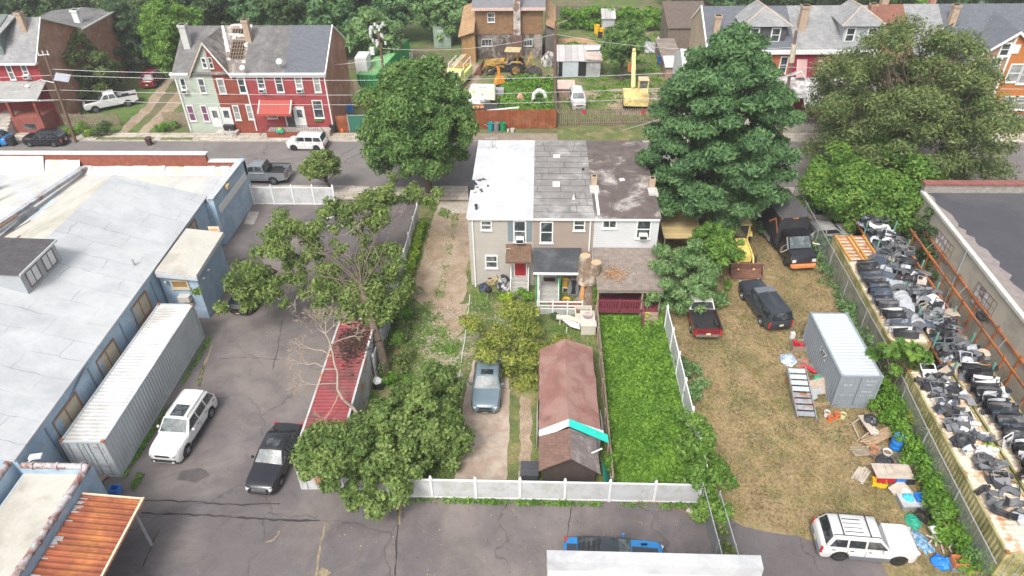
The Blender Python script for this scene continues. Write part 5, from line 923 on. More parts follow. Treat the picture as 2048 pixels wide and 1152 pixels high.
part('gable_roof',SL2,R,MB().slab([(gx,gy-.3,gz+.08),(gx,82,gz+.9),(43.9,79.5,7.2),(43.9,gy-.3,6.75)],.12).slab([(gx,gy-.3,gz+.08),(53.8,gy-.3,5.9),(53.8,81,6.2),(gx,82,gz+.9)],.12)); part('bargeboard',WHITE,R,MB().slab([(gx,gy-.32,gz+.1),(43.9,gy-.32,6.75),(43.9,gy-.32,6.5),(gx,gy-.32,gz-.2)],.08,d=(0,-1,0)).slab([(gx,gy-.32,gz+.1),(53.8,gy-.32,5.9),(53.8,gy-.32,5.65),(gx,gy-.32,gz-.2)],.08,d=(0,-1,0)))
def wabs(R,cx,cy,w,h,**k): X,Z=HG(cx,cy,gy); return window(R,(X,gy,Z),(1,0,0),(0,-1,0),w,h,**k)
wabs(R,2010,99,.75,1.1,fr=.16); wabs(R,2029,146,1.2,1.7,fr=.14,gm=CURT); wabs(R,2052,150,1.2,1.7,fr=.14,gm=CURT); wabs(R,2017,206,1.3,1.3,fr=.14,gm=CURT); wabs(R,2040,206,1.3,1.3,fr=.14,gm=CURT); wabs(R,1988,132,.9,1.6,fr=.14)
X,Z=HG(2030,98,gy); part('gable_vent',WHITE,R,MB().box(X-.45,X+.45,gy-.06,gy-.003,Z-.45,Z+.45)); part('corner_board',WHITE,R,MB().box(gx-.1,gx+.1,gy-.05,gy-.003,0,gz-.3)); part('garden_wall',mat('grey_render_wall',(.4,.4,.4),.9,0,.15,1.5),R,MB().box(43.5,56,72.6,72.9,0,1.5))
# ---------------- brown shingle house and yard sheds
Hs=thing('shingle_house','brown shingle-clad house with a peeling white chimney at top centre','house',(-4.4,98,0))
BS=mat('brown_wall_shingle',(.235,.14,.075),.9,0,.2,2,kind='brick',p=.5); TS=mat('tan_shingle_roof',(.35,.225,.125),.9,0,.2,2,kind='shingle',p=.35)
part('wall',BS,Hs,MB().box(-8.6,.4,95.9,103,3.3,6.9)); part('lower_wall',mat('patchy_grey_boards',(.30,.27,.25),.9,0,.4,1.2,kind='vboards',p=.5,c2=(.10,.075,.06),amt=.45,sc2=.6),Hs,MB().box(-8.5,.3,95.95,103,0,3.3))
part('roof',mat('dark_grey_roof',(.16,.16,.17),.85,0,.12,1),Hs,MB().prism([(95.4,6.85),(99.8,8.8),(103.4,7.0),(103.4,6.85),(99.8,8.6),(95.4,6.7)],'x',-9,.7)); part('fascia',mat('dusty_pink_fascia',(.5,.37,.32),.8),Hs,MB().box(-9,.7,95.25,95.39,6.5,6.85))
part('chimney',mat('peeling_white_brick',(.55,.52,.5),.9,0,.25,3,kind='brick',c2=(.2,.13,.1),amt=.45,sc2=1.5),Hs,MB().box(-3.5,-2.6,95.0,95.88,3.4,9.2)); part('chimney_base',mat('sooty_chimney_base',(.13,.08,.06),.9,0,.3,2),Hs,MB().box(-3.75,-2.35,95.0,95.9,0,3.4))
window(Hs,(-6.5,95.9,5.5),(1,0,0),(0,-1,0),.8,1.1,fr=.08)
for x,w_ in((-7.2,1.3),(-1.6,1.0)): window(Hs,(x,95.95,2.2),(1,0,0),(0,-1,0),w_,.8,fm=mat('peeling_frame',(.45,.45,.42),.8),mull=2,sash=0,fr=.1)
part('side_shed',mat('brown_slats',(.33,.2,.08),.9,0,.2,2,kind='vboards',p=.3),Hs,MB().box(-10.4,-8.63,94.2,102,0,3.6)); part('side_shed_roof',TS,Hs,MB().slab([(-10.8,93.7,3.65),(-8.62,93.7,4.3),(-8.62,98.5,6.95),(-10.3,98.5,6.3)],.12))
part('right_annex',mat('tarred_annex',(.10,.085,.075),.9,0,.3,1.5),Hs,MB().box(.72,2.0,95.2,102,0,4.2)); part('right_annex_roof',TS,Hs,MB().slab([(.72,94.9,4.9),(2.1,94.9,4.3),(2.1,101,5.6),(.72,101,6.8)],.12))
def shed(label,x0,x1,y0,y1,h,wm,rm,slope=.5,name='shed'):
    R=thing(name,label,'shed',((x0+x1)/2,(y0+y1)/2,0)); part('wall',wm,R,MB().prism([(y0,0),(y1,0),(y1,h+slope),(y0,h)],'x',x0,x1)); part('roof',rm,R,MB().slab([(x0-.15,y0-.2,h+.0),(x1+.15,y0-.2,h+.0),(x1+.15,y1+.15,h+slope+.1),(x0-.15,y1+.15,h+slope+.1)],.1)); return R
GSD=mat('weathered_grey_panel',(.27,.27,.28),.9,0,.25,2,c2=(.4,.4,.41),amt=.35)
R=shed('open grey yard shed with a hanging blue sheet',2.3,7.7,88.5,91.5,2.2,GSD,mat('pale_shed_roof',(.42,.40,.40),.85,0,.12,1.5,kind='ribs',p=.8),.9)
part('opening',DRK,R,MB().box(2.4,5.9,88.44,88.497,.1,2.1)); part('hanging_sheet',mat('pale_blue_sheet',(.38,.43,.46),.8,0,.1,2),R,MB().box(2.9,4.9,88.38,88.44,.15,2.05)); part('annex_roof',mat('pinkish_board_roof',(.45,.36,.31),.85,0,.2,2),R,MB().slab([(5.8,88.2,2.45),(7.9,88.2,2.35),(7.9,91.5,2.9),(5.8,91.5,3.0)],.09)); part('roof_tarp',WHITE,R,MB().ob((6.8,90.6,3.08),(2.0,1.0,.2),.1))
R=shed('pink-brown chest-like shed beside the dirt patch in the far yard',2.3,4.1,81.6,83.4,1.2,mat('pinkish_shed',(.3,.2,.16),.9,0,.2,2),mat('pinkish_lid',(.5,.38,.33),.85,0,.15,2),.2)
shed('small white shed nestled in the hedge',9.2,11.0,107.0,109,2.3,mat('pale_shed_boards',(.4,.42,.44),.85,0,.15,2,kind='vboards'),mat('pale_shed_roof',(1,1,1)),.7)
shed('low lean-to with a sagging white sheet beside the blue bin',15.8,19.6,87.6,89.8,1.7,mat('pinkish_shed',(1,1,1)),mat('sheeted_roof',(.5,.52,.53),.8,0,.2,1),.5)
shed('dark shingled garage beside the white-gabled house',17.6,23.2,99,106,3.2,mat('brown_garage_wall',(.16,.125,.1),.9,0,.2,2),mat('dark_brown_roof',(.14,.11,.09),.9,0,.2,2,kind='shingle'),1.6)
shed('long low brown-grey roofed shed behind the row house end',15.9,18.2,90,98,1.6,mat('brown_garage_wall',(1,1,1)),mat('grey_brown_deck',(.24,.2,.17),.9,0,.25,1,kind='ribsy',p=.5),.3)
shed('white flat-roofed hut with a small dark window',-11.6,-8.0,104,107,2.6,mat('pale_hut_wall',(.5,.47,.43),.85,0,.12,1),mat('pale_shed_roof',(1,1,1)),.3)
# carport, tarp sheds
cp=thing('metal_carport','yellow ribbed metal roof between the row houses and the tree','carport',(10.6,49,0))
part('roof',mat('yellow_ribbed_metal',(.52,.40,.2),.6,0,.1,1.2,kind='ribsy',p=.4),cp,MB().slab([(9.7,46.0,2.55),(12.7,46.0,2.55),(12.75,52.2,2.75),(9.7,52.2,2.75)],.06))
for x in(9.8,12.6):
    for y in(46.2,52): part('post',METAL,cp,MB().box(x-.05,x+.05,y-.05,y+.05,0,2.6))
TB=mat('brown_tarp',(.22,.11,.09),.7,0,.12,1.2,c2=(.27,.16,.135),amt=.5,sc2=.6)
tc=thing('tarp_shelter','long ridge shelter covered in brown tarp with white torn hem','shelter',(2,30,0))
ya,yb=26.6,33.9
m=MB(); L_=14
rows=[]; random.seed(4)
for i in range(L_+1):
    y=ya+(yb-ya)*i/L_; j=lambda a:random.uniform(-a,a); rows.append([(.1+j(.05),y,1.0),(.15+j(.05),y,1.75+j(.06)),(.95,y,2.15+j(.02)),(1.75,y,2.62+j(.02)),(2.75,y,2.25+j(.03)),(3.55+j(.05),y,1.9+j(.06)),(3.65+j(.05),y,1.1)])
n=7; m.add([p for r in rows for p in r],[(a*n+b,a*n+b+1,(a+1)*n+b+1,(a+1)*n+b) for a in range(L_) for b in range(n-1)]); part('tarp',TB,tc,m,True)
part('white_hem',mat('torn_white_sheet',(.6,.6,.6),.7,0,.15,2),tc,MB().slab([(.15,26.35,1.72),(1.75,26.5,2.66),(1.75,27.0,2.67),(.15,26.95,1.8)],.02).slab([(1.75,26.5,2.66),(3.75,26.3,1.85),(3.75,26.9,1.9),(1.75,27.0,2.67)],.02).slab([(3.66,27,1.9),(3.66,28.6,1.9),(3.95,28.6,.6),(3.95,27,.6)],.02).slab([(.08,27,1.75),(.02,27,.2),(.0,29.5,.2),(.08,29.5,1.75)],.02))
part('frame',METAL,tc,MB().box(.2,3.6,26.65,26.7,0,1.7).box(.2,3.6,33.8,33.85,0,1.7).box(.15,.2,26.6,33.9,0,1.0))
ss=thing('garden_shed','small shed with brown and grey shingled gable roof by the rear fence','shed',(1.8,25.2,0))
part('wall',mat('dark_shed_wall',(.06,.045,.04),.9,0,.2,3),ss,MB().prism([(.35,0),(3.2,0),(3.2,1.75),(1.85,2.5),(.35,1.8)],'y',24.55,26.2))
part('roof',mat('brown_shed_shingle',(.20,.12,.095),.9,0,.2,3,kind='shingle',p=.3),ss,MB().slab([(.15,24.1,1.85),(1.85,24.3,2.62),(1.85,26.4,2.62),(.15,26.45,1.85)],.08)); part('roof',mat('grey_shed_shingle',(.15,.125,.12),.9,0,.25,2.5,c2=(.24,.21,.2),amt=.4,sc2=1.2),ss,MB().slab([(1.852,24.3,2.62),(3.4,24.0,1.8),(3.3,26.3,1.9),(1.852,26.4,2.62)],.08))
TQ=mat('turquoise_tarp',(.02,.5,.40),.6,0,.15,2)
def single(name,label,cat,m,mats,loc=None,rz=0,group=None,smooth=False):
    o=m.build(name,mats,smooth=smooth); 
    if loc: o.location=loc
    o.rotation_euler=(0,0,rz); return tag(o,label,cat,group)
single('tarp','bright turquoise tarp draped between the two brown shed roofs','tarp',MB().slab([(1.8,26.5,2.66),(3.95,25.95,2.0),(3.95,26.5,2.02),(1.8,27.05,2.68)],.04).slab([(3.6,24.1,1.3),(4.05,24.1,.1),(4.05,25.4,.1),(3.6,25.4,1.3)],.03),TQ)
single('tarp','turquoise tarp scrap at the left foot of the small shed','tarp',MB().slab([(.15,24.0,.9),(.45,24.0,.9),(.5,24.35,.05),(.1,24.35,.05)],.03),TQ)
single('deck_box','dark grey lidded box beside the small shed','box',MB().box(-.45,.45,-.45,.45,0,.7).box(-.5,.5,-.5,-.01,.71,.78).box(-.5,.5,.01,.5,.71,.78),mat('charcoal_box',(.06,.06,.07),.6),(-.35,25.1,0))
single('pole','white pipe resting on the grey shed roof','pole',MB().rod((2.9,25.15,2.0),(3.55,25.4,2.15),.045),WHITE)
# ---------------- fences
VN=mat('white_vinyl',(.66,.67,.68),.45,0,.04,2)
VP=mat('white_vinyl_panel',(.47,.48,.495),.5,0,.07,1.2,c2=(.39,.39,.37),amt=.35,sc2=1.3)
def vfence(label,p,q,h=1.8,n=None,skip=(),name='vinyl_fence'):
    a,b=Vector((*p,0)),Vector((*q,0)); L=(b-a).length; u=(b-a)/L; nn=Vector((-u.y,u.x,0)); n=n or max(1,round(L/2.4)); R=thing(name,label,'fence',a)
    for i in range(n+1):
        c=a+u*(L*i/n); m=MB().ub(c,u,nn,-.065,.065,0,h+.06,-.065,.065).ub(c,u,nn,-.08,.08,h+.06,h+.1,-.08,.08); m.lathe(c+Vector((0,0,h+.1)),[(.07,0),(.03,.04),(.07,.1),(.05,.16),(.0,.2)],8); part('post',VN,R,m,True)
    for i in range(n):
        if i in skip: continue
        c=a+u*(L*i/n); part('rail',VN,R,MB().ub(c,u,nn,.07,L/n-.07,h-.1,h,-.03,.03)); part('rail',VN,R,MB().ub(c,u,nn,.07,L/n-.07,.04,.14,-.03,.03)); part('panel',VP,R,MB().ub(c,u,nn,.07,L/n-.07,.141,h-.101,-.012,.012))
    return R
vfence('long white vinyl fence along the rear asphalt alley',(-10.3,23.62),(8.65,23.62),1.55,8)
vfence('white vinyl fence between the green lawn and the dry grass yard',(9.1,24.0),(8.95,38.3),1.75,6)
vfence('white vinyl fence along the left side of the gravel drive',(-10.45,33),(-10.45,52.5),1.7,8)
vfence('white vinyl fence with ball posts across the lot by the street','x' and (-26.0,55.4),(-18.5,55.4),1.8,4)
def board_fence(label,p,q,h,m_,name='board_fence',bw=.14,gap=.0,jag=.0,rails=False,posts=True):
    a,b=Vector((*p,0)),Vector((*q,0)); L=(b-a).length; u=(b-a)/L; nn=Vector((-u.y,u.x,0)); R=thing(name,label,'fence',a); m=MB(); t=0
    while t<L-bw*.5: hh=h+random.uniform(-jag,jag); m.ub(a,u,nn,t,t+bw-.008,.03,hh,-.012,.012); t+=bw+gap
    part('boards',m_,R,m); [part('rail',m_,R,MB().ub(a,u,nn,0,L,z,z+.09,.013,.05)) for z in(.3,h*.8)]
    if rails: [part('rail',m_,R,MB().ub(a,u,nn,0,L,z,z+.09,-.05,-.013)) for z in(.3,h*.8)]
    t=0
    k=max(1,round(L/2.4))
    for i in range(k+1): part('post',m_,R,MB().ub(a+u*(L*i/k),u,nn,-.05,.05,0,h+.05,.055,.15))
    return R
board_fence('tall red-brown board fence along the far sidewalk',(-8.2,72.3),(1.85,72.5),2.2,mat('red_brown_boards',(.27,.075,.03),.85,0,.2,1.5,kind='vboards',c2=(.36,.14,.07),amt=.3,p=.15))
R=board_fence('grey weathered picket fence with small red signs','x' and (2.0,73.2),(13.5,73.6),1.9,mat('grey_pickets',(.22,.175,.13),.9,0,.25,2),bw=.14,gap=.1,rails=True,jag=.03)
for x in(4.9,11.3): part('red_sign',mat('crimson_sign',(.5,.02,.05),.6),R,MB().box(x-.22,x+.22,73.1,73.13,1.5,1.82))
board_fence('leaning picket fence in front of the left garden shrubs',(-53.6,72.9),(-47.3,73.0),1.5,WOODG,bw=.12,gap=.06,jag=.12)
board_fence('short picket fence beside the mint-green house',(-42.2,73.2),(-38.7,73.2),1.6,WOODG,bw=.12,gap=.05,jag=.1)
board_fence('tall grey board fence at the very back of the yards',(1.5,113),(14,111.5),2.6,mat('dark_grey_boards',(.17,.14,.12),.9,0,.25,2,kind='vboards'))
board_fence('brown board fence running back between the two yards',(1.95,72.8),(1.95,92),1.8,mat('dark_grey_boards',(1,1,1)),jag=.1)
board_fence('weathered wood fence between the tarp shelter and the green lawn',(4.12,24.0),(4.2,38.8),1.5,WOODG,jag=.08)
board_fence('brown slatted gate beside the red end house',(-22.1,71.5),(-20.9,71.5),1.9,mat('red_brown_boards',(1,1,1)))
gm=thing('mesh_gate','green-screened chain-link gate right of the red row house','gate',(-20.8,71.5,0)); MB().box(.05,3.9,-.015,.015,.1,1.9).build('screen',mat('green_screen',(.03,.13,.09),.8,0,.1,4),gm); m=MB(); [m.box(x-.04,x+.04,-.04,.04,0,2.05) for x in(0,1.95,3.95)]; m.box(0,3.95,-.025,.025,1.9,1.96); m.build('frame',METAL,gm)
def mesh_mat(name,al):
    m=mat(name,(.30,.32,.33),.6,.2,.1,3); t=m.node_tree; b=t.nodes['Principled BSDF']; L=t.links.new
    g=N(t,'ShaderNodeNewGeometry'); s=N(t,'ShaderNodeSeparateXYZ'); L(g.outputs['Position'],s.inputs[0]); sm=N(t,'ShaderNodeMath',operation='ADD'); L(s.outputs[0],sm.inputs[0]); L(s.outputs[1],sm.inputs[1])
    outs=[]
    for op in('ADD','SUBTRACT'):
        a=N(t,'ShaderNodeMath',operation=op); L(sm.outputs[0],a.inputs[0]); L(s.outputs[2],a.inputs[1]); d=N(t,'ShaderNodeMath',operation='DIVIDE'); d.inputs[1].default_value=.08; L(a.outputs[0],d.inputs[0]); f=N(t,'ShaderNodeMath',operation='FRACT'); L(d.outputs[0],f.inputs[0]); c=N(t,'ShaderNodeMath',operation='LESS_THAN'); c.inputs[1].default_value=al; L(f.outputs[0],c.inputs[0]); outs.append(c)
    mx=N(t,'ShaderNodeMath',operation='MAXIMUM'); L(outs[0].outputs[0],mx.inputs[0]); L(outs[1].outputs[0],mx.inputs[1]); L(mx.outputs[0],b.inputs['Alpha']); return m
MESH=mesh_mat('chain_link',.25)
def chain(label,pts,h):
    R=thing('chain_link_fence',label,'fence',(*pts[0],0)); m=MB(); 
    for p,q in zip(pts[:-1],pts[1:]): m.poly([(p[0],p[1],.05),(q[0],q[1],.05),(q[0],q[1],h),(p[0],p[1],h)])
    part('mesh',MESH,R,m); m=MB(); [m.rod((p[0],p[1],h),(q[0],q[1],h),.03) for p,q in zip(pts[:-1],pts[1:])]; part('top_rail',METAL,R,m)
    for p,q in zip(pts[:-1],pts[1:]):
        L=math.hypot(q[0]-p[0],q[1]-p[1]); n=max(1,int(L/3))
        for i in range(n): part('post',METAL,R,MB().rod((p[0]+(q[0]-p[0])*i/n,p[1]+(q[1]-p[1])*i/n,0),(p[0]+(q[0]-p[0])*i/n,p[1]+(q[1]-p[1])*i/n,h+.1),.04))
chain('tall chain-link fence between the dry yard and the tan containers',[(22.5,55.5),(22.2,41.5),(22.0,34),(21.45,27),(21.0,19)],2.2)
chain('short chain-link fence running from the vinyl fence to the foreground building',[(8.75,23.4),(8.95,17.2)],1.5)
chain('second short chain-link fence beside the vines at the lawn corner',[(9.5,23.2),(9.75,17)],1.5)
# ---------------- utility poles, wires
def pole(label,base,top,r=.17,arm=True,lamp=None,h2=None,name='utility_pole'):
    R=thing(name,label,'pole',(base[0],base[1],0)); T=Vector((top[0]-base[0],top[1]-base[1],top[2])); MB().rod((0,0,0),T,r,10,r*.7).build('mast',mat('brown_pole',(.15,.09,.065),.9,0,.25,3),R,smooth=True)
    return R,T
R,T=pole('wooden utility pole with solar panel and street lamp beside the black hatchback',(-50.1,68.7),(-49.7,68.9,9.6))
MB().ob((T.x+.9,.1,7.1),(1.5,.08,.9),rx=-.9,ry=.15).build('solar_panel',mat('solar_cells',(.30,.32,.36),.3,0,.1,4,kind='ribs',p=.25),R); m=MB(); m.path([(T.x*.7,0,6.6),(-1.0,0,6.9),(-2.4,-.1,6.4)],.05); m.build('lamp_arm',METAL,R); MB().lathe((-2.6,-.1,6.25),[(.03,-.3),(.16,-.15),(.2,.1),(.05,.3)],8,ax='x').build('street_lamp',WHITE,R,smooth=True)
m=MB(); [m.rod((T.x+dx,0,T.z-.1-.2*abs(dx)),(T.x+dx,0,T.z+.25),.06) for dx in(-.5,0,.5)]; m.rod((T.x-.6,0,T.z-.2),(T.x+.6,0,T.z-.1),.04); m.build('insulator',WHITE,R)
R2_,T2=pole('tall leaning utility pole with transformer sleeve before the maroon house',(25.6,70.3),(24.9,70.6,11.0),.2)
MB().rod(T2*.72,T2*.88,.26,10).build('pole_sleeve',mat('peeling_sleeve',(.45,.4,.3),.8,0,.3,4),R2_,smooth=True); m=MB(); m.path([T2*.6,T2*.62+Vector((1.0,-.3,.3)),T2*.55+Vector((1.7,-.5,0))],.05); m.build('lamp_arm',WHITE,R2_); MB().lathe(T2*.54+Vector((1.8,-.5,-.1)),[(.05,.25),(.25,.1),(.3,-.1),(.1,-.25)],10).build('street_lamp',WHITE,R2_,smooth=True); m=MB(); m.rod(T2*.58+Vector((-1.2,-.2,0)),T2*.62+Vector((.8,-.2,0)),.05); m.rod(T2*.56+Vector((-1.2,-.2,.1)),T2*.64+Vector((.5,-.2,0)),.04); m.build('cross_arm',METAL,R2_)
R3_,T3=pole('utility pole with a cluster of white equipment behind the round tree',(-17.2,76.3),(-17.4,76.4,9.2),.17)
random.seed(6); LE=mat('pale_equipment',(.55,.55,.55),.6,0,.2,5)
for i in range(22): MB().ob(T3+Vector((random.uniform(-.9,.7),random.uniform(-.3,.3),random.uniform(-1.6,1.1))),(.18,.18,.32),random.random()*3).build('line_equipment',LE,R3_)
MB().ob(T3+Vector((-.9,0,-1.9)),(.45,.3,.8)).build('equipment_box',LE,R3_)
R4_,T4=pole('grey weathered utility pole on the line between the two back yards',(1.9,79.0),(1.7,79.2,9.6),.16); 
MB().rod(T4+Vector((0,0,-.4)),T4+Vector((1.3,0,.1)),.05).build('cross_arm',WOODG,R4_)
def wire(label,pts,r=.022,sag=.5):
    m=MB()
    for a,b in zip(pts[:-1],pts[1:]):
        a,b=Vector(a),Vector(b); pr=[]
        for i in range(9): t=i/8; p=a.lerp(b,t); p.z-=sag*4*t*(1-t); pr.append(p)
        m.path(pr,r,4)
    return tag(m.build('overhead_wire',mat('pale_wire',(.42,.42,.42),.6)),label,'wire','overhead wires along the far side of the street')
P1=(-49.8,68.9,7.4); P2=(25.2,70.4,7.2)
for i,(z,l) in enumerate(((7.6,'upper'),(6.0,'middle'),(4.9,'lower'))): wire(f'{l} overhead wire running the length of the far street side',[(-120,69+i*.2,z),(-49.9,68.9+i*.15,z-.3),(25.1,70.3+i*.1,z-.1),(110,70,z)],.025,.9)
wire('wire sloping from the equipment pole down to the red end house',[(-17.3,76.2,6.4),(-49.8,69,7.9)],.03,.8)
wire('wire running from the equipment pole to the grey back-yard pole',[(-17.4,76.4,7.6),(1.7,79.2,8.2),(25,70.5,9.4)],.02,.8)
wire('guy wire running down to the turquoise bin at the red fence',[(-17.3,76.2,6.0),(-5.6,72.2,.4)],.02,.2)
wire('guy wire coming down in front of the picket fence',[(25,70.3,6.6),(9,71.6,.2)],.02,.2)
# ---------------- foliage
def leafmesh(name,C,Nn,a,b,m,parent=None,droop=0.,kind=None):
    n=len(C); up=rng.normal(size=(n,3)); 
    T=np.cross(Nn,up); T/=np.linalg.norm(T,axis=1)[:,None]+1e-9; 
    if droop: T[:,2]-=droop; T/=np.linalg.norm(T,axis=1)[:,None]
    B=np.cross(Nn,T); B/=np.linalg.norm(B,axis=1)[:,None]+1e-9
    s=rng.uniform(.6,1.35,size=(n,1)); A=T*a*s; Bq=B*b*s
    vs=np.stack([C-A,C-Bq*.9+A*.1,C+A,C+Bq*.9+A*.1],1).reshape(-1,3).astype(np.float32)
    me=bpy.data.meshes.new(name); me.vertices.add(4*n); me.vertices.foreach_set('co',vs.ravel()); me.loops.add(4*n); me.loops.foreach_set('vertex_index',np.arange(4*n,dtype=np.int32)); me.polygons.add(n); me.polygons.foreach_set('loop_start',np.arange(0,4*n,4,dtype=np.int32)); me.polygons.foreach_set('loop_total',np.full(n,4,dtype=np.int32)); me.update()
    at_=me.attributes.new('rnd','FLOAT','FACE'); at_.data.foreach_set('value',rng.uniform(0,1,n).astype(np.float32)*.9)
    me.materials.append(m); o=bpy.data.objects.new(name,me); COL.objects.link(o)
    if parent is not None: o.parent=parent
    if kind: o['kind']=kind
    return o
def clumpleaves(cl,dens,flat=.72,fill=.35):
    Cs=[];Ns=[]
    for x,y,z,r in cl:
        n=max(8,int(dens*r*r)); d=rng.normal(size=(n,3)); d[:,2]=d[:,2]*.9+.35; d/=np.linalg.norm(d,axis=1)[:,None]
        rad=r*(1-fill*rng.random((n,1))**1.6)*rng.uniform(.82,1.14,(n,1)); p=d*rad; p[:,2]*=flat; Cs.append(p+np.array([x,y,z]))
        nn=d*.8+rng.normal(size=(n,3))*.55+np.array([0,0,.45]); Ns.append(nn/np.linalg.norm(nn,axis=1)[:,None])
    return np.concatenate(Cs),np.concatenate(Ns)
def envelope(c,r3,n,rr,cone=0.,inner=.3,low=-.75):
    out=[]; n=int(n*1.45); rr*=.8
    for i in range(n):
        zz=1-(i+.5)/n*(1-low); ph=i*2.39996; q=math.sqrt(max(0,1-zz*zz)); k=rng.uniform(.55,1.02); sc=1-cone*max(0,zz)*.6+ (cone*.15 if zz<0 else 0)
        out.append((c[0]+r3[0]*q*math.cos(ph)*k*sc,c[1]+r3[1]*q*math.sin(ph)*k*sc,c[2]+r3[2]*zz*k,rr*rng.uniform(.55,1.3)))
    for i in range(int(n*inner)):
        d=rng.normal(size=3); d/=np.linalg.norm(d); k=rng.uniform(.1,.5); out.append((c[0]+r3[0]*d[0]*k,c[1]+r3[1]*d[1]*k,c[2]+r3[2]*d[2]*k,rr))
    return out
def limb(m,a,b,r0,r1,k=5,j=.2):
    a,b=Vector(a),Vector(b); L=(b-a).length; prev=a; pr=r0
    for i in range(1,k+1):
        t=i/k; p=a.lerp(b,t); p.z+=math.sin(t*math.pi)*L*.06
        if i<k: p+=Vector((rng.normal()*j*L/k,rng.normal()*j*L/k,rng.normal()*j*L/k*.6))
        r=r0+(r1-r0)*t; m.rod(prev,p,pr,6,r,cap=False); prev=p; pr=r
    return prev
def tree(name,label,base,cl,lm,dens=420,a=.16,b=.09,tr=.25,fork=.4,droop=0.,fill=.35,bark=None,group=None,cat='tree',flat=.72,nl=None,top=None,thin=.42):
    R=thing(name,label,cat,base,0,group); bx,by=base[0],base[1]; cl=[(x-bx,y-by,z,r) for x,y,z,r in cl]
    cx=sum(c[0] for c in cl)/len(cl); cy=sum(c[1] for c in cl)/len(cl); zt=max(c[2] for c in cl); f=Vector((cx*.7,cy*.7,zt*fork)) if top is None else Vector(top)
    m=MB(); m.rod((0,0,-.1),(f.x*.3,f.y*.3,f.z*.4),tr*1.25,9,tr,cap=False); m.rod((f.x*.3,f.y*.3,f.z*.4),f,tr,9,tr*.75,cap=False)
    for c in cl[:nl or 40]: limb(m,f if rng.random()<.6 else f*.75,(c[0],c[1],c[2]),tr*thin*rng.uniform(.6,1.15),.018)
    m.build('trunk',bark or BARK,R,smooth=True)
    C,Nn=clumpleaves(cl,dens,flat,fill); leafmesh('crown',C,Nn,a,b,lm,R,droop); return R
def pxcrown(cx,cy,hw,hh,Y):
    X,Z=HG(cx,cy,Y); d=(RM.transposed()@Vector((X,Y,Z-CH))); dep=-d.z; r=hw*dep/CF; h=hh*dep/CF; el=math.atan2(CH-Z,Y); s,c=math.sin(el),math.cos(el); rz=math.sqrt(max((h*h-r*r*s*s),.15*h*h))/c
    return (X,Y,Z),(r,r,rz)
LM=lambda n,a,b: mat(n,a,.55,0,.1,3,kind='leaf',c2=b,spec=.3)
L1=LM('leaf_maple',(0.0585,0.137,0.0325),(0.205,0.328,0.0887)); L2=LM('leaf_blue_green',(.055,.13,.05),(.18,.32,.12)); L3=LM('leaf_olive',(.075,.125,.04),(.25,.30,.10)); L4=LM('leaf_bright',(.07,.17,.025),(.24,.38,.07))
L5=LM('leaf_willowy',(.085,.19,.055),(.30,.44,.18)); L6=LM('leaf_walnut',(.08,.14,.03),(.28,.36,.10)); L7=LM('leaf_front_maple',(.085,.15,.035),(.26,.35,.10)); L8=LM('leaf_yellow_green',(0.13,0.195,0.026),(0.41,0.423,0.0956))
LD=LM('leaf_dark',(.035,.075,.025),(.12,.19,.06)); LC=LM('leaf_conifer',(.045,.095,.04),(.14,.22,.09)); LW=LM('leaf_weed',(.075,.19,.02),(.22,.40,.05)); LO=LM('leaf_autumn',(0.325,0.286,0.039),(0.683,0.3,0.109))
def ptree(name,label,px,Y,lm,n=34,rr=None,base=None,cone=0,zmin=.6,**k):
    c,r3=pxcrown(*px,Y); rr=rr or r3[0]*.3; cl=[q for q in envelope(c,r3,n,rr,cone) if q[2]>zmin]; return tree(name,label,base or (c[0],c[1]),cl,lm,**k)
ptree('maple_tree','large round-crowned green tree on the near pavement left of the row houses',(833,248,106,122),58,L1,n=84,rr=1.35,cone=.35,dens=620,a=.17,b=.08,tr=.3,droop=.6,base=(-10.2,57.8),flat=.8,fill=.5)
cl=[]
for z,r,n_ in((15.9,.7,4),(15.0,2.0,8),(13.8,3.0,12),(12.3,3.9,16),(10.6,4.6,20),(8.8,5.1,23),(7.0,5.3,24),(5.1,4.9,22),(3.8,3.6,13)):
    for i in range(n_): a_=6.283*(i+rng.random())/n_; q=r*rng.uniform(.72,1.08); cl.append((13.8+q*math.cos(a_),50.9+q*math.sin(a_),z+rng.normal()*.45,rng.uniform(.75,1.35)))
    for i in range(n_//3): a_=6.283*rng.random(); q=r*rng.uniform(.1,.6); cl.append((13.8+q*math.cos(a_),50.9+q*math.sin(a_),z+rng.normal()*.4,1.1))
tree('locust_tree','huge blue-green layered tree towering right of the dark-roofed house',(13.9,51.5),cl,L2,dens=520,a=.19,b=.085,tr=.4,droop=.5,flat=.5,fill=.6)
ptree('walnut_tree','big loose spreading olive-green tree in front of the far right houses',(1808,230,205,170),60.5,L3,n=80,rr=1.8,dens=330,a=.17,b=.07,tr=.4,droop=.3,base=(31.5,59.6),fill=.8)
ptree('ash_tree','bright mid-green tree standing behind the car-part racks',(1748,380,150,98),53.5,L4,n=60,rr=1.3,dens=560,a=.15,b=.085,tr=.25,base=(28,54))
ptree('willow_tree','feathery pale-green tree overhanging the dark red pickup',(1366,570,82,88),41.3,L5,n=48,rr=.75,dens=900,a=.15,b=.05,tr=.18,droop=.5,base=(9.9,42.2),fill=.7)
ptree('sumac_tree','fresh green frond-leaved tree between the carport and the yellow loader',(1428,490,52,45),43.8,L4,n=24,rr=.6,dens=800,a=.2,b=.07,tr=.12,droop=.4,base=(12.3,44.2))
ptree('small_tree','small vase-shaped tree on the pavement beside the grey pickup truck',(642,332,36,28),57.4,L6,n=16,rr=.75,dens=420,a=.15,b=.08,tr=.13,base=(-19.3,57.4),fill=.7)
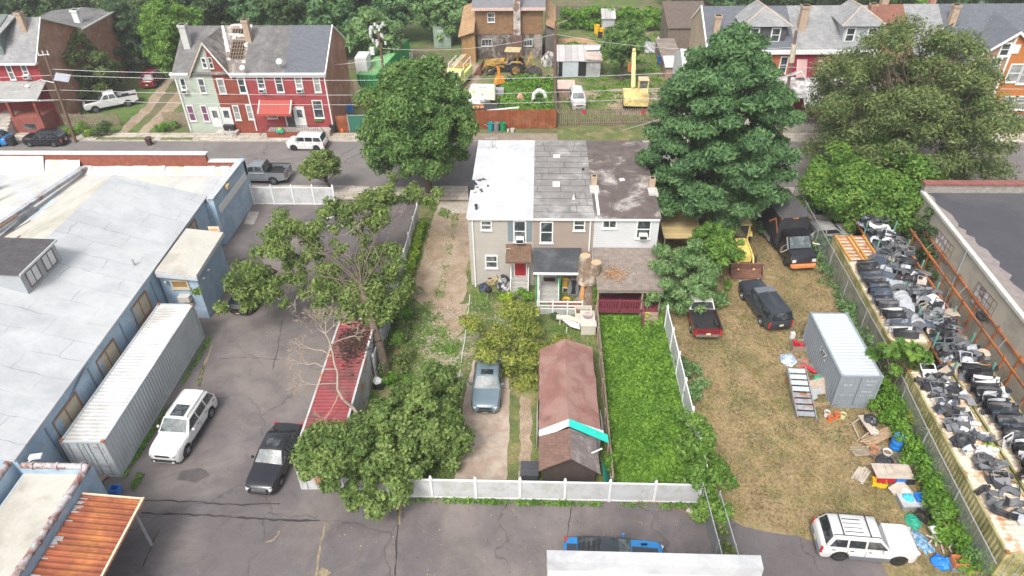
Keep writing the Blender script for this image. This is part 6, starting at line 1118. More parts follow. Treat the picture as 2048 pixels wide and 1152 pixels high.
ptree('garden_tree','bushy pale-green garden tree behind the excavator boom',(1246,92,44,46),87.5,L1,n=30,rr=1.0,dens=420,a=.2,b=.1,tr=.25,base=(10.3,87.5))
ptree('mulberry_tree','wide grey-green bushy tree behind the white pickup with dark hood',(165,150,70,74),81.5,L3,n=40,rr=1.3,dens=380,a=.22,b=.1,tr=.2,base=(-54.3,81.5),fill=.6)
ptree('spruce_tree','dark conical evergreen behind the parked vehicles at the left',(246,72,50,78),92,LC,n=60,rr=1.2,cone=.9,dens=420,a=.24,b=.08,tr=.25,droop=.6,base=(-53,92),flat=.5)
ptree('locust_tree','light green feathery tree left of the mint-green house roof',(352,75,56,70),86,L4,n=44,rr=1.3,dens=360,a=.24,b=.1,tr=.25,base=(-45,86.5),droop=.3)
# sparse tree with long bare limbs over the lot
def at3(px,py,Y): X,Z=HG(px,py,Y); return (X,Y,Z)
cl=[(*at3(px,py,Y),r) for px,py,Y,r in((560,470,41,.9),(585,455,42,.8),(620,470,42,.7),(540,500,40,.7),(600,520,40,.7),(640,450,43,.7),(700,420,44.5,.8),(735,400,46,.9),(770,390,47,.8),(820,385,48,.7),(850,400,47,.6),(760,440,44,.8),(710,455,43,.6),(600,560,38.5,.6),(665,570,38,.8),(700,590,37,.9),(740,600,36.5,1.0),(690,625,36,.8),(730,560,38,.8),(770,560,39,.8),(650,540,39,.5),(640,610,36.5,.6),(505,540,39,.8),(520,570,38,.7),(480,590,37,.6),(495,560,38,.7),(535,600,37,.5),(500,610,36.5,.5),(780,500,42,.7),(750,520,40,.7),(680,500,41,.4),(730,480,42,.5),(765,640,35.5,.7),(790,600,38,.7))]
cl=[(a,b,c,r*1.1) for a,b,c,r in cl]; cl+=[(a+rng.normal()*1.0,b+rng.normal()*1.0,c+rng.normal()*.5,r*.8) for a,b,c,r in cl for _ in range(4)]
tree('walnut_tree','sparse sprawling tree with bare grey limbs over the black SUV',(-9.9,33.4),cl,L6,dens=470,a=.15,b=.07,tr=.3,fill=.9,top=(-1.6,3.2,4.6),thin=.16,nl=22,bark=mat('brown_bark',(.13,.10,.075),.95,0,.35,5))
def twigs(m,p,d,L,r,dep):
    if dep==0 or r<.006: return
    q=Vector(p)+Vector(d).normalized()*L+Vector((0,0,.04*L)); m.rod(p,q,r,5,r*.72,cap=False)
    for k in range(3 if dep>2 else 2):
        dd=(Vector(d).normalized()+Vector((rng.normal()*.6,rng.normal()*.6,rng.normal()*.45))).normalized(); twigs(m,q,dd,L*rng.uniform(.6,.9),r*.72,dep-1)
tw=thing('bare_twigs','tangle of bare pinkish twigs hanging within the sparse sprawling tree','twigs',(-12,38,0)); 
m=MB()
for px,py,Y in((640,500,41),(690,470,42),(720,520,40),(600,590,37.5),(560,600,37),(680,540,39.5),(750,470,43),(790,440,45),(640,580,38)):
    p=Vector(at3(px,py,Y))-tw.location; 
    for k in range(2): twigs(m,p,(rng.normal(),rng.normal(),rng.normal()*.3),.6,.022,5)
m.build('twig',mat('grey_twig',(.32,.26,.23),.9,0,.2,6),tw)
dd=thing('dead_tree','bare bleached dead tree leaning over the red container roof','tree',(-8.9,26.7,0)); m=MB(); b0=Vector((0,0,0)); p=limb(m,(0,0,0),(-2.0,1.0,3.2),.11,.08)
q=limb(m,p,(-3.6,4.6,5.0),.075,.035,6,.12)
for s in((-1.5,.6,.6),(-1.0,1.2,.4),(-.2,1.4,.5),(.7,.9,.3)): twigs(m,q,s,.62,.03,7)
for t,s in((.25,(-1.6,-.3,.1)),(.45,(-1.7,.2,.2)),(.65,(-1.5,.5,.2)),(.8,(1,.8,.1)),(.1,(-.4,-1.2,-.3))):
    c=Vector(p).lerp(q,t); e=limb(m,c,c+Vector(s)*.9,.04,.024,4,.2)
    for k in range(2): twigs(m,e,Vector(s)+Vector((0,rng.normal()*.5,0)),.5,.022,7)
m.build('branch',mat('bleached_wood',(.30,.245,.19),.9,0,.2,5),dd)
# foreground maple in several lobes
cl=[]
for px,z_,n in(((830,845,100,100),2.6,60),((735,890,95,70),2.6,40),((660,900,78,46),3.5,34),((745,950,100,45),2.0,26),((880,785,55,55),2.3,16),((905,880,42,65),1.8,12)):
    c,r3=pxcrown(*px,G(px[0],px[1],z_)[1]); c=(c[0],c[1],z_); r3=(r3[0],r3[1],min(r3[2],1.0 if z_>3 else 2.2)); cl+= [q for q in envelope(c,(r3[0],r3[1]*.85,min(r3[2],3.0)),n,.62) if q[2]>.5]
tree('maple_tree','broad dark-green tree covering the corner of the rear vinyl fence',(-8.3,26.2),cl,L7,dens=950,a=.11,b=.08,tr=.15,fill=.6,thin=.25,nl=24)
cl=[(*at3(px+rng.normal()*6,py+rng.normal()*6,Y),r*1.1) for px,py,Y,r in((960,712,33.0,.5),(985,722,32.6,.55),(1015,722,32.6,.6),(1050,735,32.6,.6),(930,640,36,.5),(960,650,36,.7),(990,660,36,.8),(1040,650,36.5,.8),(1080,660,36.5,.7),(1110,680,36,.6),(960,700,35,.7),(1000,690,35,.9),(1040,700,35,.9),(1080,710,35,.8),(1120,700,35.5,.5),(980,730,34,.5),(1020,740,33.5,.7),(1060,750,33,.8),(1090,745,33.5,.6),(1040,780,32.3,.6),(1070,785,32,.5),(1030,620,37.5,.8),(1060,625,37.5,.7))]
tree('dogwood_tree','low yellow-green tree leaning over the blue-grey sedan',(-.6,35.6),cl,L8,dens=950,a=.12,b=.06,tr=.1,fill=.85,thin=.3)
# background wood
BG=[((40,20,90,50),112,LD,'dark leafy tree at the top left corner'),((150,15,70,40),118,L3,'olive tree above the brick wing roof'),((330,10,60,45),104,LD,'dark tree behind the feathery light green tree'),((430,15,70,55),106,LD,'dark tree directly behind the mint-green house ridge'),((520,10,60,50),104,L2,'blue-green tree behind the broken roof'),((590,20,60,52),100,LD,'shady dark tree above the blue-grey shingle roof'),
((668,45,62,62),97,L2,'drooping blue-green tree hanging behind the end house wall'),((745,75,58,62),92,L5,'hanging grey-green tree over the bright green container'),((795,15,60,45),104,L2,'blue-green tree left of the pale green metal box'),((880,30,55,50),103,L5,'hanging light tree between metal box and shingle house'),((925,10,50,45),112,LD,'dark tree touching the shingle house lean-to'),
((700,0,80,45),116,LD,'tall dark tree above the hanging trees'),((1000,-20,80,30),125,LD,'dark treetop above the shingle house'),((1380,5,60,30),122,L3,'olive tree above the garden hedge end'),((1470,0,70,25),118,L2,'bluish tree above the first dormer'),((1580,0,80,25),120,LD,'dark tree above the light grey roof'),((1700,0,70,28),120,L3,'olive tree between the two right roof blocks'),((1800,5,70,30),118,L4,'brighter green tree above the brown-red roof'),((1900,0,80,28),120,LD,'dark tree above the blue-grey roof'),((2010,5,60,30),118,LD,'dark tree at the top right corner'),((250,-10,80,40),125,LD,'dark treetop behind the spruce'),((1250,-25,90,30),135,LD,'dark treetop beyond the back fence')]
for i,(px,Y,lm,lab) in enumerate(BG):
    c,r3=pxcrown(*px,Y); c=(c[0],c[1],max(3.2,c[2])); r3=(r3[0],r3[1]*.8,max(2.5,min(r3[2],6))); cl=[q for q in envelope(c,r3,26,r3[0]*.3) if q[2]>.8]
    tree('background_tree',lab,(c[0],c[1]),cl,lm,dens=170,a=.34,b=.17,tr=.3,group='trees beyond the far houses',droop=.2)
o=thing('dark_tree','tall bare dark trunk rising behind the end house chimney line','tree',(-30.5,98,0)); MB().rod((0,0,0),(.3,0,13),.55,9,.35).build('trunk',BARK,o,smooth=True); C,Nn=clumpleaves([(0,0,12.5,2.2),(1.5,0,11.5,1.6),(-1.5,.5,12,1.7)],200); leafmesh('crown',C,Nn,.3,.15,LD,o)
# shrubs, hedges, weeds
def shrub(label,px,py,r,h,lm,n=7,dens=700,a=.1,b=.06,name='shrub',Y=None,group=None,droop=0):
    x,y=G(px,py); cl=[(x+rng.normal()*r*.4,y+rng.normal()*r*.4,h*rng.uniform(.35,.75),r*rng.uniform(.4,.6)) for _ in range(n)]
    R=thing(name,label,'shrub',(x,y),0,group); m=MB(); [m.rod((0,0,0),(c[0]-x,c[1]-y,c[2]),.03,5,.012) for c in cl]; m.build('stem',BARK,R); cl=[(c[0]-x,c[1]-y,c[2],c[3]) for c in cl]; C,Nn=clumpleaves(cl,dens,.85,.8); leafmesh('foliage',C,Nn,a,b,lm,R,droop)
    return R
LH=LM('leaf_hosta',(0.13,0.286,0.026),(0.478,0.573,0.0683))
for a in(('bright yellow-green bush left of the grey steps',1013,605,.62,.9,LH),('dark-leaved bush right of the red-door steps',1056,600,.6,1.0,LW),('feathery green bush right of the white vinyl fence',1386,800,1.0,1.5,L5),('feathery bush higher along the white vinyl fence',1376,755,.8,1.2,L5),('low bush beside the end of the loader bucket',1455,578,.45,.8,LW),
  ('round bush at the corner of the grey container',1742,812,.7,1.1,LW),('dense bush behind the grey container by the fence',1705,640,.9,1.8,L5),('green sapling clump right behind the grey container',1735,700,.7,1.7,L5),('yellow-green feathery sumac against the chain-link fence',1840,880,1.0,2.2,L8),('tall fern-like weed patch left of the pale sumac',1795,850,.7,1.5,LW),
  ('leafy weed mass behind the wooden junk table',1770,845,.9,1.3,LW),('large weed bush beside the blue crate',1870,1010,1.1,1.6,LW),('weed bush behind the green tarp junk',1900,1050,1.1,1.5,L4),('weed bush near the tall dark board',1925,1080,.9,1.3,LW),('bush at the lower end of the chain-link fence',1960,1130,.9,1.4,L5),('leafy climbing weed on the chain-link beside the tan container',1935,960,.7,2.1,L4),('weed patch above the blue bag',1895,965,.8,1.4,L5),
  ('bush growing against the hedge end beside the far shed',1345,80,1.6,2.6,L2),('low bush under the tan house siding',1370,60,1.2,2.2,L1),('flowering garden bush behind the leaning picket fence',215,272,1.0,1.6,LD),('low pale-flowered plants at the leaning picket fence',150,272,.9,1.0,LW),('small garden plants left of the mint-green house',330,262,.8,1.1,LW),('plants beside the mint-green house corner',352,258,.6,1.0,LW),
  ('spiky pale bush at the left garden verge',183,273,.7,.8,LH),('green weed bush by the driveway broken paving',810,640,.9,1.3,LW),('leafy bush at the foot of the sparse tree',800,690,.8,1.3,L4),('bush where the left fence meets the gravel',815,600,.8,1.2,LW),('small weeds beneath the dead tree stump',780,770,.6,.6,LW),('young conifer-like shrub by the white lattice',1108,640,.3,.7,LC),('reddish vine bush over the rear fence by the shed',1150,950,.5,1.9,LO),('green vine hanging over the rear fence right of the shed',1218,950,.55,1.9,LW),('weed at the shed corner behind the rear fence',1100,945,.5,.7,LW),('dry weed tuft at the chain-link by the box truck',1640,500,.9,1.4,L5),('pale weeds halfway along the chain-link fence',1672,560,.9,1.4,L5),('weeds at the fence by the black truck mirror',1650,530,.7,1.2,L5),('bush beside the cab of the box truck',1520,470,.5,1.4,L2),('shrub at the far end of the chain-link fence',1605,430,.8,1.8,L5),('green weeds at the base of the tan container',1800,780,.7,1.5,LW)):
    shrub(*a)
def big_leaf():
    x,y=G(1765,790); R=thing('paulownia_sapling','large-leaved bright sapling right of the grey container','tree',(x,y)); m=MB(); cl=[]
    for i in range(15):
        p=(rng.normal()*.8+.6,rng.normal()*.6,rng.uniform(2.2,4.4)); limb(m,(0,0,0),p,.05,.02,3); cl.append((*p,.45))
    m.build('trunk',BARK,R); C,Nn=clumpleaves(cl,260,.8,.9); leafmesh('crown',C,Nn,.24,.19,L4,R)
big_leaf()
x,y=G(1912,950); R=thing('broadleaf_sapling','bright broad-leaved sapling climbing through the chain-link fence','tree',(x,y)); cl=[(rng.normal()*.5+.5,rng.normal()*.9,rng.uniform(1.4,2.6),.4) for _ in range(9)]; m=MB(); [limb(m,(0,0,0),c[:3],.04,.02,3) for c in cl]; m.build('trunk',BARK,R); C,Nn=clumpleaves(cl,300,.8,.9); leafmesh('crown',C,Nn,.2,.16,LH,R)
def mass(name,label,cat,cl,lm,dens,a,b,flat=.8,fill=.5,kind=None,droop=0):
    x=sum(c[0] for c in cl)/len(cl); y=sum(c[1] for c in cl)/len(cl); C,Nn=clumpleaves([(c[0]-x,c[1]-y,c[2],c[3]) for c in cl],dens,flat,fill); o=leafmesh(name,C,Nn,a,b,lm,None,droop); o.location=(x,y,0); return tag(o,label,cat,None,kind)
LHH=LM('leaf_hedge',(.13,.26,.025),(.38,.50,.06))
mass('hedge','bright leafy hedge strip along the left vinyl fence beside the gravel','hedge',[(-10.0+rng.normal()*.06,y,rng.uniform(.3,.75),.36) for y in np.arange(41,52,.35)],LHH,800,.1,.06)
mass('hedge','thick green hedge in front of the tall back fence','hedge',[(x+rng.normal()*.3,109.8+rng.normal()*.4-.06*(x-4),z+rng.normal()*.2,.95) for x in np.arange(4,20,.7) for z in(1.0,2.3)],LW,260,.22,.14)
mass('vine','tangled green vines swallowing the lawn corner of the white fences','vine',[(9.0+rng.normal()*.55,y+rng.normal()*.25,rng.uniform(.6,2.3)*(1 if y>23.5 else .6),.5) for y in np.arange(22.3,28,.12)],L4,600,.11,.075,droop=.4)
mass('vine','narrow vine strip climbing the short chain-link fence','vine',[(9.35+.03*rng.normal(),y,rng.uniform(.5,1.3),.28) for y in np.arange(19,22.4,.2)],L3,600,.09,.05)
mass('ivy','dark green ivy on the side of the big tree stump','ivy',[(4.15+rng.normal()*.1,40.9+rng.normal()*.15,z,.33) for z in np.arange(.3,3.3,.2)],LW,900,.07,.05)
mass('vine','ivy patch on the stucco wall at the far corner of the right warehouse','vine',[(29.3+rng.normal()*.1,46+rng.normal()*1.3,rng.uniform(1,4.5),.4) for _ in range(22)],LD,500,.12,.08)
mass('hedge','low hedge row at the near pavement edge behind the gravel drive','hedge',[(x,55.6,.5,.45) for x in np.arange(-16,-10.5,.5)],LD,500,.12,.08)
# weeds in the far yard
mass('weed_bank','rough green weeds growing over the far yard left of the shed','weeds',[(rng.uniform(-4.5,1.5),rng.uniform(76,87.5),rng.uniform(.15,.6),rng.uniform(.5,1.0)) for _ in range(85)],LW,260,.16,.1,.6,kind='stuff')
mass('weed_bank','rough green weeds round the brown heap behind the grey shed','weeds',[(rng.uniform(2.3,8.5),rng.uniform(92.5,99.5),rng.uniform(.2,.7),rng.uniform(.6,1.1)) for _ in range(50)],LW,230,.18,.11,.6,kind='stuff')
def scatter(name,poly,n,lm,a,b,h=.08,up=.5,avoid=None,clus=0):
    xs_=[p[0] for p in poly]; ys_=[p[1] for p in poly]; pts=[]
    P_=np.array(poly); cen=[(rng.uniform(min(xs_),max(xs_)),rng.uniform(min(ys_),max(ys_))) for _ in range(clus)]
    def inside(x,y):
        c=False; j=len(poly)-1
        for i in range(len(poly)):
            xi,yi=poly[i]; xj,yj=poly[j]
            if (yi>y)!=(yj>y) and x<(xj-xi)*(y-yi)/(yj-yi)+xi: c=not c
            j=i
        return c
    while len(pts)<n:
        if clus: c=cen[int(rng.integers(clus))]; x,y=c[0]+rng.normal()*.35,c[1]+rng.normal()*.35
        else: x,y=rng.uniform(min(xs_),max(xs_)),rng.uniform(min(ys_),max(ys_))
        if inside(x,y): pts.append((x,y,rng.uniform(.02,h)))
    C=np.array(pts); Nn=rng.normal(size=(n,3)); Nn[:,2]=abs(Nn[:,2])+up; Nn/=np.linalg.norm(Nn,axis=1)[:,None]; return tag(leafmesh(name,C,Nn,a,b,lm),kind='stuff')
LLN=LM('leaf_lawn',(.075,.185,.02),(.24,.42,.05))
tag(scatter('lawn_weeds',[(4.3,23.9),(8.9,23.9),(8.95,39.3),(4.3,39.3)],15000,LLN,.09,.06,.2,.8),'dense bright green weedy lawn between the two board fences','weeds')
tag(scatter('lawn_weeds',[(4.3,23.9),(8.9,23.9),(8.95,39.3),(4.3,39.3)],6500,LLN,.11,.08,.26,.8,clus=70),'taller clumps of broadleaf weed across the green lawn','weeds')
tag(scatter('grass_tufts',[(-10.7,23.8),(-4.7,23.8),(-4.9,36),(-7.8,41),(-9.3,41),(-9.3,56),(-10.7,56)],9000,LW,.09,.04,.14,.4,clus=230),'short grass tufts beneath the trees and along the gravel','grass')
tag(scatter('grass_tufts',[(-5.2,36),(-.3,36),(-.3,43),(-5.2,43)],3500,LW,.07,.035,.1,.4,clus=80),'short grass on the broken paving behind the end house','grass')
tag(scatter('grass_tufts',[(-.1,24),(4.0,24),(4.0,41),(-.1,41)],4500,LW,.08,.035,.12,.4,clus=110),'shaded grass around the tarp shelter','grass')
LDRY=LM('leaf_dry',(.22,.155,.07),(.46,.35,.18))
tag(scatter('straw',[(9.3,23.2),(14.5,21.5),(20.9,19.5),(22,56),(9.3,56)],26000,LDRY,.13,.025,.05,1.2),'mown dry straw lying over the yellow-brown yard','straw')
tag(scatter('grass_tufts',[(9.3,23.4),(20.8,21),(22,56),(9.3,56)],6000,L3,.08,.03,.07,.8,clus=150),'thin green grass wisps in the dry yard','grass')
tag(scatter('grass_tufts',[(2.1,73.6),(13,73.8),(22,86),(22,108),(2.1,110)],9000,LW,.16,.07,.2,.5,clus=260),'patchy grass of the far garden','grass')
tag(scatter('weed_fringe',[(-7.3,23.2),(8.6,23.2),(8.6,23.5),(-7.3,23.5)],900,LW,.1,.05,.22,.3,clus=26),'weeds sprouting along the foot of the rear vinyl fence','weeds')
tag(scatter('weed_fringe',[(-23.2,24.3),(-22.9,24.3),(-22.6,37),(-23.0,37)],900,LW,.08,.04,.1,.3,clus=30),'thin weeds at the base of the long white container','weeds')
tag(scatter('leaf_litter',[(4.6,39.8),(6.6,39.8),(6.8,41.4),(4.8,41.2)],10,LDRY,.08,.05,.05,.6),'a few fallen leaves below the porch','leaves')
n=330; C=np.stack([rng.normal(5.4,.55,n),rng.normal(40.7,.35,n),np.zeros(n)],1); C[:,2]=2.5+(C[:,1]-39.35)*.26+.05; Nn=rng.normal(size=(n,3))*.4+np.array([0,-.25,1]); Nn/=np.linalg.norm(Nn,axis=1)[:,None]; tag(leafmesh('leaf_litter',C,Nn,.07,.045,LM('leaf_fallen',(0.325,0.169,0.078),(0.683,0.491,0.3)),kind='stuff'),'heap of fallen brown leaves on the shingled porch roof','leaves')

mass('weed_bank','continuous bank of tall weeds along the chain-link fence by the junk row','weeds',[(21.35-.028*(34-y)+rng.normal()*.35,y,rng.uniform(.2,1.3),rng.uniform(.3,.55)) for y in np.arange(19.5,33,.14)],LW,420,.11,.06,kind='stuff')
mass('weed_bank','thin feathery weeds along the upper half of the chain-link fence','weeds',[(22.0+rng.normal()*.25,y,rng.uniform(.1,.9),rng.uniform(.25,.45)) for y in np.arange(34,55,.3)],L5,420,.11,.045,kind='stuff')
mass('weed_bank','undergrowth at the foot of the leaning tree and left fence','weeds',[(rng.uniform(-10.2,-8.6),y,rng.uniform(.1,.8),rng.uniform(.3,.6)) for y in np.arange(33,42,.38)],L3,420,.11,.055,kind='stuff')

tag(scatter('weed_fringe',[G(*p) for p in((392,770),(405,730),(412,732),(400,775))],160,L3,.06,.03,.06,.4),'weeds in the pavement crack beside the white SUV','weeds')
tag(scatter('weed_fringe',[G(*p) for p in((260,975),(275,945),(290,950),(268,985))],200,LW,.07,.035,.1,.4),'weeds in the crack near the white container doors','weeds')
tag(scatter('leaf_litter',[(-10.5,19),(8.5,19),(8.5,23.3),(-10.5,23.3)],260,LDRY,.06,.045,.03,1.2),'dead leaves scattered over the rear asphalt','leaves')
tag(scatter('leaf_litter',[(-18,24),(-13.5,24),(-11.5,57),(-22,57)],160,LDRY,.06,.045,.03,1.2),'dead leaves scattered over the parking lot','leaves')

C=np.stack([rng.normal(-11.5,.55,700),rng.normal(33.6,1.1,700),np.full(700,2.63)],1); Nn=rng.normal(size=(700,3))*.3+np.array([0,0,1]); Nn/=np.linalg.norm(Nn,axis=1)[:,None]; tag(leafmesh('leaf_litter',C,Nn,.10,.06,LM('roof_stain_flecks',(.05,.03,.025),(.12,.07,.05)),kind='stuff'),'dark leaf-shaped flecks standing in for a stain on the red container roof','leaves')  # dark flecks added to stand in for the roof's dark stain
tag(scatter('grass_tufts',[(-7.7,41.5),(-7.0,41.5),(-7.0,54),(-7.7,54)],500,LW,.08,.035,.1,.4,clus=16),'grass growing in the middle of the gravel drive','grass')
tag(scatter('stones',[(-8.6,32.5),(-4.9,32),(-1,37),(-1,40),(-5,41.5),(-8.8,41)],1500,LM('stone_chip',(.35,.3,.25),(.6,.54,.46)),.07,.06,.04,1.5,clus=60),'pale stones scattered over the broken paving','stones')
# ---------------- junk, bins, racks and car parts
def heap(name,label,cat,x,y,r,h,m,z=0,n=14,rough=.35,ell=1.0,rz=0):
    mb=MB(); prof=[(0.02,0),(1,0),(1.02,.25),(.85,.6),(.5,.9),(.12,1.0)]; vs=[]
    for q,zz in prof:
        for i in range(n): a=6.283*i/n; k=1+random.uniform(-rough,rough)*.6; vs.append((r*q*k*math.cos(a)*ell,r*q*k*math.sin(a),max(0,h*(zz+random.uniform(-rough,rough)*.3*(zz>0)))))
    fs=[(j*n+i,j*n+(i+1)%n,(j+1)*n+(i+1)%n,(j+1)*n+i) for j in range(len(prof)-1) for i in range(n)]+[tuple(range((len(prof)-1)*n,len(prof)*n))]
    mb.add(vs,fs); o=mb.build(name,m); o.location=(x,y,z); o.rotation_euler=(0,0,rz); return tag(o,label,cat)
def bucket(label,x,y,c,r=.17,h=.36,fill=None,z=0,name='bucket',group=None):
    R=thing(name,label,'bucket',(x,y,z),0,group); MB().lathe((0,0,0),[(r*.8,0),(r,h),(r*1.08,h),(r*1.08,h-.03),(r*.97,h-.02),(r*.78,.04)],14,cap=False).lathe((0,0,0),[(r*.8,0),(r*.8,.01)],14).build('shell',c,R,smooth=True)
    MB().lathe((0,0,h*.7),[(r*.93,0),(r*.9,.02)],14).build('contents',fill or mat('bucket_contents',(.2,.12,.08),.9,0,.4,9),R); return R
OBK=mat('orange_bucket',(.65,.13,.03),.5); WBK=mat('white_bucket',(.62,.62,.58),.5); YBK=mat('yellow_bucket',(.70,.42,.02),.5,0,.1,3); BBN=mat('blue_bin',(.01,.10,.38),.5); TBN=mat('teal_bin',(.02,.30,.30),.5); GBN=mat('green_bin',(.01,.26,.10),.5); GYB=mat('grey_bin',(.20,.21,.22),.6)
for l,px,py,c in(('white bucket leftmost of four by the grey container doors',1652,832,WBK),('orange bucket nearest the viewer by the grey container',1659,842,OBK),('orange bucket against the grey container doors',1672,835,OBK),('cream bucket rightmost of four by the grey container',1684,836,mat('cream_bucket',(.6,.6,.3),.5))): x,y=G(px,py); bucket(l,x,y,c)
for l,px,c in(('teal round bin first at the red-brown fence',981,TBN),('grey round bin between teal and green bins',993,GYB),('green round bin at the red-brown fence',1006,GBN)): x,y=G(px,262); bucket(l,x,y,c,.33,.95,name='trash_can')
bucket('small cream tub right of the green bin',G(1025,264)[0],G(1025,264)[1],WBK,.22,.4); bucket('tiny white jug beside the green bin',G(1016,264)[0],G(1016,264)[1],WBK,.12,.35)
def wheelie(label,x,y,c,rz=0,s=1,z=0):
    R=thing('wheeled_bin',label,'bin',(x,y,z),rz); R.scale=(s,)*3
    MB().loft([[(-.24,-.26,.05),(.24,-.26,.05),(.24,.26,.05),(-.24,.26,.05)],[(-.3,-.34,.98),(.3,-.34,.98),(.3,.34,.98),(-.3,.34,.98)]]).build('body',c,R); MB().slab([(-.32,-.38,1.03),(.32,-.38,1.03),(.32,.4,1.09),(-.32,.4,1.09)],.05).build('lid',c,R)
    for a in(-.27,.27): MB().lathe((a,.25,.12),[(.12,-.03),(.12,.03)],10,ax='x').build('wheel',RUB,R)
x,y=G(1022,142); wheelie('blue wheeled bin beside the ochre backhoe wheel',x,y,BBN,0,1.25); x,y=G(1320,130); wheelie('blue wheeled bin beside the white-sheeted lean-to',x,y,BBN,.1,1.1)
x,y=G(458,267); wheelie('dark wheeled bin left of a pair at the brick house',x,y,BLK); x,y=G(468,267); wheelie('dark wheeled bin right of a pair at the brick house',x,y,BLK); x,y=G(27,291); wheelie('black wheeled bin by the far left porch steps',x,y,BLK); x,y=G(668,266); wheelie('black wheeled bin at the corner of the red end house',x,y,BLK)
x,y=G(300,290); R=wheelie('small dark and orange hydrant-like bin at the far kerb',x,y,mat('dark_brown_bin',(.08,.04,.035),.7),0,.8)
x,y=G(1193,68); bucket('tall yellow drum in front of the garden hedge',x,y,YBK,.45,1.3,name='drum'); x,y=G(1203,70); bucket('short yellow tub with the dark bin at the garden hedge',x,y,YBK,.4,1.0,name='drum'); x,y=G(1200,76); bucket('dark round bin before the yellow drums',x,y,BLK,.35,.8,name='drum')
# behind the houses
def grill():
    x,y=G(978,598); R=thing('kettle_grill','black kettle barbecue grill on the grass by the grey house','grill',(x,y)); MB().lathe((0,0,.85),[(.02,-.24),(.2,-.18),(.3,0),(.3,.02),(.22,.16),(.02,.22)],14).build('bowl',PB,R,smooth=True)
    for k in range(3): a=2.09*k; MB().rod((.12*math.cos(a),.12*math.sin(a),.7),(.3*math.cos(a),.3*math.sin(a),0),.018).build('leg',METAL,R)
    MB().rod((0,0,1.07),(.0,.0,1.14),.04).build('knob',BLK,R)
grill()
def bike():
    x,y=G(985,583); R=thing('bicycle','yellow-framed bicycle leaning by the grey house downspout','bicycle',(x,y+.5),.3)
    for a in(-.5,.5):
        m=MB(); [m.rod((a+.32*math.cos(6.283*i/16),0,.33+.32*math.sin(6.283*i/16)),(a+.32*math.cos(6.283*(i+1)/16),0,.33+.32*math.sin(6.283*(i+1)/16)),.02,5) for i in range(16)]; [m.rod((a,0,.33),(a+.31*math.cos(k*.8),0,.33+.31*math.sin(k*.8)),.004,3) for k in range(8)]; m.build('wheel',RUB,R)
    m=MB(); m.path([(-.5,0,.33),(-.1,0,.3),(.38,0,.8),(-.2,0,.78),(-.1,0,.3)],.022); m.rod((.38,0,.85),(.5,0,.33),.022).rod((-.2,0,.78),(-.5,0,.33),.018); m.build('frame',YBK,R); m=MB().rod((.38,-.25,.95),(.38,.25,.95),.015).rod((.38,0,.8),(.38,0,.95),.018); m.build('handlebar',BLK,R); MB().ob((-.22,0,.9),(.26,.12,.06)).build('saddle',BLK,R)
bike()
x,y=G(968,583); heap('storage_tote','dark blue tote heap with yellow things by the downspout','tote',x,y+.3,.45,.5,mat('navy_clutter',(.03,.04,.07),.6,0,.3,6))
x,y=G(1008,580); heap('covered_mower','something under a white and black cover left of the steps','cover',x,y+.2,.55,1.2,mat('black_white_cover',(.03,.03,.03),.6,0,.2,3,c2=(.6,.6,.6),amt=.4,sc2=1.5),rough=.25)
def stump():
    SB=mat('stump_bark',(.20,.145,.105),.95,0,.4,4.5,c2=(.36,.30,.245),amt=.45,sc2=1.1,bump=.12); CUT=mat('fresh_cut_wood',(.45,.33,.21),.85,0,.2,6)
    R=thing('tree_stump','massive forked cut tree trunk with two pale sawn ends','tree stump',(3.55,40.9)); R.scale=(.86,.86,.96)
    m=MB(); n=18; random.seed(12); prof=[(1.0,0,0,0),(.9,.02,.0,.4),(.72,.02,.0,.6),(.66,.05,0,1.5),(.70,.05,0,2.4),(.74,.08,0,3.0),(.72,.1,0,3.3)]
    rings=[]
    for r,ox,oy,z in prof: rings.append([(ox+r*(1+.13*math.sin(3*a+z)+.05*random.uniform(-1,1))*math.cos(a),oy+r*.8*(1+.1*math.sin(4*a))*math.sin(a),z) for a in [6.283*i/n for i in range(n)]])
    m.loft(rings)
    def stub(b,t,r0,r1):
        rr=[]
        for k in range(5): f=k/4; c=Vector(b).lerp(Vector(t),f); r=r0+(r1-r0)*f; rr.append([(c.x+r*math.cos(6.283*i/n)*(1+.09*random.uniform(-1,1)),c.y+r*math.sin(6.283*i/n)*(1+.09*random.uniform(-1,1)),c.z) for i in range(n)])
        m.loft(rr)
    stub((-.1,.05,2.2),(-.25,.3,4.3),.8,.46); stub((.2,0,2.2),(.62,-.1,3.95),.72,.44); m.build('trunk',SB,R,smooth=True)
    for x_,y_,z_ in((-.25,.3,4.3),(.62,-.1,3.95)): MB().lathe((x_,y_,z_),[(.41,0.0),(.40,.03)],16).build('sawn_end',CUT,R)
    m=MB(); m.slab([(-.62,-.5,.2),(-.3,-.72,.1),(-.25,-.62,2.0),(-.5,-.5,2.4)],.06,d=(0,-1,0)); m.build('torn_bark',mat('orange_inner_wood',(.5,.25,.09),.9,0,.3,5),R)
stump()
YB1=G(1131,592); bucket('yellow bucket with a white lid on a stool by the stump','x' and YB1[0],YB1[1]+.6,YBK,.27,.55,WHITE,z=.5); MB
o=thing('stool','small white plastic stool under the lidded yellow bucket','stool',(YB1[0],YB1[1]+.6)); MB().box(-.25,.25,-.25,.25,.44,.49).build('seat',WHITE,o)
for a in(-.2,.2):
    for b in(-.2,.2): MB().box(a-.03,a+.03,b-.03,b+.03,0,.44).build('leg',WHITE,o)
bucket('open yellow bucket standing nearer the white lattice fence',G(1132,610)[0],G(1132,610)[1],YBK,.27,.55)
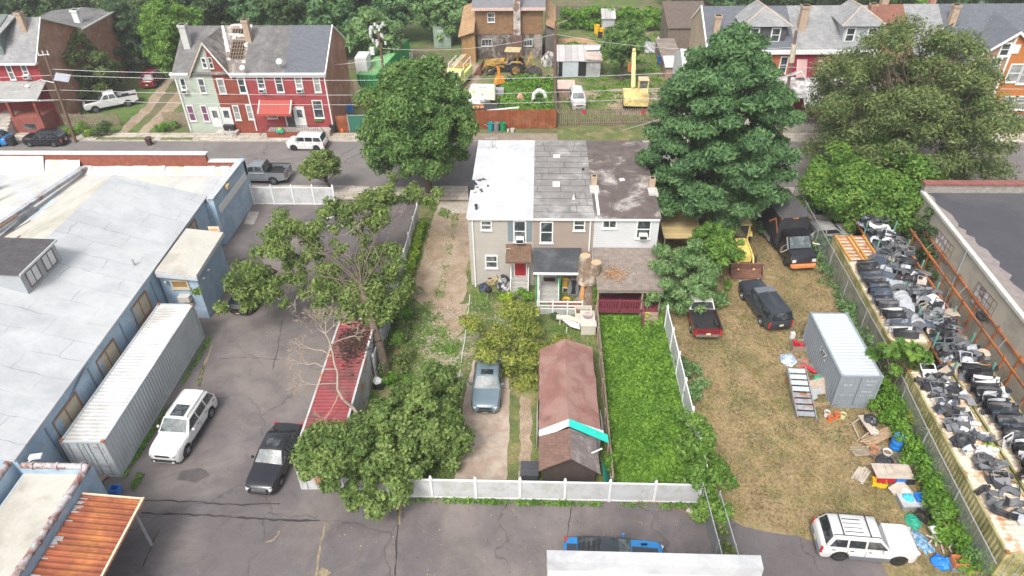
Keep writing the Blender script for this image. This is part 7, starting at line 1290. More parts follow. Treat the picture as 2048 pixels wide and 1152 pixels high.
def folded_chair():
    x,y=G(1147,603); R=thing('recliner_chair','black and grey folded recliner chair leaning beside the stump','chair',(x,y+.6)); MB().prism([(-.35,.1),(.35,.1),(.42,.8),(.3,1.6),(0,1.75),(-.3,1.6),(-.42,.8)],'y',0,.1).build('frame',mat('grey_plastic_chair',(.2,.21,.22),.5),R); MB().prism([(-.18,.3),(.18,.3),(.12,.8),(.2,1.5),(-.2,1.5),(-.12,.8)],'y',-.05,-.002).build('cushion',BLK,R)
folded_chair()
# lattice fence, corner bench, boxes
def lattice():
    R=thing('porch_fence','white rail and lattice fence behind the middle house','fence',(1.0,39.6))
    m=MB(); [m.box(-1.0,2.2,-.03,.03,z,z+.09) for z in(.55,.8,1.15)]; m.build('rail',WHITE,R); m=MB(); [m.box(x-.05,x+.05,-.05,.05,0,1.3) for x in(-1.0,.1,1.15,2.2)]; m.build('post',WHITE,R)
    m=MB(); [m.ob((x,0,.3),(.04,.02,.7),ry=s*.785) for x in np.arange(-.9,2.1,.16) for s in(-1,1)]; m.build('lattice',WHITE,R)
    m=MB(); m.slab([(-.2,.1,.8),(2.1,.1,.8),(2.1,.5,.8),(-.2,.5,.8)],.12); m.build('planter',mat('terracotta_planter',(.28,.11,.07),.9,0,.4,5),R)
lattice()
TP=mat('beige_plastic',(.52,.48,.42),.6,0,.08,3)
def bench():
    x,y=G(1150,660); R=thing('corner_bench','curved white slatted corner bench tipped on the grass','bench',(x-.3,y+.5)); m=MB(); 
    for k in range(7): m.ob((-.1+.12*k*.5,-.05-.12*k,.45),(1.5-.12*k,.06,.04),-.45)
    m.build('seat_slat',WHITE,R); MB().prism([(-1.0,.5),(-.1,.45),(.7,.0),(.95,-.55),(.8,-.75),(.45,-.25),(-.2,.0),(-1.0,.05)],'z',.5,.58).build('back_panel',TP,R)
    for a,b in((-.75,.1),(-.3,-.85),(.7,-.5)): MB().box(a-.04,a+.04,b-.04,b+.04,0,.5).build('leg',TP,R)
bench()
def cooler():
    x,y=G(1176,668); R=thing('utility_sink','beige outdoor sink unit with an inset basin by the fence','sink',(x,y)); m=MB().box(-.5,.5,-.1,1.7,0,.75); m.build('cabinet',TP,R); MB().box(-.55,.55,-.15,.5,.752,.82).build('lower_lid',TP,R); MB().lathe((0,1.05,.76),[(.34,0),(.36,.05),(.3,.05),(.24,.01)],16).build('basin',mat('mauve_basin',(.25,.2,.22),.4),R)
cooler()
R=thing('raised_bed_frame','white-edged empty frame beside the wood fence','frame',(3.25,39.1)); MB().box(-.6,.6,-.5,-.42,0,.9).box(-.6,.6,.42,.5,0,.9).box(-.6,-.52,-.42,.42,0,.9).box(.52,.6,-.42,.42,0,.9).build('edge',TP,R); MB().box(-.5,.5,-.4,.4,0,.6).build('soil',mat('brown_planks',(.2,.13,.08),.9,0,.3,4,kind='ribs'),R)
# porch things
x,y=7.9,40.2; R=thing('wooden_chair','wooden spindle chair on the maroon porch','chair',(x,y,.6),.4); MB().box(-.22,.22,-.22,.22,.42,.46).build('seat',mat('honey_wood',(.4,.2,.08),.6),R)
for a in(-.19,.19):
    for b in(-.19,.19): MB().rod((a,b,0),(a,b,.42),.02).build('leg',mat('honey_wood',(1,1,1)),R)
m=MB(); [m.rod((a,.2,.46),(a,.24,1.0),.014) for a in np.arange(-.19,.2,.09)]; m.box(-.22,.22,.2,.26,.98,1.06); m.build('backrest',mat('honey_wood',(1,1,1)),R)
bucket('small lime-yellow pail on the porch step',7.75,39.0,mat('lime_pail',(.5,.55,.03),.5),.16,.25,z=.45)
R=thing('porch_table','teal-topped table in the shade of the maroon porch','table',(5.2,40.9,.6)); MB().box(-.9,.9,-.4,.4,.7,.76).build('table_top',mat('teal_top',(.06,.16,.17),.5),R)
for a in(-.8,.8):
    for b in(-.3,.3): MB().rod((a,b,0),(a,b,.7),.03).build('leg',BLK,R)
# bits beside the grey container
def crate(label,x,y,z,c,sz=(.55,.38,.3),rz=0,name='crate'):
    R=thing(name,label,'crate',(x,y,z),rz); a,b,h=sz[0]/2,sz[1]/2,sz[2]; m=MB().box(-a,a,-b,-b+.02,0,h).box(-a,a,b-.02,b,0,h).box(-a,-a+.02,-b+.02,b-.02,0,h).box(a-.02,a,-b+.02,b-.02,0,h).box(-a+.02,a-.02,-b+.02,b-.02,0,.02); m.box(-a-.02,a+.02,-b-.02,-b,h-.04,h).box(-a-.02,a+.02,b,b+.02,h-.04,h); m.build('shell',c,R); return R
RDB=mat('red_plastic',(.5,.02,.04),.5); BLB=mat('blue_plastic',(.02,.18,.55),.5); YLB=mat('yellow_plastic',(.7,.45,.02),.5); GRY=mat('grey_plastic',(.22,.23,.25),.6)
x,y=G(1596,697); crate('wooden crate holding red jugs beside the grey container',x,y,0,WOODG,(1.0,.8,.5)); 
for i,(dx,dy,c,l) in enumerate(((-.2,.15,RDB,'red fuel jug at the back of the wooden crate'),(.1,-.1,RDB,'red fuel jug at the front of the wooden crate'),(.65,.2,YLB,'yellow jug right of the wooden crate'),(.7,-.15,BLB,'blue jug right of the wooden crate'),(-.1,1.1,WHITE,'white sack-like jug behind the wooden crate'))):
    R=thing('jug',l,'jug',(x+dx,y+dy,.03 if i<2 else 0)); MB().loft([[(-.15,-.1,0),(.15,-.1,0),(.15,.1,0),(-.15,.1,0)],[(-.15,-.1,.45),(.15,-.1,.45),(.15,.1,.45),(-.15,.1,.45)],[(-.05,-.04,.58),(.05,-.04,.58),(.05,.04,.58),(-.05,.04,.58)]]).build('body',c,R); MB().rod((-.05,0,.58),(-.05,0,.63),.03).build('cap',BLK,R)
x,y=G(1575,722); heap('tarp_bundle','crumpled pale blue plastic bundle on the dry grass','tarp',x,y,.5,.45,mat('pale_blue_plastic',(.3,.4,.52),.4,0,.35,6,c2=(.55,.6,.65),amt=.4,sc2=3))
x,y=G(1606,728); heap('junk_heap','tangled heap of small junk with red scraps by the container side','junk',x,y,.6,.35,mat('mixed_junk',(.22,.18,.13),.9,0,.5,6,c2=(.5,.08,.08),amt=.25,sc2=2),rough=.6)
x,y=G(1618,742); R=thing('fuel_can','long bright red can lying in the junk by the container','can',(x,y,.2),-.9); MB().lathe((0,0,0),[(.05,-.5),(.12,-.45),(.12,.3),(.04,.5)],10,ax='x').build('body',RDB,R); MB().rod((.5,0,0),(.62,0,0),.03).build('spout',BLK,R)
def steel_stairs():
    x,y=G(1598,800); R=thing('steel_stairs','rusty grey steel staircase of eight treads lying on the grass','stairs',(x,y),-.05); TR=mat('rusty_steel_tread',(.26,.28,.31),.6,.2,.2,2,c2=(.28,.12,.05),amt=.3,sc2=1.5); TL=mat('pale_steel_tread',(.42,.47,.5),.5,.2,.1,2)
    for k in range(8): MB().ob((0,1.5-.42*k,1.05-.11*k-.0),(1.0,.3,.04),0,rx=.35).ob((0,1.64-.42*k,.97-.11*k),(1.0,.03,.16)).build('tread',TL if k<4 else TR,R)
    for s in(-.53,.53): MB().slab([(s,1.75,1.2),(s,1.75,.85),(s,-1.75,.0),(s,-1.75,.3)],.05,d=(1 if s>0 else -1,0,0)).build('stringer',TR,R)
    MB().box(-.55,-.48,1.4,1.5,0,.9).box(.48,.55,1.4,1.5,0,.9).build('support',RUST,R)
steel_stairs()
x,y=G(1634,768); o=single('plastic_tub','grey plastic tub tipped beside the stairs','tub',MB().box(-.4,.4,-.3,.3,0,.5).box(-.44,.44,-.34,.34,.5,.55),mat('dark_green_tub',(.16,.2,.17),.6),(x,y,.1),.4); o.rotation_euler=(.3,.2,.4)
heap('green_bag','small bright green bag on the tub','bag',x-.2,y-.2,.22,.2,mat('green_bag',(.02,.35,.16),.5),z=.6)
x,y=G(1640,792); o=single('board','worn beige board leaning against the container corner','board',MB().box(-.55,.55,-.02,.02,0,1.0),mat('beige_board',(.38,.31,.25),.9,0,.2,3),(x,y,.1)); o.rotation_euler=(-.8,0,.3)
x,y=G(1622,795); o=single('crumpled_sheet','crumpled silver-grey sheet between stairs and beige board','sheet',MB().slab([(-.4,-.2,.1),(.5,-.1,.5),(.6,.3,.6),(-.2,.3,.3)],.03).slab([(-.2,-.5,.1),(.2,-.4,.4),(.1,.1,.5),(-.3,.0,.2)],.03),METAL,(x,y,0))
m=MB(); random.seed(31)
for k in range(26): a=random.uniform(-.4,.4)+.3; cx_,cy_=random.uniform(-.7,.5),random.uniform(-.3,.3); m.rod((cx_-.4*math.cos(a),cy_-.4*math.sin(a),random.uniform(.03,.3)),(cx_+.4*math.cos(a),cy_+.4*math.sin(a),random.uniform(.03,.3)),.012,4)
x,y=G(1640,815); single('stick_pile','pile of thin pale sticks in front of the container corner','sticks',m,mat('pale_sticks',(.42,.33,.2),.9),(x,y,0)); 
x,y=G(1655,822); single('stick_pile','brushwood bunch behind the buckets','sticks',m,mat('brown_sticks',(.2,.14,.08),.9),(x,y+.25,0))
def fallen_branch(l,x,y,rz,s=1): 
    m=MB(); random.seed(int(x*10)); m.path([(-1.2*s,0,.05),(-.4*s,.12,.08),(.4*s,-.05,.07),(1.2*s,.1,.05)],.04,6); [m.rod((a*s,0,.06),(a*s+.4,random.uniform(-.5,.5),.15),.015,4) for a in(-.8,-.3,.2,.6)]; single('fallen_branch',l,'branch',m,mat('brown_sticks',(1,1,1)),(x,y,0),rz)
x,y=G(1330,1012); fallen_branch('fallen branch lying along the fence foot at the lawn corner',x,y,-.1,1.3); x,y=G(1360,1022); fallen_branch('smaller fallen branch next to the pale stones',x,y,-.35,.7)
x,y=G(1385,1025); heap('stone_pile','small pile of pale stones at the fence corner','stones',x,y,.3,.15,mat('pale_stone',(.5,.45,.4),.9,0,.3,6))
# right side junk row
WT=mat('pale_grey_wood',(.42,.36,.30),.9,0,.2,3)
def table():
    x,y=G(1712,868); R=thing('work_table','old wooden work table with splayed legs at the right junk row','table',(x+.5,y)); MB().ob((0,0,.8),(.5,1.5,.06),.15).build('table_top',WT,R)
    for a in(-.45,.3):
        for b in(-.6,.6): MB().rod((a*.5,b,.78),(a-.2,b+.05,0),.035).build('leg',WT,R)
    MB().rod((-.6,-.6,.3),(-.6,.6,.3),.03).build('stretcher',WT,R)
table()
BAG=mat('black_bag',(.025,.025,.03),.35,0,.3,8,spec=.8)
x,y=G(1730,862); heap('bin_bag','shiny black bag slumped on the work table','bag',x+.15,y+.1,.45,.35,BAG,z=.75,ell=.8); bucket('white jug hanging at the near end of the table',x+.1,y-.75,WHITE,.14,.3,z=.55)
def planks(l,x,y,z,n,L,rz,m_,w=.12,seed=1,name='plank_pile'):
    m=MB(); random.seed(seed)
    for i in range(n): m.ob((random.uniform(-.15,.15),(i%5-2)*w*1.1,z+.03+.04*(i//5)),(L*random.uniform(.75,1),w,.03),random.uniform(-.06,.06))
    return single(name,l,'planks',m,m_,(x,y,0),rz)
x,y=G(1757,880); planks('fan of long pale boards leaning toward the blue barrel',x,y,.3,12,2.6,.45,mat('tan_planks',(.36,.25,.16),.9,0,.3,3))
x,y=G(1735,905); planks('brown planks under the work table end',x,y,.1,10,2.2,.1,WOODG,seed=4); x,y=G(1790,925); planks('dark weathered planks in front of the blue barrel',x,y,.15,12,2.6,-.15,mat('dark_grey_boards',(1,1,1)),.16,seed=6); x,y=G(1722,950); planks('short pale planks poking out left of the board stack',x,y,.05,8,1.2,.9,WT,seed=8)
x,y=G(1790,896); R=thing('plastic_barrel','bright blue plastic barrel standing in the junk row','barrel',(x,y)); R.scale=(1.15,)*3; MB().lathe((0,0,0),[(.27,0),(.30,.05),(.31,.28),(.29,.31),(.31,.34),(.31,.6),(.29,.63),(.3,.66),(.28,.86),(.24,.9),(.22,.88)],18).build('body',BLB,R,smooth=True); MB().lathe((.1,0,.885),[(.04,0),(.04,.03)],8).build('bung',WHITE,R); MB().lathe((-.1,0,.885),[(.04,0),(.04,.03)],8).build('bung',BLK,R)
x,y=G(1745,908); bucket('orange-brown pot among the planks',x,y,mat('terracotta',(.5,.22,.1),.8),.22,.4,z=.1); x,y=G(1770,915); bucket('white bucket seen from above among the planks',x,y,WHITE,.24,.42,z=.1); x,y=G(1766,928); heap('bin_bag','dark bag lying below the white bucket','bag',x,y,.5,.3,BAG,z=.15)
x,y=G(1782,958); R=thing('board_stack','stack of pale grey boards laid over coloured tubs','boards',(x,y,.62),-.03); random.seed(5)
for k,(a,b) in enumerate(((2.0,1.0),(1.1,.55),(.8,.5))): MB().ob((-.1+.2*k,.05*k,.03+.045*k),(a,b,.04),random.uniform(-.05,.05)).build('board',mat('pale_grey_wood',(1,1,1)),R)
crate('yellow tub sticking out at the lower left of the board stack',x-.85,y-.42,0,YLB,(.7,.4,.35),-.25); crate('red tub beneath the pale board stack',x-.45,y-.1,.1,RDB,(.9,.5,.45)); crate('blue tub beneath the pale board stack',x+.25,y-.2,.15,BLB,(.5,.5,.4)); crate('dark crate right end under the board stack',x+.8,y-.1,.0,BLK,(.6,.6,.45))
x,y=G(1800,985); o=single('board','square weathered board tilted on the ground right of the yellow tub','board',MB().box(-.5,.5,-.45,.45,0,.03),WT,(x,y,.15)); o.rotation_euler=(.25,-.15,.5)
x,y=G(1825,1008); R=thing('storage_case','flat grey lidded storage case near the white SUV','case',(x,y),.05); MB().box(-.75,.75,-.4,.4,0,.3).build('body',GRY,R); MB().box(-.78,.78,-.43,.43,.305,.38).build('lid',mat('pale_case_lid',(.4,.42,.43),.6),R)
crate('bright blue basket with papers on the grey case',x+.3,y+.05,.385,BLB,(.55,.45,.22)); heap('turquoise_bag','small turquoise bag on the grey case','bag',x-.3,y+.1,.25,.2,mat('turquoise_bag',(.05,.4,.5),.5),z=.385); heap('paper_heap','crumpled white papers behind the grey case','paper',x-.1,y+.65,.3,.3,WHITE)
x,y=G(1840,1045); heap('tarp_bundle','crumpled sea-green tarp beside a toolbox','tarp',x-.35,y,.5,.25,mat('seagreen_tarp',(.03,.3,.2),.5,0,.3,4),ell=.7); crate('dark open toolbox with orange contents',x+.3,y+.15,0,BLK,(1.0,.5,.3),-.8)
x,y=G(1870,1080); R=thing('scrap_pile','pile of pale scrap frames with a coiled hose','scrap',(x+.2,y)); random.seed(9); m=MB()
for k in range(12): a=random.random()*3; m.ob((random.uniform(-.5,.6),random.uniform(-.5,.4),.1+.03*k),(random.uniform(.5,1.0),.07,.04),a)
m.build('frame_piece',WT,R); MB().ob((-.2,.25,.5),(.5,.4,.12),.2,rx=.3).build('white_box',WHITE,R); m=MB(); [m.rod((.5+.42*math.cos(6.283*i/20),.05+.35*math.sin(6.283*i/20),.5+.01*i),(.5+.42*math.cos(6.283*(i+1)/20),.05+.35*math.sin(6.283*(i+1)/20),.5+.01*i),.03,5) for i in range(36)]; m.build('hose',mat('tan_hose',(.5,.4,.28),.7),R); MB().rod((.2,.2,.55),(.8,-.25,.5),.12,8).build('pipe',BLK,R)
x,y=G(1850,1095); heap('tarp_bundle','long torn blue plastic strip in the weeds','tarp',x-.1,y+.3,.75,.15,mat('blue_plastic_scrap',(.08,.22,.38),.5,0,.5,7,c2=(.4,.45,.5),amt=.35,sc2=4),ell=.55,rz=.4,rough=.5)
x,y=G(1882,1128); heap('tarp_bundle','bright blue crumpled tarp bag by the orange crate','tarp',x,y,.42,.45,BLB,rough=.5); crate('grey tub under the orange crate',G(1912,1135)[0],G(1912,1135)[1],0,GRY,(.75,.55,.35)); crate('orange milk crate on top of the grey tub',G(1912,1135)[0],G(1912,1135)[1],.36,mat('orange_crate',(.55,.17,.08),.6),(.65,.5,.3)); crate('yellow and black tub right of the orange crate',G(1940,1135)[0],G(1940,1135)[1]-.1,0,YLB,(.6,.5,.3),.1)
x,y=G(1922,1075); o=single('dark_board','dark brown steel plate standing in the weeds','board',MB().box(-.5,.5,-.03,.03,0,1.1),mat('dark_brown_plate',(.08,.05,.045),.8,0,.2,3),(x,y,.2),.3); o.rotation_euler=(-.4,.1,.4)
def tyre(label,x,y,z,r=.33,rot=(0,0,0),group=None):
    R=MB().lathe((0,0,0),[(r*.6,-.09),(r*.95,-.09),(r,-.04),(r,.04),(r*.95,.09),(r*.6,.09),(r*.6,-.09)],18,cap=False).build('tyre',RUB,smooth=True); R.location=(x,y,z); R.rotation_euler=rot; return tag(R,label,'tyre',group)
x,y=G(1812,900); tyre('black tyre behind the blue barrel','x' and x+.1,y+.2,.12); tyre('black tyre lodged between the rusty rack beams',28.6,36.3,2.9,.36,(.3,.2,0)); tyre('black tyre on the ground by the red-brown fence end',1.1,73.6,.4,.4,(1.2,0,0)); x,y=G(1088,168); [tyre('black tyre in the leaning stack at the yard boundary',x+.2*k,y+.3*(k%2),.12+.2*k,.38,(.1*k,.2,0),'tyres stacked at the yard boundary') for k in range(4)]
# far yard things
x,y=G(998,195); single('metal_box','grey slatted metal unit right of the white compressor','appliance',MB().box(-.6,.6,-.5,.5,0,1.1).box(-.45,.45,-.53,-.5,.2,.9),METAL,(x,y,0)); x,y=G(1035,185); o=single('metal_sheet','pale metal sheet lying in the weeds','sheet',MB().box(-1.2,1.2,-.3,.3,0,.04),METAL,(x,y,.5)); o.rotation_euler=(.1,.1,.5)
x,y=G(1078,207); R=thing('scrap_hood','crumpled white car shell scrap by the red-brown fence','scrap',(x,y)); MB().path([(-.7,0,.2),(-.6,0,1.2),(0,0,1.7),(.6,0,1.3),(.9,0,.4)],.22,8).build('shell',WHITE,R); MB().ob((0,-.2,.4),(1.3,.5,.5),.2).build('underside',BLK,R)
x,y=G(945,208); heap('white_sheet','large white plastic sheet heap behind the red-brown fence','sheet',x,y,1.4,.9,WHITE,rough=.4,ell=1.3); x,y=G(1040,208); heap('salmon_scrap','salmon-coloured rounded scrap at the fence','scrap',x,y,.5,1.3,mat('salmon_scrap',(.5,.28,.2),.8),rough=.3)
o=single('long_board','long white board lying behind the red-brown fence','board',MB().box(-1.8,1.8,-.15,.15,0,.06),WHITE,(-4.0,73.3,1.9),.05); o.rotation_euler=(0,-.08,.05)
x,y=G(1068,150); heap('dark_scrap','dark scrap poking out of the weeds left of the shed','scrap',x,y,.9,1.1,mat('dark_scrap',(.05,.045,.04),.9,0,.4,4),rough=.6)
x,y=G(1098,130); heap('white_scrap','heap of white and grey scrap at the yard boundary','scrap',x,y,.8,1.6,mat('white_scrap',(.45,.43,.4),.8,0,.4,4,c2=(.1,.1,.1),amt=.4,sc2=2),rough=.7)
x,y=G(1150,92); heap('dirt_heap','brown earth heap ringed by weeds','soil',x,y,2.0,1.0,mat('orange_soil',(.33,.2,.11),.95,0,.3,2),rough=.3,ell=1.5)
x,y=G(1300,100); heap('junk_heap','mixed metal junk heap right of the garden tree','junk',x,y,1.5,1.0,mat('metal_junk',(.2,.2,.2),.8,0,.5,4,c2=(.5,.5,.5),amt=.3,sc2=2),rough=.7); x,y=G(1318,92); heap('mower','red mower among the metal junk','mower',x,y,.6,.8,RDB,rough=.3); tyre('round dark tyre at the left of the metal junk',*G(1292,88),.5,.5,(1.2,0,0)); x,y=G(1330,103); heap('pipe_reel','upright grey pipe bundle in the metal junk','junk',x-1.2,y-.6,.4,2.2,METAL,rough=.2)
x,y=G(713,205); heap('wrapped_object','tall thing wrapped in tan tarp beside the brick side wall','object',x,y,1.0,2.6,mat('tan_wrap',(.42,.33,.22),.8,0,.25,2),rough=.2); x,y=G(735,210); heap('orange_heap','orange and red flower-like junk by the green gate','junk',x,y,.8,.5,OBK,rough=.6); x,y=G(703,212); heap('barrow_junk','orange and white junk at the gate','junk',x,y,.9,.5,mat('tool_clutter',(1,1,1)),rough=.6); x,y=G(702,222); crate('blue drum-like tub at the corner of the gate',x,y-.2,0,BLB,(.6,.6,.9))
x,y=G(1600,247); heap('bin_bag','black bag on the pavement by the right utility pole','bag',x-.6,y,.5,.5,BAG); heap('red_bag','small red bag next to the black bag','bag',x+.4,y,.4,.4,mat('scarlet_bag',(.6,.05,.02),.5))
x,y=G(700,262); heap('traffic_cone','small orange thing on the pavement by the green gate','cone',x-.8,y-.2,.2,.5,OBK,rough=.1)
x,y=G(283,148); heap('junk_heap','dark junk heap left of the red SUV','junk',x-2,y,1.0,.8,mat('dark_scrap',(1,1,1)),rough=.6); x,y=G(302,122); heap('rock_pile','round grey rubble pile behind the red SUV','rubble',x,y,1.0,1.0,mat('rubble',(.3,.3,.3),.9,0,.3,3),rough=.4)
heap('planter_clothes','green and yellow laundry on the railing of the red house','laundry',-27.9,70.0,.45,.5,mat('laundry',(.02,.3,.2),.8,0,.2,3,c2=(.5,.35,.02),amt=.4,sc2=1.5),z=.7)
x,y=G(766,768); crate('dark crate with white scraps beside the big leaning trunk',x-.2,y-.3,0,BLK,(.6,.5,.5)); heap('white_scrap','white scraps on the dark crate','scrap',x-.2,y-.3,.25,.35,WHITE,z=.5,rough=.6)
x,y=G(233,985); o=crate('blue tub by the corner of the workshop behind the rusty canopy',x,y,0,BLB,(.5,.4,.4)); x,y=G(200,960); planks('small stack of brown planks at the container doors',x,y,.1,8,1.0,1.2,WOODG,seed=3)
x,y=G(755,490); o=single('broken_post','pale broken fence post lying on the lot','post',MB().box(-1.6,1.6,-.08,.08,.02,.14),VN,(*G(650,455),0),.08); x,y=G(650,440); o=single('broken_post','broken white vinyl rail lying at an angle','post',MB().box(-1.3,1.3,-.06,.06,.02,.12),VN,(*G(655,438),0),.6)
# white dashed edging strip in the grass
R=thing('edging_strip','thin white edging line running down the yard','edging',(-5,33)); random.seed(14)
pts=[(940,590),(937,620),(932,650),(930,680),(925,705),(921,740),(916,770),(914,800),(908,830),(905,860)]
m=MB(); 
for i,(a,b) in enumerate(zip(pts[:-1],pts[1:])):
    p=Vector((*G(*a),.04)); q=Vector((*G(*b),.04)); 
    if i in(4,6): q=p.lerp(q,.6)
    m.rod(p,p.lerp(q,.97),.03,6)
part('strip',WHITE,R,m)
# racks with orange beams
OB=mat('rusty_orange_beam',(.42,.13,.03),.8,0,.25,2,c2=(.25,.10,.05),amt=.45,sc2=.8); GP2=mat('green_rack_post',(.12,.28,.22),.7)
def rackx(y): return 27.9+(y-33)*.045
R=thing('pallet_rack','long rusty orange rack beams beside the stucco warehouse wall','rack',(28.5,38,0))
for dx,z in((0,3.0),(.95,3.0),(-.9,2.6)):
    ya,yb=(21,47) if z>2.8 else (36,46); part('beam',OB,R,MB().slab([(rackx(ya)+dx-.05,ya,z),(rackx(ya)+dx+.05,ya,z),(rackx(yb)+dx+.05,yb,z),(rackx(yb)+dx-.05,yb,z)],.14))
part('beam',OB,R,MB().slab([(rackx(20)-.9-.05,20,2.2),(rackx(20)-.8,20,2.2),(rackx(36)-.8,36,2.2),(rackx(36)-.95,36,2.2)],.14))
for y in np.arange(21,47,2.8):
    m=MB(); x=rackx(y); [m.box(x+d-.04,x+d+.04,y-.04,y+.04,0,3.2) for d in(0,.95)]; m.rod((x,y,.5),(x+.95,y,1.5),.02).rod((x,y,2.5),(x+.95,y,1.5),.02); part('upright',OB if y<40 else RUST,R,m)
for y in(24.5,28.3,33,38.5,44): part('cross_brace',METAL,R,MB().rod((rackx(y),y,3.05),(rackx(y)+.95,y+.9,3.05),.02))
for y0,y1,l in((31.5,50.2,'upper'),(20,31,'lower')):
    R=thing('shelf_rack',f'{l} green-posted shelf rack loaded with car parts beside the tan containers','rack',(26,y0,0))
    for y in np.arange(y0,y1,2.7):
        cx_=25.9+(y-33)*.05; m=MB(); [m.box(cx_+d-.05,cx_+d+.05,y-.05,y+.05,0,2.5 if int(y*10)%3 else 3.2) for d in(-1.1,1.1)]; m.rod((cx_-1.1,y,2.4),(cx_+1.1,y,2.4),.03); part('upright',GP2,R,m)
    a,b=25.9+(y0-33)*.05,25.9+(y1-33)*.05; part('shelf',mat('dark_shelf',(.06,.05,.045),.9),R,MB().slab([(a-1.15,y0,2.0),(a+1.15,y0,2.0),(b+1.15,y1,2.0),(b-1.15,y1,2.0)],.1)); part('shelf_beam',OB,R,MB().slab([(a-1.2,y0,2.1),(a-1.1,y0,2.1),(b-1.1,y1,2.1),(b-1.2,y1,2.1)],.12).slab([(a+1.1,y0,2.1),(a+1.2,y0,2.1),(b+1.2,y1,2.1),(b+1.1,y1,2.1)],.12))
for i,(x,y,l) in enumerate(((23.0,44.5,'left'),(24.2,44.6,'right'))):
    R=thing('rack_frame',f'{l} one of two orange rack frames lying on the tan container roof','rack frame',(x+.1,y,2.7),.0); m=MB(); [m.box(d-.05,d+.05,-1.7,1.7,0,.1) for d in(-.45,.45)]; m.build('rail',mat('bright_orange_rack',(.55,.24,.03),.7,0,.25,3),R); m=MB(); [m.box(-.4,.4,a-.03,a+.03,.02,.08) for a in np.arange(-1.6,1.7,.45)]; m.build('rung',OB,R)
# car parts
PM=[mat('black_bumper_plastic',(.03,.031,.036),.45,0,.3,5,spec=.6),mat('grey_bumper_plastic',(.12,.125,.135),.5,0,.3,5,spec=.6),mat('silver_body_panel',(.38,.40,.43),.4,0,.25,4,spec=.6),mat('white_body_panel',(.60,.60,.60),.4,0,.15,4),mat('tan_body_panel',(.35,.29,.23),.6,0,.25,4),mat('slate_body_panel',(.07,.09,.12),.4,0,.25,4,spec=.6)]
def bumper_mesh(L=1.7,h=.42,seed=0):
    random.seed(seed); m=MB(); n=12; rows=[]
    for i in range(n+1):
        t=i/n*2-1; y=-.42*abs(t)**2.6; x=t*L/2*(1-.08*abs(t)); w=1-.25*abs(t)
        rows.append([(x,y,0),(x,y+.10*w,.05),(x,y+.14*w,h*.35),(x,y+.10*w,h*.5),(x,y+.13*w,h*.62),(x,y+.04*w,h),(x,y-.03,h+.01)])
    k=7; vs=[p for r in rows for p in r]; fs=[(i*k+j,i*k+j+1,(i+1)*k+j+1,(i+1)*k+j) for i in range(n) for j in range(k-1) if not(j==1 and i in(3,4,7,8) and seed%2)]
    m.add(vs,fs); return m
def fender_mesh():
    m=MB(); rows=[]
    for i in range(11):
        a=math.pi*i/10; x=.55*math.cos(a); z=.5*math.sin(a); rows.append([(x*.62,0,z*.62),(x*1.0,.02,z+.02),(x*1.15+.15,.06,max(z*1.15,.1)+.08),(x*1.1+.18,.22,max(z*1.1,.1)+.1)])
    m.add([p for r in rows for p in r],[(i*4+j,i*4+j+1,(i+1)*4+j+1,(i+1)*4+j) for i in range(10) for j in range(3)]); return m
def hood_mesh():
    m=MB(); rows=[[((j/6-.5)*1.35*(1-.12*i/5),i/5*1.0,.10*math.sin(math.pi*j/6)+.05*math.sin(math.pi*i/5)+(.05 if j in(2,4) else 0)) for j in range(7)] for i in range(6)]
    m.add([p for r in rows for p in r],[(i*7+j,i*7+j+1,(i+1)*7+j+1,(i+1)*7+j) for i in range(5) for j in range(6)]); return m
def door_mesh():
    m=MB(); m.box(-.5,.5,0,.08,0,.6).box(-.5,-.43,0,.06,.6,1.05).box(.43,.5,0,.06,.6,.95).ob((0,.03,1.02),(.95,.06,.06),ry=.05).box(-.35,.35,.08,.12,.15,.4); return m
def dash_mesh():
    m=MB(); m.ob((0,0,.1),(1.3,.35,.2)); m.ob((0,.1,.26),(1.2,.3,.14),rx=.3); m.ob((-.35,-.2,.2),(.4,.12,.25),rx=.4); m.ob((.1,-.2,.1),(.25,.25,.3)); return m
protos=[]
for kind,mk in(('car_bumper',lambda:bumper_mesh()),('car_bumper',lambda:bumper_mesh(1.5,.5,1)),('car_fender',fender_mesh),('car_hood',hood_mesh),('car_side_panel',door_mesh),('car_dashboard',dash_mesh)):
    for mi in range(len(PM)): o=mk().build(kind,PM[mi],smooth=True); COL.objects.unlink(o); protos.append((kind,mi,o))
used_=set()
def cpart(kind,mi,loc,rot,label,group,sc=1,which=0):
    c=[p for p in protos if p[0]==kind and p[1]==mi]; o=c[which%len(c)][2]; d=o.copy(); COL.objects.link(d); d.location=loc; d.rotation_euler=rot; d.scale=(sc,)*3; d.name=kind
    return tag(d,label,kind.replace('_',' '),group)
CN=['black','dark grey','silver','white','tan','slate blue']; KN={'car_bumper':'bumper','car_fender':'fender','car_hood':'hood','car_side_panel':'door panel','car_dashboard':'dashboard'}
random.seed(77)
ct=lambda y:23.55+(y-40.2)*.048
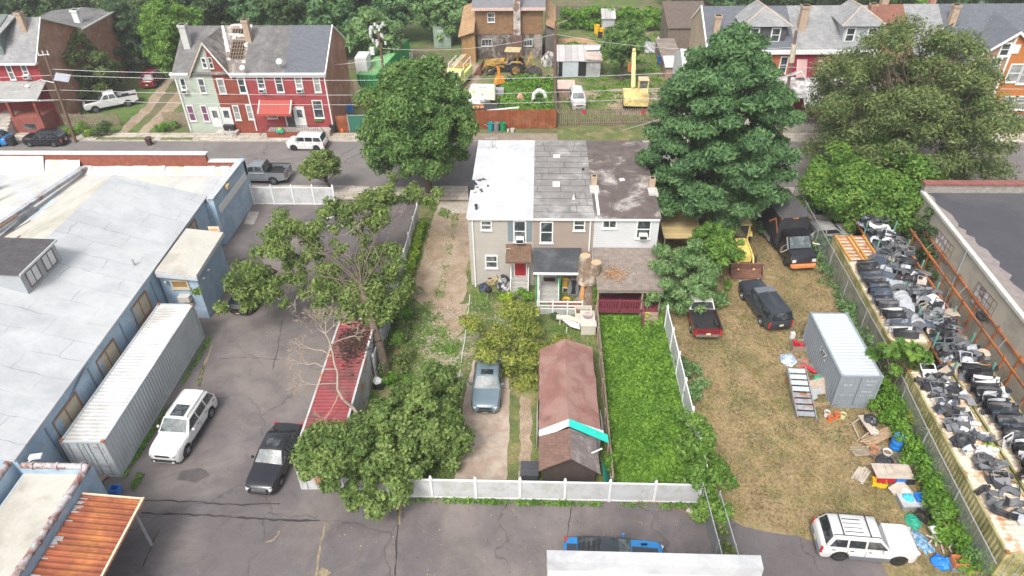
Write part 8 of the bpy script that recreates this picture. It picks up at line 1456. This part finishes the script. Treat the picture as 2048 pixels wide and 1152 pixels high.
# near container: closely packed rows leaning back
y=34.3
while y<42.4:
    x=ct(y)-.35+random.uniform(-.15,.15); mi=random.choices([0,1,2,3,5],[7,4,1,.6,1.6])[0]; cpart('car_bumper',mi,(x,y,2.66),(random.uniform(-.9,-.5),random.uniform(-.05,.05),random.uniform(-.12,.12)),f'{CN[mi]} bumper leaning in the packed row on the near tan container roof','row of bumpers on the container near the box truck',random.uniform(.85,1.0),random.randint(0,1)); y+=random.uniform(.16,.27)
for y in np.arange(34.6,43,.38):
    x=ct(y)+.75+random.uniform(-.15,.2); k,mi=random.choice([('car_hood',1),('car_hood',2),('car_fender',1),('car_fender',2),('car_side_panel',5),('car_hood',4)]); cpart(k,mi,(x,y,2.68),(random.uniform(-.4,.2),random.uniform(-.3,.3),random.uniform(-.8,.8)),f'{CN[mi]} {KN[k]} lying along the right edge of the near tan container roof','loose panels on the container near the box truck',.9)
# shelf rack pile
for i in range(360):
    y=random.uniform(31.3,50.0) if i<265 else random.uniform(20.5,30.5); cx_=25.95+(y-33)*.05; x=cx_+random.uniform(-1.0,1.0); k=random.choices(['car_bumper','car_fender','car_hood','car_side_panel','car_dashboard'],[6,3,1.5,2,2.5])[0]; mi=random.choices([0,1,2,3,4,5],[8,6,2.2,.8,.6,2])[0]
    z=2.12+random.choice([0,.12,.3,.5]); cpart(k,mi,(x,y,z),(random.uniform(-1.3,-.2) if k!='car_hood' else random.uniform(-.4,.4),random.uniform(-.35,.35),random.uniform(-.6,.6)),f'{CN[mi]} {KN[k]} in the jumbled pile on the {"upper" if i<265 else "lower"} shelf rack',f'car parts heaped on the {"upper" if i<265 else "lower"} shelf rack',random.uniform(.55,.85),random.randint(0,1))
cb=lambda y:22.95+(y-25.3)*.048
for i in range(110):
    y=20.3+11.0*(i+.5)/110+random.uniform(-.15,.15); 
    dens=1 if y>25 else .55
    if random.random()>dens: continue
    x=cb(y)+random.uniform(-.75,.8); k=random.choices(['car_bumper','car_fender','car_hood','car_side_panel','car_dashboard'],[4,3,1.5,3,2])[0]; mi=random.choices([0,1,2,3,4,5],[10,6,1.5,.8,.4,2])[0]
    cpart(k,mi,(x,y,2.68),(random.uniform(-1.4,-.9) if k!='car_hood' else 0,random.uniform(-.15,.15),random.uniform(-.7,.7)),f'{CN[mi]} {KN[k]} scattered on the left roof of the two lower tan containers','car parts scattered on the lower left container roof',random.uniform(.6,.85),random.randint(0,1))
y=22.5
while y<31.3:
    x=25.4+(y-26)*.048+random.uniform(-.2,.2); mi=random.choices([0,1,2,3,5],[8,3,1.5,1,1])[0]; k='car_bumper' if random.random()<.8 else 'car_dashboard'; cpart(k,mi,(x,y,2.68),(random.uniform(-1.0,-.4),random.uniform(-.08,.08),random.uniform(-.2,.2)),f'{CN[mi]} {KN[k]} stacked on the tan container roof at the right edge','car parts on the container at the right edge',1,random.randint(0,1)); y+=random.uniform(.11,.2)
# wrecked cars and parts at the far end of the rack yard
k=car('stripped pale grey car body at the far end of the parts yard','car',(23.8,50.2),.15,L=4.3,Wd=1.75,H=1.4,body=mat('dusty_grey_body',(.22,.22,.21),.8,0,.25,2),hood=.85,belt=.95,plate=False,glass=DRK,wind=DRK,name='wrecked_car')
k=car('crushed pale car shell near the street behind the fence','car',(24.0,54.3),A90+.1,L=4.2,Wd=1.7,H=1.3,body=mat('pale_wreck',(.36,.35,.33),.8,0,.3,2),hood=.8,belt=.9,plate=False,glass=DRK,name='wrecked_car')
k=car('dark green wrecked car partly under the tree by the racks','car',(24.3,47.9),.05,L=4.0,Wd=1.7,H=1.35,body=mat('green_wreck',(.04,.07,.065),.6,0,.3,2),hood=.8,belt=.9,plate=False,glass=DRK,wind=DRK,name='wrecked_car')
# ---------------- thin summer air
hz=MB().box(-300,300,-40,330,-1,45).build('haze',None or MC['dark_gap']); hz.data.materials.clear()
hm=bpy.data.materials.new('haze_air'); hm.use_nodes=True; hm.node_tree.nodes.clear(); pv=hm.node_tree.nodes.new('ShaderNodeVolumePrincipled'); pv.inputs['Density'].default_value=.0006; pv.inputs['Color'].default_value=(.93,.95,1,1); pv.inputs['Anisotropy'].default_value=.2
ho=hm.node_tree.nodes.new('ShaderNodeOutputMaterial'); hm.node_tree.links.new(pv.outputs[0],ho.inputs['Volume']); hz.data.materials.append(hm); tag(hz,kind='stuff')
